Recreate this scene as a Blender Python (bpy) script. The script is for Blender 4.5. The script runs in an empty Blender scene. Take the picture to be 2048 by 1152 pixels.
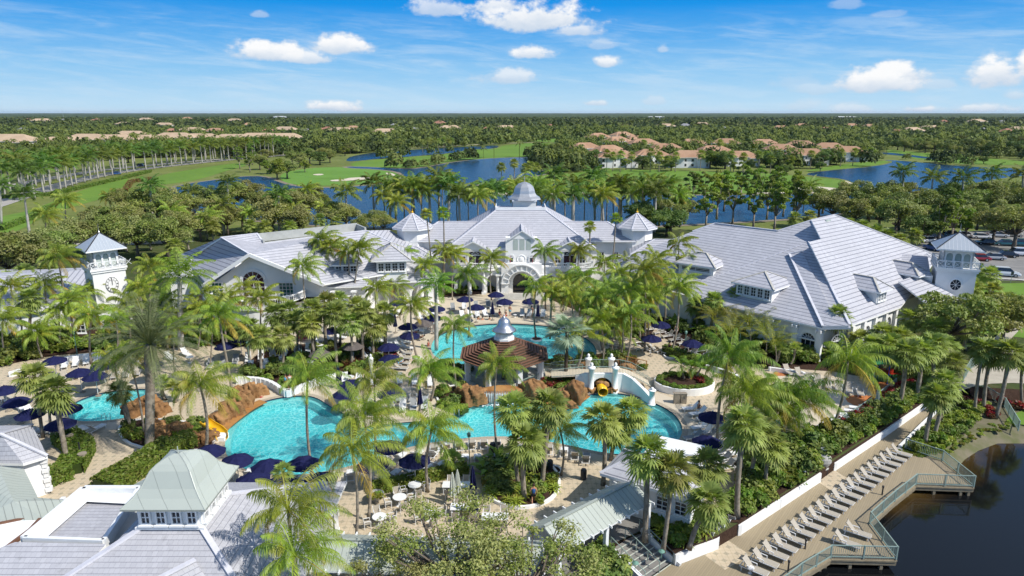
# Resort club with lagoon pools, golf lakes and villas behind; aerial view.
import bpy, math, random
import numpy as np
from mathutils import Vector, Matrix
R = math.radians
S = bpy.context.scene
COL = S.collection
random.seed(7)

# ---------------------------------------------------------------- camera
HC = 30.0                     # camera height above the pool terrace (z = 0)
PITCH = R(14.43)
FP = 1365.0                   # focal length in pixels of the 2048 px wide photo
cam_d = bpy.data.cameras.new('camera')
cam_d.sensor_width = 36.0
cam_d.lens = 36.0 * FP / 2048.0
cam_d.clip_end = 60000
cam_d.clip_start = 0.5
cam = bpy.data.objects.new('camera', cam_d)
COL.objects.link(cam)
cam.location = (0, 0, HC)
cam.rotation_euler = (math.pi / 2 - PITCH, 0, 0)
S.camera = cam
SP, CP = math.sin(PITCH), math.cos(PITCH)

# ---------------------------------------------------------------- sky and sun
SUN_EL = R(47)
SUN_H = Vector((1.0, -0.5, 0)).normalized()      # horizontal direction towards the sun
sun_dir = Vector((SUN_H.x * math.cos(SUN_EL), SUN_H.y * math.cos(SUN_EL), math.sin(SUN_EL)))
sd = bpy.data.lights.new('sun', 'SUN')
sd.energy = 4.7
sd.angle = R(0.5)
sd.color = (1.0, 0.955, 0.88)
sun = bpy.data.objects.new('sun', sd)
COL.objects.link(sun)
sun.location = (60, -20, 90)
sun.rotation_euler = (-sun_dir).to_track_quat('-Z', 'Y').to_euler()
S.view_settings.view_transform = 'Standard'
S.view_settings.look = 'None'
S.view_settings.exposure = 0.1
S.view_settings.gamma = 1.0
S.cycles.max_bounces = 6
S.cycles.diffuse_bounces = 2
S.cycles.glossy_bounces = 2
S.cycles.transmission_bounces = 4
S.cycles.transparent_max_bounces = 6
S.cycles.caustics_reflective = False
S.cycles.caustics_refractive = False
S.cycles.use_adaptive_sampling = True
S.cycles.adaptive_threshold = 0.02
S.cycles.use_denoising = True

class NT:
    """tiny node-tree helper"""
    def __init__(s, tree):
        s.t = tree; s.n = tree.nodes; s.l = tree.links
        s.n.clear()
    def node(s, typ, **kw):
        nd = s.n.new(typ)
        for k, v in kw.items(): setattr(nd, k, v)
        return nd
    def link(s, a, b): s.l.new(a, b)
    def put(s, sock, v):
        if isinstance(v, bpy.types.NodeSocket): s.l.new(v, sock)
        elif v is not None:
            if sock.type == 'RGBA' and not isinstance(v, (int, float)) and len(v) == 3: v = (*v, 1)
            sock.default_value = v
    def math(s, op, a, b=None, c=None, clamp=False):
        nd = s.node('ShaderNodeMath', operation=op, use_clamp=clamp)
        s.put(nd.inputs[0], a); s.put(nd.inputs[1], b)
        if c is not None: s.put(nd.inputs[2], c)
        return nd.outputs[0]
    def mix(s, f, a, b, blend='MIX'):
        nd = s.node('ShaderNodeMix', data_type='RGBA', blend_type=blend)
        s.put(nd.inputs[0], f); s.put(nd.inputs[6], a); s.put(nd.inputs[7], b)
        return nd.outputs[2]
    def noise(s, vec, scale, detail=3, rough=.5, dist=0.0):
        nd = s.node('ShaderNodeTexNoise')
        if vec is not None: s.put(nd.inputs['Vector'], vec)
        nd.inputs['Scale'].default_value = scale; nd.inputs['Detail'].default_value = detail
        nd.inputs['Roughness'].default_value = rough; nd.inputs['Distortion'].default_value = dist
        return nd.outputs['Fac']
    def ramp(s, f, stops, interp='LINEAR'):
        nd = s.node('ShaderNodeValToRGB'); cr = nd.color_ramp; cr.interpolation = interp
        while len(cr.elements) < len(stops): cr.elements.new(.5)
        for e, (p, c) in zip(cr.elements, stops):
            e.position = p; e.color = (*c, 1) if len(c) == 3 else c
        s.put(nd.inputs[0], f)
        return nd.outputs[0]
    def smooth(s, x, a, b):
        nd = s.node('ShaderNodeMapRange', interpolation_type='SMOOTHSTEP', clamp=True)
        s.put(nd.inputs[0], x); nd.inputs[1].default_value = a; nd.inputs[2].default_value = b
        return nd.outputs[0]
    def sep(s, v):
        nd = s.node('ShaderNodeSeparateXYZ'); s.put(nd.inputs[0], v); return nd.outputs
    def comb(s, x, y, z):
        nd = s.node('ShaderNodeCombineXYZ'); s.put(nd.inputs[0], x); s.put(nd.inputs[1], y); s.put(nd.inputs[2], z); return nd.outputs[0]

def pix_dir(px, py):
    u = (px - 1024) / FP; v = (py - 576) / FP
    return Vector((u, CP - v * SP, -(SP + v * CP)))
def P(px, py, z=0.0):
    """world point at height z seen at photo pixel (px, py)"""
    d = pix_dir(px, py); t = (z - HC) / d.z
    return Vector((d.x * t, d.y * t, z))
def PY(px, py, Y):
    d = pix_dir(px, py); t = Y / d.y
    return Vector((d.x * t, Y, HC + d.z * t))
def azel(px, py):
    d = pix_dir(px, py).normalized()
    return math.atan2(d.x, d.y), math.asin(d.z)

world = bpy.data.worlds.new('World'); S.world = world; world.use_nodes = True
w = NT(world.node_tree)
sky = w.node('ShaderNodeTexSky', sky_type='NISHITA', sun_disc=False)
sky.sun_elevation = SUN_EL
sky.sun_rotation = math.atan2(sun_dir.x, sun_dir.y)
sky.altitude = 0; sky.air_density = 1.0; sky.dust_density = 0.6; sky.ozone_density = 1.6
tc = w.node('ShaderNodeTexCoord')
dirv = tc.outputs['Generated']
sx, sy, sz = w.sep(dirv)[:3]
el = w.math('ARCSINE', sz)
az = w.math('ARCTAN2', sx, sy)
grad = w.ramp(w.math('DIVIDE', el, R(10)), [
    (0.0, (.56, .775, .935)), (.12, (.44, .70, .92)), (.32, (.27, .58, .905)), (.55, (.115, .43, .87)),
    (.80, (.012, .30, .82)), (1.0, (.0, .245, .76))])
# thin cirrus streaks
cv = w.comb(w.math('MULTIPLY', az, 3.2), w.math('ADD', w.math('MULTIPLY', el, 26), w.math('MULTIPLY', az, 2.2)), 0.0)
cir = w.smooth(w.noise(cv, 2.1, 7, .62, .6), .42, .74)
cirm = w.math('MULTIPLY', w.smooth(el, R(8.0), R(5.6)), .62)
cv2 = w.comb(w.math('MULTIPLY', az, 9), w.math('MULTIPLY', el, 60), 3.0)
cir2 = w.smooth(w.noise(cv2, 2.4, 6, .7, .8), .35, .8)
cirf = w.math('MULTIPLY', w.math('ADD', w.math('MULTIPLY', cir, .7), w.math('MULTIPLY', cir2, .22)), cirm)
skyc = w.mix(cirf, grad, (.66, .80, .93))
# cumulus: (px, py, rx, ry, density)
CL = [(545, 102, 95, 24, 1), (608, 112, 60, 16, .9), (676, 88, 66, 23, 1), (665, 210, 60, 15, 1), (1072, 30, 150, 38, 1), (1000, 8, 70, 24, .95), (1150, 58, 60, 16, .8),
      (875, 12, 68, 24, .75), (1063, 104, 44, 17, .95), (1210, 122, 36, 14, .95), (1017, 152, 78, 17, .75), (1188, 204, 32, 9, .75), (1326, 96, 20, 12, .5), (1200, 88, 36, 11, .4),
      (1745, 160, 130, 30, 1), (1800, 146, 84, 30, 1), (1640, 174, 90, 16, .45), (1600, 160, 80, 22, .3), (1995, 140, 80, 36, 1), (2060, 128, 60, 32, 1), (1838, 217, 58, 9, .9), (1975, 214, 75, 13, .8),
      (1700, 216, 48, 15, .55), (1600, 208, 50, 14, .35), (2030, 188, 38, 13, .55), (1312, 200, 28, 10, .4), (522, 28, 18, 8, .4), (1880, 165, 40, 12, .4), (1690, 5, 45, 16, .35), (1775, 27, 40, 8, .3)]
nz = w.noise(w.comb(w.math('MULTIPLY', az, 26), w.math('MULTIPLY', el, 40), 1.7), 1.0, 8, .62)
nz = w.math('MULTIPLY', w.math('SUBTRACT', nz, .5), 1.9)
best = None; shade = None
for (cx, cy, rx, ry, dn) in CL:
    a0, e0 = azel(cx, cy + ry * .35); a1, _ = azel(cx + rx, cy); _, e1 = azel(cx, cy - ry)
    ra = abs(a1 - a0) * 1.18; re = abs(e1 - e0) * 1.18
    dx = w.math('DIVIDE', w.math('SUBTRACT', az, a0), ra)
    dy = w.math('DIVIDE', w.math('SUBTRACT', el, e0), re)
    dyn = w.math('MULTIPLY', w.math('MINIMUM', dy, 0.0), 2.1)
    dyp = w.math('MAXIMUM', dy, 0.0)
    d = w.math('SQRT', w.math('ADD', w.math('MULTIPLY', dx, dx), w.math('ADD', w.math('MULTIPLY', dyn, dyn), w.math('MULTIPLY', dyp, dyp))))
    f = w.math('ADD', w.math('SUBTRACT', 1.0, d), nz)
    m = w.math('MULTIPLY', w.smooth(f, .12, .62), dn)
    best = m if best is None else w.math('MAXIMUM', best, m)
    lit = w.math('MULTIPLY', m, w.smooth(w.math('ADD', dy, w.math('MULTIPLY', nz, .5)), -.35, .5))
    shade = lit if shade is None else w.math('MAXIMUM', shade, lit)
cloudc = w.mix(shade, (.60, .70, .83), (1.0, 1.0, 1.0))
skyc = w.mix(w.math('MULTIPLY', best, .97), skyc, cloudc)
b1 = w.node('ShaderNodeBackground'); w.put(b1.inputs[0], sky.outputs[0]); b1.inputs[1].default_value = .15
b2 = w.node('ShaderNodeBackground'); w.put(b2.inputs[0], skyc); b2.inputs[1].default_value = 1 / (2 ** S.view_settings.exposure)
ms = w.node('ShaderNodeMixShader')
w.put(ms.inputs[0], w.smooth(el, R(11), R(30)))
w.link(b2.outputs[0], ms.inputs[1]); w.link(b1.outputs[0], ms.inputs[2])
wo = w.node('ShaderNodeOutputWorld'); w.link(ms.outputs[0], wo.inputs[0])
world.cycles.sampling_method = 'MANUAL'
world.cycles.sample_map_resolution = 512

# ---------------------------------------------------------------- materials
M = {}
def mat(name, col, rough=.6, metal=0.0, spec=.3):
    m = bpy.data.materials.new(name); m.use_nodes = True
    n = NT(m.node_tree)
    b = n.node('ShaderNodeBsdfPrincipled')
    n.put(b.inputs['Base Color'], (*col, 1)); b.inputs['Roughness'].default_value = rough
    b.inputs['Metallic'].default_value = metal; b.inputs['Specular IOR Level'].default_value = spec
    o = n.node('ShaderNodeOutputMaterial'); n.link(b.outputs[0], o.inputs[0])
    M[name] = m
    return m, n, b, o
def pos(n): return n.node('ShaderNodeNewGeometry').outputs['Position']
def uvn(n): return n.node('ShaderNodeUVMap').outputs[0]
def rnd(n): return n.node('ShaderNodeObjectInfo').outputs['Random']
def bump(n, b, h, strength=.5, dist=.05):
    bp = n.node('ShaderNodeBump'); bp.inputs['Strength'].default_value = strength; bp.inputs['Distance'].default_value = dist
    n.put(bp.inputs['Height'], h); n.link(bp.outputs[0], b.inputs['Normal'])
def plain(name, c1, c2=None, scale=1.5, rough=.6, spec=.3, metal=0., bmp=0., detail=4):
    m, n, b, o = mat(name, c1, rough, metal, spec)
    if c2 is not None:
        f = n.noise(pos(n), scale, detail, .6)
        n.put(b.inputs['Base Color'], n.mix(n.smooth(f, .3, .7), c1, c2))
        if bmp: bump(n, b, f, bmp, .05)
    return m
plain('stucco', (.86, .86, .84), (.78, .78, .755), .35, .8, .2)
plain('stucco_trim', (.86, .86, .84), (.80, .80, .78), .8, .7)
plain('white_paint', (.80, .81, .81), (.74, .75, .74), 2, .45)
plain('white_plastic', (.78, .78, .77), (.72, .72, .71), 5, .45)
plain('fabric_white', (.78, .78, .76), (.70, .70, .68), 6, .85)
plain('sling', (.42, .38, .31), (.37, .33, .27), 8, .8)
plain('sling_grey', (.30, .31, .31), (.25, .26, .26), 8, .8)
plain('navy', (.012, .014, .055), (.017, .02, .075), 3, .85, .1)
plain('umbrella_brown', (.10, .085, .08), (.13, .11, .10), 3, .85)
plain('umbrella_sage', (.55, .58, .50), (.45, .48, .42), 3, .85)
plain('louvre', (.44, .50, .46), (.40, .46, .42), 2, .6)
plain('glass_dark', (.015, .02, .03), (.035, .04, .05), 1.3, .08, .6)
plain('glass_green', (.02, .14, .10), (.03, .08, .08), 2.3, .08, .6)
plain('glass_plum', (.05, .015, .03), (.02, .01, .02), 2.3, .08, .6)
plain('dark_metal', (.03, .03, .035), (.05, .05, .05), 4, .5)
plain('sage_metal', (.28, .36, .32), (.24, .32, .28), 3, .5)
plain('pale_metal', (.52, .53, .54), (.44, .45, .46), 1.2, .35, .5, .5)
plain('silver_metal', (.55, .57, .60), (.45, .47, .50), 2.5, .32, .5, .85)
plain('rock', (.38, .21, .09), (.19, .10, .045), .8, .9, .15, 0, 1.0, 9)
plain('rock_smooth', (.43, .225, .075), (.30, .14, .045), .6, .6, .3, 0, .3, 6)
plain('slide_yellow', (.85, .50, .02), (.78, .43, .015), 1.2, .3, .5)
plain('mulch', (.035, .020, .014), (.07, .042, .03), 6, .95, .1, 0, .6)
plain('concrete', (.46, .42, .34), (.38, .34, .275), .7, .85)
plain('kerb', (.52, .50, .45), (.44, .42, .37), 1.5, .8)
plain('wood_dark', (.20, .10, .06), (.14, .07, .042), 2.2, .6)
plain('wood_grey', (.26, .22, .15), (.20, .165, .11), 3, .75)
plain('box_taupe', (.30, .26, .20), (.26, .22, .17), 3, .7)
plain('lamp_green', (.16, .30, .24), (.13, .26, .21), 3, .5)
plain('lamp_glass', (.7, .7, .66), None, 1, .3)
plain('bark_palm', (.34, .30, .24), (.20, .165, .125), 3.0, .9, .1, 0, .5)
plain('bark_royal', (.48, .46, .41), (.34, .32, .28), 1.2, .85, .1)
plain('bark_dark', (.11, .085, .06), (.06, .045, .032), 4, .95, .1, 0, .8)
plain('bark_oak', (.20, .165, .13), (.11, .09, .07), 3, .95, .1, 0, .7)
plain('roof_clay', (.42, .265, .17), (.34, .20, .125), .12, .85, .1)
plain('roof_clay_pale', (.50, .375, .255), (.43, .315, .21), .12, .85, .1)
plain('roof_red', (.38, .20, .14), (.31, .15, .10), .12, .85, .1)
plain('roof_grey', (.24, .24, .25), (.30, .30, .31), .12, .85, .1)
plain('house_wall', (.74, .70, .64), (.66, .62, .56), .3, .85)
plain('house_white', (.80, .80, .79), (.72, .72, .70), .3, .85)
plain('sand', (.64, .56, .44), (.56, .48, .36), .5, .95)
plain('asphalt', (.19, .185, .175), (.25, .24, .22), .35, .9)
plain('road_pale', (.40, .375, .33), (.34, .315, .28), .22, .9)
plain('skin', (.52, .27, .17), (.46, .23, .14), 5, .6)
plain('skin_pale', (.62, .36, .25), (.56, .31, .21), 5, .6)
plain('hair', (.03, .02, .014), (.05, .03, .02), 9, .6)
plain('cloth_blue', (.03, .10, .30), (.02, .08, .22), 5, .8)
plain('cloth_red', (.40, .03, .03), (.33, .025, .03), 5, .8)
plain('cloth_black', (.015, .015, .018), (.02, .02, .02), 5, .8)
plain('cloth_aqua', (.10, .42, .62), (.08, .35, .52), 5, .8)
plain('orange_pave', (.52, .19, .06), (.42, .15, .05), 1.4, .8)
plain('grill_cover', (.40, .39, .35), (.34, .33, .30), 2.5, .75)
plain('play_blue', (.02, .06, .35), None, 1, .4)
plain('play_green', (.03, .20, .07), (.025, .16, .06), 1, .5)
plain('play_red', (.6, .05, .02), None, 1, .4)
plain('sign_dark', (.02, .03, .03), None, 1, .5)
for nm_, c_ in dict(white=(.75, .76, .77), silver=(.42, .43, .44), black=(.012, .012, .014), red=(.30, .015, .012), navy=(.01, .02, .08), grey=(.10, .105, .11), blue=(.03, .09, .28), teal=(.02, .10, .12), tan=(.38, .34, .27)).items():
    plain('car_' + nm_, c_, None, 1, .22, .6, .0)
    M['car_' + nm_].node_tree.nodes['Principled BSDF'].inputs['Coat Weight'].default_value = .7
plain('tyre', (.012, .012, .012), None, 1, .8)
plain('lens_red', (.4, .01, .01), None, 1, .2)

def roof_mat(name, base, var, row, line, jw, joint=.03, lw=.14):
    m, n, b, o = mat(name, base, .72, 0, .25)
    x, y, _ = n.sep(uvn(n))[:3]
    r = n.math('DIVIDE', y, row); ri = n.math('FLOOR', r); rf = n.math('FRACT', r)
    xs = n.math('ADD', n.math('DIVIDE', x, jw), n.math('MULTIPLY', n.math('MODULO', ri, 2.0), .5))
    xi = n.math('FLOOR', xs); xf = n.math('FRACT', xs)
    wn = n.node('ShaderNodeTexWhiteNoise', noise_dimensions='2D'); n.put(wn.inputs[0], n.comb(xi, ri, 0.0))
    ln = n.math('LESS_THAN', rf, lw); jn = n.math('LESS_THAN', xf, joint)
    c = n.mix(wn.outputs[0], base, var)
    big = n.noise(pos(n), .18, 5, .65)
    c = n.mix(n.smooth(big, .35, .75), c, tuple(v * .86 for v in base))
    st = n.noise(pos(n), 1.9, 5, .7)
    c = n.mix(n.math('MULTIPLY', n.smooth(st, .55, .75), .65), c, (.27, .27, .28))
    c = n.mix(n.math('MULTIPLY', jn, .45), c, line)
    c = n.mix(n.math('MULTIPLY', ln, .85), c, line)
    n.put(b.inputs['Base Color'], c)
    h = n.math('SUBTRACT', n.math('SUBTRACT', 1.0, n.math('MULTIPLY', rf, .6)), n.math('MULTIPLY', ln, .6))
    bump(n, b, h, .7, .05)
    return m
roof_mat('roof_tile', (.475, .475, .505), (.41, .41, .44), .42, (.115, .12, .15), .33, .05, .15)
roof_mat('roof_tile_far', (.495, .495, .525), (.43, .43, .46), .62, (.16, .165, .20), .5, .02, .17)
roof_mat('roof_tile_near', (.47, .47, .495), (.40, .40, .425), .36, (.12, .12, .15), .31, .045, .075)
def seam_mat(name, base, pitch=.42, lw=.1, line=None):
    m, n, b, o = mat(name, base, .45, .0, .5)
    x = n.sep(uvn(n))[0]
    fx = n.math('FRACT', n.math('DIVIDE', x, pitch)); ln = n.math('LESS_THAN', fx, lw)
    big = n.noise(pos(n), .5, 4, .6)
    c = n.mix(big, tuple(v * .93 for v in base), tuple(min(v * 1.07, 1) for v in base))
    n.put(b.inputs['Base Color'], n.mix(ln, c, line or tuple(v * .62 for v in base)))
    bump(n, b, ln, .8, .04)
seam_mat('roof_sage', (.40, .435, .385), .45, .09)
seam_mat('roof_sage_plain', (.41, .445, .395), 1.4, .02)
seam_mat('roof_steel', (.36, .40, .44), .55, .12, (.52, .55, .58))
seam_mat('slats_brown', (.19, .085, .05), .5, .0)

def ground_mats():
    # grass variants
    for name, a, b_, c_ in (('grass_fair', (.135, .235, .035), (.105, .195, .03), (.17, .255, .05)),
                       ('grass_green', (.14, .27, .05), (.12, .235, .04), (.16, .28, .06)),
                       ('grass_rough', (.17, .20, .055), (.115, .15, .035), (.25, .22, .09)),
                       ('ground_far', (.045, .075, .02), (.03, .05, .014), (.07, .085, .03)),
                       ('ground_near', (.075, .10, .03), (.04, .055, .02), (.14, .11, .06))):
        m, n, b, o = mat(name, a, .95, 0, .1)
        p = pos(n)
        f1 = n.noise(p, .03, 6, .65); f2 = n.noise(p, .6, 4, .6)
        c = n.mix(n.smooth(f1, .35, .65), a, b_); c = n.mix(n.math('MULTIPLY', n.smooth(f2, .45, .75), .6), c, c_)
        if name == 'grass_fair':
            x, y, _ = n.sep(p)[:3]
            s1 = n.math('SINE', n.math('MULTIPLY', n.math('ADD', x, n.math('MULTIPLY', y, -.55)), .9))
            c = n.mix(n.math('MULTIPLY', n.smooth(s1, -.3, .3), .14), c, (.20, .30, .06))
        n.put(b.inputs['Base Color'], c); bump(n, b, f2, .4, .1)
    # paving: cream with staggered taupe diamonds
    m, n, b, o = mat('paving', (.5, .4, .3), .8, 0, .2)
    p = pos(n); x, y, _ = n.sep(p)[:3]
    k = .78
    r = n.math('DIVIDE', y, k); ri = n.math('FLOOR', r); rf = n.math('FRACT', r)
    xs = n.math('ADD', n.math('DIVIDE', x, k * 1.0), n.math('MULTIPLY', n.math('MODULO', n.math('ABSOLUTE', ri), 2.0), .5)); xf = n.math('FRACT', xs)
    d = n.math('ADD', n.math('ABSOLUTE', n.math('SUBTRACT', xf, .5)), n.math('ABSOLUTE', n.math('SUBTRACT', rf, .5)))
    dm = n.math('LESS_THAN', d, .30)
    big = n.noise(p, .25, 5, .65); fine = n.noise(p, 5, 3, .6)
    c = n.mix(big, (.60, .50, .355), (.50, .415, .30)); c = n.mix(n.math('MULTIPLY', dm, .62), c, (.33, .30, .225))
    c = n.mix(n.math('MULTIPLY', n.smooth(fine, .5, .8), .25), c, (.36, .31, .23))
    br = n.node('ShaderNodeTexBrick'); n.put(br.inputs[0], p); br.inputs['Scale'].default_value = 1
    br.inputs['Brick Width'].default_value = .39; br.inputs['Row Height'].default_value = .39; br.inputs['Mortar Size'].default_value = .012
    br.offset = 0; n.put(br.inputs[1], (1, 1, 1, 1)); n.put(br.inputs[2], (.94, .94, .94, 1)); n.put(br.inputs[3], (.72, .70, .66, 1))
    c = n.mix(1.0, c, br.outputs[0], 'MULTIPLY'); n.put(b.inputs['Base Color'], c)
    m, n, b, o = mat('deck_plain', (.5, .4, .3), .8, 0, .2)
    p = pos(n); big = n.noise(p, .3, 5, .65); fine = n.noise(p, 7, 3, .6)
    c = n.mix(big, (.62, .54, .415), (.52, .45, .34)); c = n.mix(n.math('MULTIPLY', n.smooth(fine, .45, .8), .3), c, (.40, .34, .25)); n.put(b.inputs['Base Color'], c)
    m, n, b, o = mat('coping', (.5, .4, .3), .8, 0, .2)
    p = pos(n); br = n.node('ShaderNodeTexBrick'); n.put(br.inputs[0], p); br.inputs['Scale'].default_value = 1
    br.inputs['Brick Width'].default_value = .6; br.inputs['Row Height'].default_value = .3; br.inputs['Mortar Size'].default_value = .02
    n.put(br.inputs[1], (.45, .38, .28, 1)); n.put(br.inputs[2], (.39, .33, .25, 1)); n.put(br.inputs[3], (.28, .24, .18, 1)); n.put(b.inputs['Base Color'], br.outputs[0])
    # boardwalk: planks run across the deck
    m, n, b, o = mat('boardwalk', (.3, .25, .18), .8, 0, .2)
    p = pos(n); x, y, _ = n.sep(p)[:3]
    a = n.math('ADD', n.math('MULTIPLY', x, math.cos(R(-37))), n.math('MULTIPLY', y, math.sin(R(-37))))
    q = n.math('DIVIDE', a, .16); qi = n.math('FLOOR', q); qf = n.math('FRACT', q)
    wn = n.node('ShaderNodeTexWhiteNoise', noise_dimensions='1D'); n.put(wn.inputs['W'], qi)
    big = n.noise(p, .35, 5, .65)
    c = n.mix(big, (.37, .305, .20), (.30, .245, .165)); c = n.mix(n.math('MULTIPLY', wn.outputs[0], .35), c, (.24, .20, .135))
    c = n.mix(n.math('MULTIPLY', n.math('LESS_THAN', qf, .1), .5), c, (.12, .10, .07)); n.put(b.inputs['Base Color'], c)
ground_mats()
M['rock'].node_tree.nodes['Bump'].inputs['Distance'].default_value = .3

def water_lake(name, col, rough=.08, bs=.35, sc=.5, bd=.06):
    m, n, b, o = mat(name, col, rough, 0, .5)
    b.inputs['IOR'].default_value = 1.33
    p = pos(n)
    f = n.math('ADD', n.noise(p, sc, 4, .6, .4), n.math('MULTIPLY', n.noise(p, sc * 5, 3, .6), .35))
    bump(n, b, f, bs, bd)
    big = n.noise(p, .02, 4, .6)
    n.put(b.inputs['Base Color'], n.mix(big, col, tuple(v * .7 for v in col)))
water_lake('lake_blue', (.010, .042, .085), .22, .8, .7, .25)
water_lake('lake_dark', (.010, .010, .010), .04, .12, 1.2, .03)
m, n, b, o = M['lake_dark'], NT(M['lake_dark'].node_tree), None, None
b = n.node('ShaderNodeBsdfPrincipled'); o = n.node('ShaderNodeOutputMaterial')
b.inputs['Roughness'].default_value = .05; b.inputs['IOR'].default_value = 1.33
p_ = pos(n); bump(n, b, n.noise(p_, 1.6, 4, .6), .10, .03)
sh = n.node('ShaderNodeAttribute'); sh.attribute_name = 'depth'
f_ = n.math('ADD', sh.outputs['Fac'], n.math('MULTIPLY', n.math('SUBTRACT', n.noise(p_, .5, 5, .6), .5), .5))
n.put(b.inputs['Base Color'], n.ramp(f_, [(0, (.10, .068, .022)), (.3, (.045, .028, .010)), (.7, (.006, .007, .008))]))
n.link(b.outputs[0], o.inputs[0])

def pool_water(name, tint):
    m = bpy.data.materials.new(name); m.use_nodes = True; n = NT(m.node_tree); M[name] = m
    p = pos(n)
    wv = n.noise(p, 1.3, 3, .55, 1.2)
    w2 = n.noise(p, 4.5, 3, .6, .8)
    h = n.math('ADD', wv, n.math('MULTIPLY', w2, .4))
    bp = n.node('ShaderNodeBump'); bp.inputs['Strength'].default_value = .55; bp.inputs['Distance'].default_value = .10; n.put(bp.inputs['Height'], h)
    tr = n.node('ShaderNodeBsdfTransparent'); n.put(tr.inputs[0], (*tint, 1))
    gl = n.node('ShaderNodeBsdfGlossy'); gl.inputs['Roughness'].default_value = .07; n.link(bp.outputs[0], gl.inputs['Normal'])
    fr = n.node('ShaderNodeFresnel'); fr.inputs['IOR'].default_value = 1.33; n.link(bp.outputs[0], fr.inputs['Normal'])
    mx = n.node('ShaderNodeMixShader'); n.put(mx.inputs[0], fr.outputs[0]); n.link(tr.outputs[0], mx.inputs[1]); n.link(gl.outputs[0], mx.inputs[2])
    # a faint body of scattering water, uneven with the ripples
    df = n.node('ShaderNodeBsdfDiffuse'); n.put(df.inputs[0], (.22, .72, .74, 1)); n.link(bp.outputs[0], df.inputs['Normal'])
    mx2 = n.node('ShaderNodeMixShader'); n.put(mx2.inputs[0], .16); n.link(mx.outputs[0], mx2.inputs[1]); n.link(df.outputs[0], mx2.inputs[2])
    o = n.node('ShaderNodeOutputMaterial'); n.link(mx2.outputs[0], o.inputs[0])
pool_water('pool_water', (.74, .98, .98))
# pool floor plaster: pale cell net paints rippled sunlight (caustics) into the blue
m, n, b, o = mat('pool_floor', (.1, .5, .55), .6)
p_ = pos(n)
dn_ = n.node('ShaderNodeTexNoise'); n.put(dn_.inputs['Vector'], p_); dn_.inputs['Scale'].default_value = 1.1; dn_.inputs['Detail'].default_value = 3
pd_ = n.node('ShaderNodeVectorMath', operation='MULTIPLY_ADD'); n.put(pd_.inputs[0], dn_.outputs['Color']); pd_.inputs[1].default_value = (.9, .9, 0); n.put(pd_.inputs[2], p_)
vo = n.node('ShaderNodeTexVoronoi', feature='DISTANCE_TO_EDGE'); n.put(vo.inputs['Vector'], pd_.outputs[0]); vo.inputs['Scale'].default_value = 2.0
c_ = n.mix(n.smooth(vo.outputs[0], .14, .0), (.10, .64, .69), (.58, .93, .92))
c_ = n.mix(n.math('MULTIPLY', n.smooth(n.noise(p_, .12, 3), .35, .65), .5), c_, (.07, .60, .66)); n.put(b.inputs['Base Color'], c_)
plain('pool_ledge', (.42, .78, .76), (.36, .72, .71), 1, .6)
plain('pool_tile', (.02, .035, .12), (.04, .05, .16), 5, .4)
plain('foam', (.85, .9, .9), (.6, .75, .78), 3, .5)

def leaf_mat(name, c1, c2, trans=.35, rough=.55, yellow=None, tint=.12):
    m = bpy.data.materials.new(name); m.use_nodes = True; n = NT(m.node_tree); M[name] = m
    c1, c2 = [(v[0] * 1.18, v[1] * 1.12, v[2] * .9) for v in (c1, c2)]
    p = pos(n); f = n.noise(p, 1.1, 3, .6)
    c = n.mix(n.smooth(f, .3, .7), c1, c2)
    if yellow: c = n.mix(n.math('MULTIPLY', n.smooth(n.noise(p, .8, 2), .56, .70), .6), c, yellow)
    hs = n.node('ShaderNodeHueSaturation'); n.put(hs.inputs['Color'], c)
    r_ = rnd(n)
    n.put(hs.inputs['Hue'], n.math('ADD', .5 - tint * .22, n.math('MULTIPLY', r_, tint * .4)))
    n.put(hs.inputs['Value'], n.math('ADD', .78, n.math('MULTIPLY', n.math('FRACT', n.math('MULTIPLY', r_, 7.3)), .44)))
    df = n.node('ShaderNodeBsdfPrincipled'); n.put(df.inputs['Base Color'], hs.outputs[0]); df.inputs['Roughness'].default_value = rough; df.inputs['Specular IOR Level'].default_value = .35
    tl = n.node('ShaderNodeBsdfTranslucent'); n.put(tl.inputs[0], n.mix(1.0, hs.outputs[0], (1.5, 1.6, .55), 'MULTIPLY'))
    mx = n.node('ShaderNodeMixShader'); n.put(mx.inputs[0], trans); n.link(df.outputs[0], mx.inputs[1]); n.link(tl.outputs[0], mx.inputs[2])
    o = n.node('ShaderNodeOutputMaterial'); n.link(mx.outputs[0], o.inputs[0])
leaf_mat('leaf_old', (.42, .33, .07), (.30, .22, .05), .25, .7, None, .03)
leaf_mat('leaf_coco', (.26, .34, .05), (.14, .22, .035), .28, .5, (.34, .30, .04))
leaf_mat('leaf_royal', (.15, .275, .035), (.095, .18, .03), .3, .5)
leaf_mat('leaf_royal_far', (.13, .20, .038), (.07, .12, .025), .3, .6, None, .2)
leaf_mat('leaf_sabal', (.28, .345, .11), (.19, .25, .08), .3, .55, (.22, .20, .06))
leaf_mat('leaf_date', (.165, .21, .115), (.105, .14, .075), .2, .6)
leaf_mat('leaf_bismarck', (.33, .43, .36), (.20, .28, .23), .15, .6, None, .02)
leaf_mat('leaf_oak', (.20, .25, .065), (.13, .175, .045), .22, .55)
leaf_mat('leaf_oak_grey', (.28, .305, .13), (.19, .215, .09), .25, .6)
leaf_mat('leaf_bright', (.20, .29, .04), (.12, .19, .03), .35, .5)
leaf_mat('leaf_dark', (.11, .165, .04), (.075, .12, .03), .2, .55)
leaf_mat('leaf_hedge', (.15, .25, .04), (.09, .16, .025), .3, .5, (.22, .28, .05), .08)
leaf_mat('leaf_lime', (.28, .34, .06), (.17, .24, .04), .3, .5, None, .05)
leaf_mat('leaf_red', (.27, .020, .030), (.15, .012, .022), .25, .5, None, .02)
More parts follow.
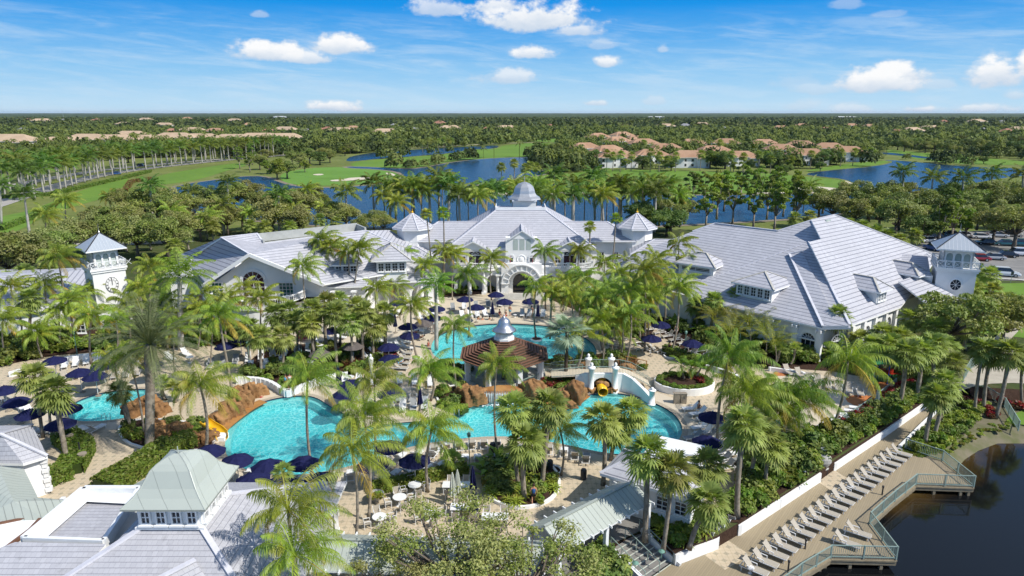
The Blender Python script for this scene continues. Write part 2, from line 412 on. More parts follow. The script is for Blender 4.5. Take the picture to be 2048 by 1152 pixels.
leaf_mat('leaf_bronze', (.14, .060, .030), (.08, .04, .022), .25, .5, None, .04)
leaf_mat('leaf_magenta', (.45, .03, .26), (.32, .02, .18), .3, .5, None, .02)
leaf_mat('leaf_areca', (.21, .22, .04), (.12, .15, .03), .35, .5, (.36, .26, .05))
leaf_mat('leaf_far', (.10, .14, .035), (.06, .09, .025), .15, .8, (.10, .12, .035), .0)
leaf_mat('leaf_far_dark', (.055, .085, .026), (.036, .056, .018), .12, .8, None, .0)
leaf_mat('flower_white', (.75, .75, .65), (.7, .68, .5), .2, .6, None, .0)
leaf_mat('ivy_fill', (.05, .085, .018), (.03, .055, .012), .2, .6, None, .0)

# ---------------------------------------------------------------- mesh helpers
class MB:
    def __init__(s): s.v = []; s.f = []; s.m = []; s.uv = {}
    def pt(s, p): s.v.append(tuple(p)); return len(s.v) - 1
    def face(s, pts, m=0, uv=None):
        i = [s.pt(p) for p in pts]; s.f.append(i); s.m.append(m)
        if uv: s.uv[len(s.f) - 1] = uv
        return s
    def idx(s, ids, m=0): s.f.append(list(ids)); s.m.append(m)
    def box(s, c, d, rot=0.0, m=0, M4=None):
        cx, cy, cz = c; a, b, h = d[0] / 2, d[1] / 2, d[2] / 2
        cr, sr = math.cos(rot), math.sin(rot)
        P8 = []
        for z in (-h, h):
            for x, y in ((-a, -b), (a, -b), (a, b), (-a, b)):
                q = Vector((cx + x * cr - y * sr, cy + x * sr + y * cr, cz + z))
                if M4 is not None: q = M4 @ q
                P8.append(s.pt(q))
        for f in ((3, 2, 1, 0), (4, 5, 6, 7), (0, 1, 5, 4), (1, 2, 6, 5), (2, 3, 7, 6), (3, 0, 4, 7)):
            s.idx([P8[k] for k in f], m)
        return s
    def beam(s, a, b, wd, ht, m=0, up=(0, 0, 1)):
        a = Vector(a); b = Vector(b); d = (b - a)
        if d.length < 1e-6: return s
        d.normalize(); up = Vector(up)
        if abs(d.dot(up)) > .99: up = Vector((0, 1, 0))
        sx_ = d.cross(up).normalized() * wd / 2; u = sx_.cross(d).normalized() * ht / 2
        ids = [s.pt(p + q) for p in (a, b) for q in (-sx_ - u, sx_ - u, sx_ + u, -sx_ + u)]
        for f in ((3, 2, 1, 0), (4, 5, 6, 7), (0, 1, 5, 4), (1, 2, 6, 5), (2, 3, 7, 6), (3, 0, 4, 7)): s.idx([ids[k] for k in f], m)
        return s
    def tube(s, pts, rad, n=8, m=0, cap=True):
        pts = [Vector(p) for p in pts]
        if not hasattr(rad, '__len__'): rad = [rad] * len(pts)
        rings = []
        for i, p in enumerate(pts):
            d = (pts[min(i + 1, len(pts) - 1)] - pts[max(i - 1, 0)]).normalized()
            ref = Vector((0, 1, 0)) if abs(d.z) > .9 else Vector((0, 0, 1))
            x = d.cross(ref).normalized(); y = d.cross(x).normalized()
            rings.append([s.pt(p + (x * math.cos(2 * math.pi * k / n) + y * math.sin(2 * math.pi * k / n)) * rad[i]) for k in range(n)])
        for a, b in zip(rings, rings[1:]):
            for k in range(n): s.idx((a[k], b[k], b[(k + 1) % n], a[(k + 1) % n]), m)
        if cap: s.idx(rings[0], m); s.idx(rings[-1][::-1], m)
        return s
    def lathe(s, prof, c=(0, 0, 0), n=16, m=0, sx_=1, sy_=1, rot=0):
        rings = []
        for r, z in prof:
            rings.append([s.pt((c[0] + r * sx_ * math.cos(rot + 2 * math.pi * k / n), c[1] + r * sy_ * math.sin(rot + 2 * math.pi * k / n), c[2] + z)) for k in range(n)])
        for a, b in zip(rings, rings[1:]):
            for k in range(n): s.idx((a[k], a[(k + 1) % n], b[(k + 1) % n], b[k]), m)
        s.idx(rings[0][::-1], m); s.idx(rings[-1], m)
        return s
    def prism(s, poly, z0, z1, m=0, mside=None, bottom=True):
        ar = sum(poly[i][0] * poly[(i + 1) % len(poly)][1] - poly[(i + 1) % len(poly)][0] * poly[i][1] for i in range(len(poly)))
        if ar < 0: poly = poly[::-1]
        t = [s.pt((p[0], p[1], z1)) for p in poly]; b = [s.pt((p[0], p[1], z0)) for p in poly]
        s.idx(t, m)
        if bottom: s.idx(b[::-1], m)
        k = len(poly)
        for i in range(k): s.idx((b[i], b[(i + 1) % k], t[(i + 1) % k], t[i]), m if mside is None else mside)
        return s
    def build(s, name, mats, parent=None, smooth=False, bevel=0):
        me = bpy.data.meshes.new(name)
        me.from_pydata(s.v, [], s.f)
        if not isinstance(mats, (list, tuple)): mats = [mats]
        for x in mats: me.materials.append(M[x] if isinstance(x, str) else x)
        if len(mats) > 1: me.polygons.foreach_set('material_index', s.m)
        if s.uv:
            ul = me.uv_layers.new(name='UVMap')
            for fi, uv in s.uv.items():
                pl = me.polygons[fi]
                for k, li in enumerate(pl.loop_indices): ul.data[li].uv = uv[k]
        if smooth: me.polygons.foreach_set('use_smooth', [True] * len(me.polygons))
        me.validate(); me.update()
        o = bpy.data.objects.new(name, me); COL.objects.link(o)
        if parent is not None: o.parent = parent
        return o

def tag(o, label=None, cat=None, group=None, kind=None):
    if label: o['label'] = label
    if cat: o['category'] = cat
    if group: o['group'] = group
    if kind: o['kind'] = kind
    return o
def thing(name, label, cat, loc=(0, 0, 0), rz=0.0, group=None):
    o = bpy.data.objects.new(name, None); COL.objects.link(o)
    o.empty_display_size = .3
    o.location = loc; o.rotation_euler = (0, 0, rz)
    return tag(o, label, cat, group)
KIDS = {}
def copy_thing(root, loc, rz=0.0, label=None, group=None, scale=None):
    r = root.copy(); COL.objects.link(r); r.location = loc; r.rotation_euler = (0, 0, rz)
    if scale is not None: r.scale = scale if hasattr(scale, '__len__') else (scale,) * 3
    if label: r['label'] = label
    if group: r['group'] = group
    if root.name not in KIDS: KIDS[root.name] = [(c, list(c.children)) for c in root.children]
    for ch, gs in KIDS[root.name]:
        c = ch.copy(); COL.objects.link(c); c.parent = r
        for g in gs:
            d = g.copy(); COL.objects.link(d); d.parent = c
    return r
def np_mesh(name, V, F, mats, mi=None, smooth=False):
    """V (n,3), F (m,k) with k = 3 or 4"""
    me = bpy.data.meshes.new(name); n, k = F.shape
    me.vertices.add(len(V)); me.vertices.foreach_set('co', np.asarray(V, dtype=np.float32).ravel())
    me.loops.add(n * k); me.loops.foreach_set('vertex_index', F.astype(np.int32).ravel())
    me.polygons.add(n); me.polygons.foreach_set('loop_start', np.arange(0, n * k, k, dtype=np.int32))
    if not isinstance(mats, (list, tuple)): mats = [mats]
    for x in mats: me.materials.append(M[x] if isinstance(x, str) else x)
    if mi is not None: me.polygons.foreach_set('material_index', np.asarray(mi, dtype=np.int32))
    if smooth: me.polygons.foreach_set('use_smooth', np.ones(n, dtype=bool))
    me.update(calc_edges=True)
    return me
def mesh_obj(name, me, parent=None, loc=(0, 0, 0), rot=(0, 0, 0), sc=(1, 1, 1)):
    o = bpy.data.objects.new(name, me); COL.objects.link(o); o.parent = parent
    o.location = loc; o.rotation_euler = rot; o.scale = sc
    return o
ORD = ['first', 'second', 'third', 'fourth', 'fifth', 'sixth', 'seventh', 'eighth', 'ninth', 'tenth', 'eleventh', 'twelfth', 'thirteenth', 'fourteenth', 'fifteenth', 'sixteenth', 'seventeenth', 'eighteenth', 'nineteenth', 'twentieth']
TENS = {20: 'twenty', 30: 'thirty', 40: 'forty', 50: 'fifty', 60: 'sixty', 70: 'seventy', 80: 'eighty', 90: 'ninety'}
def ordinal(i):                      # 0-based
    n = i + 1
    if n <= 20: return ORD[i]
    if n < 100:
        t, u = n // 10 * 10, n % 10
        return TENS[t] + '-' + ORD[u - 1] if u else TENS[t][:-1] + 'ieth'
    h, r_ = n // 100, n % 100
    return ('one', 'two', 'three')[h - 1] + '-hundred-and-' + ordinal(r_ - 1) if r_ else ('one', 'two', 'three')[h - 1] + '-hundredth'
def smooth_poly(pts, it=2, closed=True):
    for _ in range(it):
        q = []; n = len(pts)
        for i in range(n if closed else n - 1):
            a, b = pts[i], pts[(i + 1) % n]
            q.append((a[0] * .75 + b[0] * .25, a[1] * .75 + b[1] * .25)); q.append((a[0] * .25 + b[0] * .75, a[1] * .25 + b[1] * .75))
        pts = q
    return pts
def gpoly(pix, z=0.0, it=2):
    """outline on the ground from photo pixels, smoothed"""
    q = [tuple(P(x, y, z)[:2]) for x, y in pix]
    return smooth_poly(q, it) if it else q
def inset(poly, d):
    """offset polygon outward (d>0) or inward (d<0)"""
    n = len(poly); ar = sum(poly[i][0] * poly[(i + 1) % n][1] - poly[(i + 1) % n][0] * poly[i][1] for i in range(n))
    s = 1 if ar > 0 else -1; out = []
    for i in range(n):
        a, b, c = Vector(poly[i - 1]), Vector(poly[i]), Vector(poly[(i + 1) % n])
        e1 = (b - a); e2 = (c - b)
        if e1.length < 1e-6: e1 = e2
        if e2.length < 1e-6: e2 = e1
        e1 = e1.normalized(); e2 = e2.normalized()
        nn = Vector((e1.y + e2.y, -(e1.x + e2.x)))
        if nn.length < 1e-6: nn = Vector((e1.y, -e1.x))
        nn.normalize(); cosv = max(.5, nn.dot(Vector((e1.y, -e1.x))))
        out.append(tuple(b + nn * (d * s / cosv)))
    return out
def inside(p, poly):
    x, y = p[0], p[1]; c = False; j = len(poly) - 1
    for i in range(len(poly)):
        xi, yi = poly[i]; xj, yj = poly[j]
        if (yi > y) != (yj > y) and x < (xj - xi) * (y - yi) / (yj - yi) + xi: c = not c
        j = i
    return c
from mathutils.geometry import tessellate_polygon
def sheet_with_holes(name, outer, holes, z, matn, parent=None):
    loops = [[Vector((p[0], p[1], z)) for p in outer]] + [[Vector((p[0], p[1], z)) for p in h] for h in holes]
    tris = tessellate_polygon(loops)
    flat = [v for l in loops for v in l]
    mb = MB(); mb.v = [tuple(v) for v in flat]
    for t in tris:
        a, b, c = (flat[i] for i in t)
        t = list(t)
        if (b - a).cross(c - a).z < 0: t = t[::-1]
        mb.idx(t)
    return mb.build(name, matn, parent)
# ================================================================ ground, water, paving
ZB = -2.3                      # level of the golf course
ZD = -1.1                      # lakeside boardwalk
ZL = -1.95                     # near lake surface
def sheet(name, poly, z, matn, kind='structure'):
    ar = sum(poly[i][0] * poly[(i + 1) % len(poly)][1] - poly[(i + 1) % len(poly)][0] * poly[i][1] for i in range(len(poly)))
    if ar < 0: poly = poly[::-1]
    o = sheet_with_holes(name, poly, [], z, matn); o['kind'] = kind
    return o
g = MB()
ring = [(r * math.cos(a), r * math.sin(a)) for r, a in [(26000, 2 * math.pi * k / 64) for k in range(64)]]
g.face([(x, y, ZB) for x, y in ring])
tag(g.build('ground', 'ground_far'), kind='structure')

# golf course: rough, fairways, greens, sand
rough = gpoly([(-250, 470), (-80, 350), (300, 300), (700, 286), (1050, 278), (1300, 296), (1700, 300), (1760, 290), (2150, 300), (2400, 380), (2300, 520), (1000, 470)], ZB + .03, 1)
sheet('rough_grass', rough, ZB + .03, 'grass_rough')
FAIR = dict(
 fairway=[(700, 325), (760, 318), (890, 309), (940, 300), (1000, 292), (1075, 284), (1112, 288), (1130, 300), (1112, 312), (1000, 315), (900, 322), (840, 336), (760, 335), (705, 334)],
 putting_green=[(558, 350), (585, 340), (660, 333), (750, 337), (800, 345), (806, 352), (793, 361), (700, 370), (620, 372), (565, 366)],
 wide_fairway=[(942, 387), (955, 366), (1010, 360), (1090, 350), (1150, 346), (1210, 338), (1500, 344), (1600, 352), (1700, 361), (1716, 372), (1690, 380), (1500, 387), (1100, 385)],
 roadside_lawn=[(-80, 475), (0, 432), (60, 422), (150, 385), (238, 356), (262, 358), (266, 372), (232, 390), (150, 412), (90, 430), (40, 462), (-80, 500)],
 lakeside_lawn=[(306, 352), (400, 336), (478, 325), (500, 330), (440, 345), (408, 357), (330, 370), (308, 366)],
 narrow_fairway=[(1592, 344), (1700, 326), (1780, 320), (1790, 323), (1756, 331), (1650, 341)],
 far_fairway=[(1765, 298), (1820, 303), (1900, 311), (2048, 322), (2100, 330), (1950, 330), (1860, 322), (1790, 312)],
 distant_fairway=[(1000, 279), (1200, 276), (1330, 281), (1290, 290), (1200, 290), (1080, 283)],
 east_fairway=[(1780, 278), (1900, 276), (1990, 279), (1900, 284), (1820, 284)])
for k, (nm, px) in enumerate(FAIR.items()):
    sheet(nm, gpoly(px, ZB + .10, 2), ZB + .10, 'grass_green' if 'green' in nm else 'grass_fair')
sheet('green_surface', gpoly([(600, 352), (640, 345), (720, 343), (765, 347), (760, 353), (700, 356), (640, 358)], ZB + .16, 2), ZB + .16, 'grass_green')
for i, px in enumerate([[(658, 360), (690, 358), (700, 355), (745, 354), (742, 358), (700, 361), (664, 363)], [(768, 346), (780, 345), (793, 350), (785, 352)], [(1588, 378), (1610, 372), (1650, 374), (1682, 377), (1672, 381), (1620, 381)],
                        [(944, 389), (960, 386), (1110, 384), (1220, 384), (1225, 387), (1100, 388), (950, 391)], [(1462, 386), (1640, 383), (1690, 381), (1692, 384), (1600, 388)], [(622, 349), (640, 347), (650, 349), (636, 351)], [(1688, 360), (1702, 365), (1716, 374), (1708, 374), (1694, 366)]]):
    o = sheet('bunker', gpoly(px, ZB + .22, 2), ZB + .22, 'sand')
# lakes (water lies in front of the grass edge)
LAKES = dict(
 club_lake=[(322, 404), (330, 382), (370, 368), (430, 360), (480, 353), (528, 352), (556, 364), (590, 373), (650, 376), (700, 374), (755, 369), (802, 361), (811, 352), (797, 343), (752, 338), (700, 336), (690, 333), (740, 334), (800, 338), (842, 337),
            (900, 325), (960, 318), (1020, 315), (1082, 315), (1062, 325), (1076, 338), (1098, 347), (1060, 353), (1010, 360), (962, 364), (946, 374), (938, 392), (1000, 391), (1100, 389), (1340, 391), (1500, 390), (1600, 389), (1700, 384), (1724, 380), (1775, 383), (1900, 376),
            (1800, 400), (1700, 425), (1600, 436), (1450, 445), (1280, 453), (1000, 455), (700, 455), (560, 445), (420, 430), (340, 420)],
 upper_lake=[(690, 321), (702, 312), (760, 303), (862, 297), (897, 295), (960, 292), (1000, 291), (992, 297), (940, 299), (898, 307), (830, 312), (760, 317), (702, 323)],
 east_lake=[(1604, 348), (1656, 341), (1758, 332), (1792, 323), (1762, 320), (1800, 321), (1861, 327), (1946, 334), (2045, 337), (2120, 345), (2014, 354), (1895, 376), (1775, 384), (1722, 379), (1717, 370), (1690, 358), (1640, 353)],
 creek=[(1758, 304), (1800, 307), (1870, 316), (1868, 319), (1800, 311), (1756, 307)],
 corner_lake=[(-60, 700)] )
for nm, px in LAKES.items():
    if len(px) < 3: continue
    pl = gpoly(px, ZB + .14, 1)
    sheet(nm, pl, ZB + .14, 'lake_blue')
    sheet('bank_of_' + nm, inset(pl, 2.5 if nm != 'creek' else 1.0), ZB + .12, 'wood_grey' if nm == 'club_lake' else 'grass_rough')

# avenue on the left: two carriageways, planted median
def strip(name, c, wd, z, matn, kind='structure'):
    pts = [Vector((p[0], p[1])) for p in c]; L = []; Rr = []
    for i, p in enumerate(pts):
        d = (pts[min(i + 1, len(pts) - 1)] - pts[max(i - 1, 0)]).normalized(); nn = Vector((-d.y, d.x))
        w_ = wd[i] if hasattr(wd, '__len__') else wd
        L.append(p + nn * w_ / 2); Rr.append(p - nn * w_ / 2)
    mb = MB()
    for i in range(len(pts) - 1):
        q = [(*Rr[i], z), (*Rr[i + 1], z), (*L[i + 1], z), (*L[i], z)]
        mb.face(q if (Vector(q[1]) - Vector(q[0])).cross(Vector(q[2]) - Vector(q[0])).z > 0 else q[::-1])
    o = mb.build(name, matn)
    if kind: o['kind'] = kind
    return o
ROAD = smooth_poly([tuple(P(x, y, ZB + .2)[:2]) for x, y in [(-150, 455), (0, 405), (60, 388), (130, 366), (200, 350), (270, 339), (360, 329), (470, 318), (560, 311), (640, 304), (760, 298)]], 2, False)
ROAD2 = smooth_poly([tuple(P(x, y, ZB + .2)[:2]) for x, y in [(-150, 396), (0, 376), (60, 364), (130, 351), (200, 340), (300, 330), (400, 321), (470, 316)]], 2, False)
strip('road', ROAD, 8.5, ZB + .20, 'road_pale'); strip('road_kerb', ROAD, 9.4, ZB + .17, 'kerb')
strip('far_road', ROAD2, 7.0, ZB + .20, 'road_pale'); strip('far_road_kerb', ROAD2, 7.8, ZB + .17, 'kerb')
strip('cart_path', smooth_poly([tuple(P(x, y, ZB + .2)[:2]) for x, y in [(560, 312), (700, 300), (800, 298), (900, 292), (1010, 286), (1100, 285)]], 2, False), 4, ZB + .2, 'sand')
strip('service_path', smooth_poly([tuple(P(x, y, -.03)[:2]) for x, y in [(-60, 512), (0, 499), (100, 492), (200, 488), (330, 484), (420, 478)]], 2, False), 4.5, -.03, 'road_pale')

# resort platform with holes for the pools
POOLS = dict(
 lagoon=[(446, 885), (456, 850), (498, 812), (545, 796), (600, 789), (634, 793), (662, 812), (700, 832), (762, 842), (832, 842), (900, 834), (938, 812), (975, 798), (1060, 800), (1150, 800), (1178, 786), (1240, 784), (1300, 800), (1346, 822), (1370, 852),
         (1362, 882), (1330, 900), (1262, 912), (1200, 906), (1130, 890), (1050, 876), (980, 873), (905, 880), (830, 892), (760, 912), (700, 935), (620, 950), (540, 952), (478, 938), (450, 915)],
 swimming=[(858, 694), (872, 670), (920, 654), (985, 646), (1065, 648), (1130, 656), (1180, 678), (1198, 702), (1188, 718), (1130, 728), (1000, 734), (900, 728), (866, 714)],
 small=[(128, 832), (140, 806), (200, 784), (262, 777), (305, 777), (318, 790), (300, 815), (258, 836), (205, 843), (150, 844)],
 splash=[(1590, 775), (1610, 764), (1640, 765), (1654, 778), (1646, 794), (1612, 800), (1592, 792)])
POOLP = {k: gpoly(v, 0, 2) for k, v in POOLS.items()}
# line of the garden wall above the boardwalk
WALL = [P(x, y, ZD) for x, y in [(1330, 1160), (1431, 1097), (1477, 1069), (1556, 1017), (1636, 964), (1668, 940), (1760, 878), (1858, 809)]]
wall_w = [tuple(p[:2]) for p in WALL]
plat = [(-260, -20), (8, -20), tuple(P(1240, 1200, 0)[:2]), tuple(P(1222, 1088, 0)[:2]), tuple(P(1284, 1062, 0)[:2]), tuple(P(1350, 1126, ZD)[:2])] + wall_w[1:] + [tuple(P(1930, 790, ZD)[:2]), tuple(P(2100, 800, ZD)[:2]), (200, 62), (260, 120), (220, 168), (60, 178), (-60, 178), (-260, 168)]
o = sheet_with_holes('resort_ground', plat, list(POOLP.values()), -.05, 'ground_near'); o['kind'] = 'structure'
mb = MB(); n_ = len(plat); low = inset(plat, 3.0)
for i in range(n_):
    a, b = plat[i], plat[(i + 1) % n_]; c, d = low[(i + 1) % n_], low[i]
    if 1 <= i <= len(wall_w) + 4: c, d = b, a
    mb.face([(*a, -.05), (*b, -.05), (*c, ZB - .3), (*d, ZB - .3)])
tag(mb.build('bank', 'mulch'), kind='structure')
# paved terrace
PAVE = [(-60, 700), (60, 716), (180, 704), (330, 692), (420, 680), (520, 690), (560, 640), (640, 610), (760, 590), (900, 575), (1000, 560), (1100, 560), (1200, 570), (1290, 640), (1370, 690), (1500, 740), (1620, 735), (1760, 760), (1800, 780), (1780, 820), (1700, 870), (1600, 880),
        (1520, 890), (1480, 990), (1380, 1050), (1284, 1056), (1216, 1084), (1180, 1240), (600, 1240), (200, 1240), (0, 1100), (-150, 1000), (-150, 800)]
PAVEP = gpoly(PAVE, 0, 1)
o = sheet_with_holes('terrace', PAVEP, list(POOLP.values()), 0.0, 'paving'); o['kind'] = 'structure'
# plain deck bands round the pools
for k, wd in (('lagoon', 2.4), ('swimming', 2.6), ('small', 2.4), ('splash', 2.2)):
    pl = POOLP[k]; out = smooth_poly(inset(pl, wd), 1)
    o = sheet_with_holes('pool_deck', out, [pl], .006, 'deck_plain'); o['kind'] = 'structure'
    o = sheet_with_holes('pool_coping', inset(pl, .45), [inset(pl, -.12)], .016, 'coping'); o['kind'] = 'structure'
sheet('lounging_deck', gpoly([(700, 860), (760, 848), (900, 838), (905, 800), (880, 780), (820, 770), (740, 790), (690, 810)], 0, 2), .009, 'deck_plain')
sheet('upper_deck', gpoly([(560, 660), (760, 600), (900, 590), (1000, 596), (1080, 600), (1100, 640), (980, 640), (860, 660), (830, 720), (700, 740), (600, 730)], 0, 1), .009, 'deck_plain')
sheet('children_deck', gpoly([(1540, 735), (1640, 745), (1780, 800), (1690, 880), (1640, 880), (1560, 800)], 0, 1), .009, 'deck_plain')
for px in ([(1700, 790), (1752, 792), (1742, 808), (1716, 815), (1688, 800)], [(1550, 742), (1582, 742), (1580, 752), (1546, 752)], [(1560, 810), (1574, 808), (1572, 824), (1552, 822)], [(1735, 765), (1790, 762), (1778, 790), (1748, 794)]):
    sheet('orange_paving', gpoly(px, 0, 1), .022, 'orange_pave')
# pool basins: tiled band, ledge, sloping floor, water
for k, pl in POOLP.items():
    dep = -1.25 if k != 'splash' else -.4
    inn = inset(pl, -.10); led = inset(pl, -.55 if k != 'splash' else -.2)
    mb = MB(); n_ = len(pl)
    for i in range(n_):
        j = (i + 1) % n_
        mb.face([(*pl[i], .0), (*pl[i], -.22), (*pl[j], -.22), (*pl[j], .0)], 1)
        mb.face([(*pl[i], -.22), (*pl[i], -.42), (*pl[j], -.42), (*pl[j], -.22)], 2)
        mb.face([(*pl[i], -.42), (*led[i], -.42), (*led[j], -.42), (*pl[j], -.42)], 2)
        mb.face([(*led[i], -.42), (*led[i], dep), (*led[j], dep), (*led[j], -.42)], 0)
    tag(mb.build('pool_basin', ['pool_floor', 'pool_tile', 'pool_ledge']), kind='structure')
    sheet('pool_floor', led, dep, 'pool_floor')
    sheet('water', inset(pl, .02), -.13, 'pool_water')
# near lake with its depth as an attribute
shore = [tuple(P(x, y, ZL)[:2]) for x, y in [(2150, 862), (2048, 872), (1990, 872), (1950, 882), (1918, 900), (1905, 925), (1890, 950), (1840, 960), (1800, 985)]]
deckline = [tuple(P(x, y, ZL)[:2]) for x, y in [(1745, 1010), (1640, 1080), (1540, 1160), (1400, 1240)]]
lake_o = shore + deckline + [(8, -20), (140, -20), (160, 55)]
xs0, xs1, ys0, ys1 = 5, 150, -10, 62
N1, N2 = 120, 80
mb = MB(); dep = []
shv = [Vector(p) for p in smooth_poly(shore + deckline[:1], 2, False)]
for j in range(N2 + 1):
    for i in range(N1 + 1):
        x = xs0 + (xs1 - xs0) * i / N1; y = ys0 + (ys1 - ys0) * j / N2
        mb.pt((x, y, ZL)); dep.append(min(1.0, min((Vector((x, y)) - s_).length for s_ in shv) / 4.5))
for j in range(N2):
    for i in range(N1):
        a = j * (N1 + 1) + i; mb.idx((a, a + 1, a + N1 + 2, a + N1 + 1))
lk = mb.build('lake', 'lake_dark'); at = lk.data.attributes.new('depth', 'FLOAT', 'POINT'); at.data.foreach_set('value', dep); lk['kind'] = 'structure'
# bank garden beside the lake (below the wall, right of the path)
gard = [tuple(P(x, y, ZD)[:2]) for x, y in [(1795, 905), (1845, 915), (1880, 905), (1895, 890), (1925, 872), (1965, 858), (2010, 850), (2150, 838), (2150, 770), (2040, 760), (1935, 765), (1870, 785)]]
garden = gard[:]
plain('bank_soil', (.19, .165, .115), (.11, .12, .05), .6, .95, .1, 0, .5, 6); o = sheet('bank_garden', gard, ZD - .02, 'bank_soil')
mb = MB(); low = inset(gard, 2.2); n_ = len(gard)
for i in range(n_):
    j = (i + 1) % n_; mb.face([(*gard[i], ZD - .02), (*gard[j], ZD - .02), (*low[j], ZL - .3), (*low[i], ZL - .3)])
tag(mb.build('garden_bank', 'bank_soil'), kind='structure')
sheet('shore_sand', gpoly([(1910, 888), (1935, 872), (1938, 880), (1915, 897)], ZD - .3, 1), ZD - .3, 'sand')
sheet('lawn_by_lake', gpoly([(2010, 835), (2060, 815), (2150, 820), (2150, 850), (2020, 850)], ZD + .02, 1), ZD + .02, 'grass_fair')
# east lawns, paths and car park
sheet('east_lawn', gpoly([(1900, 560), (1990, 570), (2200, 555), (2300, 600), (2200, 690), (1990, 670), (1900, 660)], -.02, 1), -.02, 'grass_fair')
sheet('east_path', gpoly([(1960, 700), (2048, 625), (2150, 600), (2150, 620), (2048, 650), (2010, 690), (1990, 720)], 0, 1), .0, 'concrete')
sheet('gate_path', gpoly([(1860, 770), (1930, 735), (1960, 700), (2010, 690), (2048, 700), (2200, 720), (2200, 780), (2048, 765), (1960, 768), (1900, 790)], 0, 1), .004, 'concrete')
sheet('car_park', gpoly([(1700, 492), (1850, 470), (1950, 462), (2200, 455), (2400, 520), (2400, 575), (2048, 562), (1990, 560), (1900, 530), (1780, 510)], .0, 0), .0, 'asphalt')
for dz, px in ((.004, [(1985, 558), (2048, 562), (2048, 560), (1985, 556)]),): sheet('kerb_line', gpoly(px, 0, 0), .13, 'kerb')
sheet('hedge_bed', gpoly([(1480, 620), (1600, 700), (1720, 720), (1700, 745), (1540, 735), (1440, 720), (1340, 690), (1300, 640), (1330, 610)], 0, 1), .012, 'mulch')
# ================================================================ plants
rng = np.random.default_rng(11)
def _n(v): return v / (np.linalg.norm(v, axis=-1, keepdims=True) + 1e-9)
UPV = np.array([0, 0, 1.0])
def pinnate(L, e0, bend, az, nl, lmax, wl, droop=.35, fwd=.5, seg=10, wind=(0, 0), vup=.15, rw=.05, stem=.18):
    """one feather frond as quads: arching rachis and two rows of leaflets"""
    t = np.linspace(0, 1, seg + 1)
    ang = e0 - bend * t ** 1.4
    st = L / seg
    r = np.concatenate([[0], np.cumsum(np.cos(ang[:-1]) * st)]); z = np.concatenate([[0], np.cumsum(np.sin(ang[:-1]) * st)])
    h = np.array([math.cos(az), math.sin(az), 0.0])
    Pn = r[:, None] * h + z[:, None] * UPV
    Pn[:, 0] += wind[0] * t ** 2 * L; Pn[:, 1] += wind[1] * t ** 2 * L
    V = []; F = []
    def q(a, b, c, d):
        k = len(V); V.extend([a, b, c, d]); F.append((k, k + 1, k + 2, k + 3))
    side = np.array([-h[1], h[0], 0.0])
    for i in range(seg):
        w0 = rw * (1 - t[i] * .8); w1 = rw * (1 - t[i + 1] * .8)
        q(Pn[i] - side * w0, Pn[i] + side * w0, Pn[i + 1] + side * w1, Pn[i + 1] - side * w1)
    for k in range(nl):
        tt = stem + (1 - stem) * (k + .5) / nl
        x = tt * seg; i = min(int(x), seg - 1); f = x - i
        p = Pn[i] * (1 - f) + Pn[i + 1] * f
        d = _n(Pn[i + 1] - Pn[i])
        ll = lmax * (math.sin(math.pi * min(1, (tt * .86 + .12))) ** .55) * rng.uniform(.8, 1.1)
        for s in (-1, 1):
            dv = _n(d * fwd + side * s * 1.0 + UPV * (vup - droop * rng.uniform(.5, 1.5)))
            tip = p + dv * ll + np.array([wind[0] * .3 * ll, 0, -droop * ll * .55])
            mid = p + dv * ll * .5
            wv = d * wl * .5
            q(p - wv * .6, mid - wv, tip, mid + wv)
    return V, F
def fan(pl, rad, e0, az, nb, span, droop, wind=(0, 0), cup=.25, pw=.03):
    """costapalmate leaf: petiole and radiating pointed segments"""
    h = np.array([math.cos(az), math.sin(az), 0.0]); side = np.array([-h[1], h[0], 0.0])
    d0 = h * math.cos(e0) + UPV * math.sin(e0)
    hub = d0 * pl + np.array([wind[0] * pl * .3, wind[1] * pl * .3, -pl * .12])
    nrm = _n(np.cross(d0, side)); nrm = nrm if nrm[2] > 0 else -nrm
    V = []; F = []
    def q(a, b, c, d):
        k = len(V); V.extend([a, b, c, d]); F.append((k, k + 1, k + 2, k + 3))
    q(-side * pw, side * pw, hub + side * pw, hub - side * pw)
    dd = _n(d0 - UPV * .35)
    for k in range(nb):
        a = span * ((k + .5) / nb - .5)
        dv = _n(dd * math.cos(a) + side * math.sin(a) + nrm * cup * abs(math.sin(a)))
        ll = rad * (1 - .22 * abs(a) / (span / 2)) * rng.uniform(.88, 1.08)
        mid = hub + dv * ll * .55 - UPV * droop * ll * .10
        tip = hub + dv * ll + np.array([wind[0] * ll * .4, wind[1] * ll * .4, -droop * ll * rng.uniform(.3, .8)])
        wv = _n(np.cross(dv, nrm)) * (span * ll * .55 / nb * .55)
        q(hub, mid - wv, tip, mid + wv)
    return V, F
def merge(parts):
    V = []; F = []; k = 0
    for v, f in parts:
        v = np.array(v); V.append(v); F.append(np.array(f) + k); k += len(v)
    return np.concatenate(V), np.concatenate(F)
def sph(n_, k):      # evenly spread elevations with golden-angle azimuths
    for i in range(n_):
        yield (i + .5) / n_, i * 2.39996 + rng.uniform(-.25, .25) + k
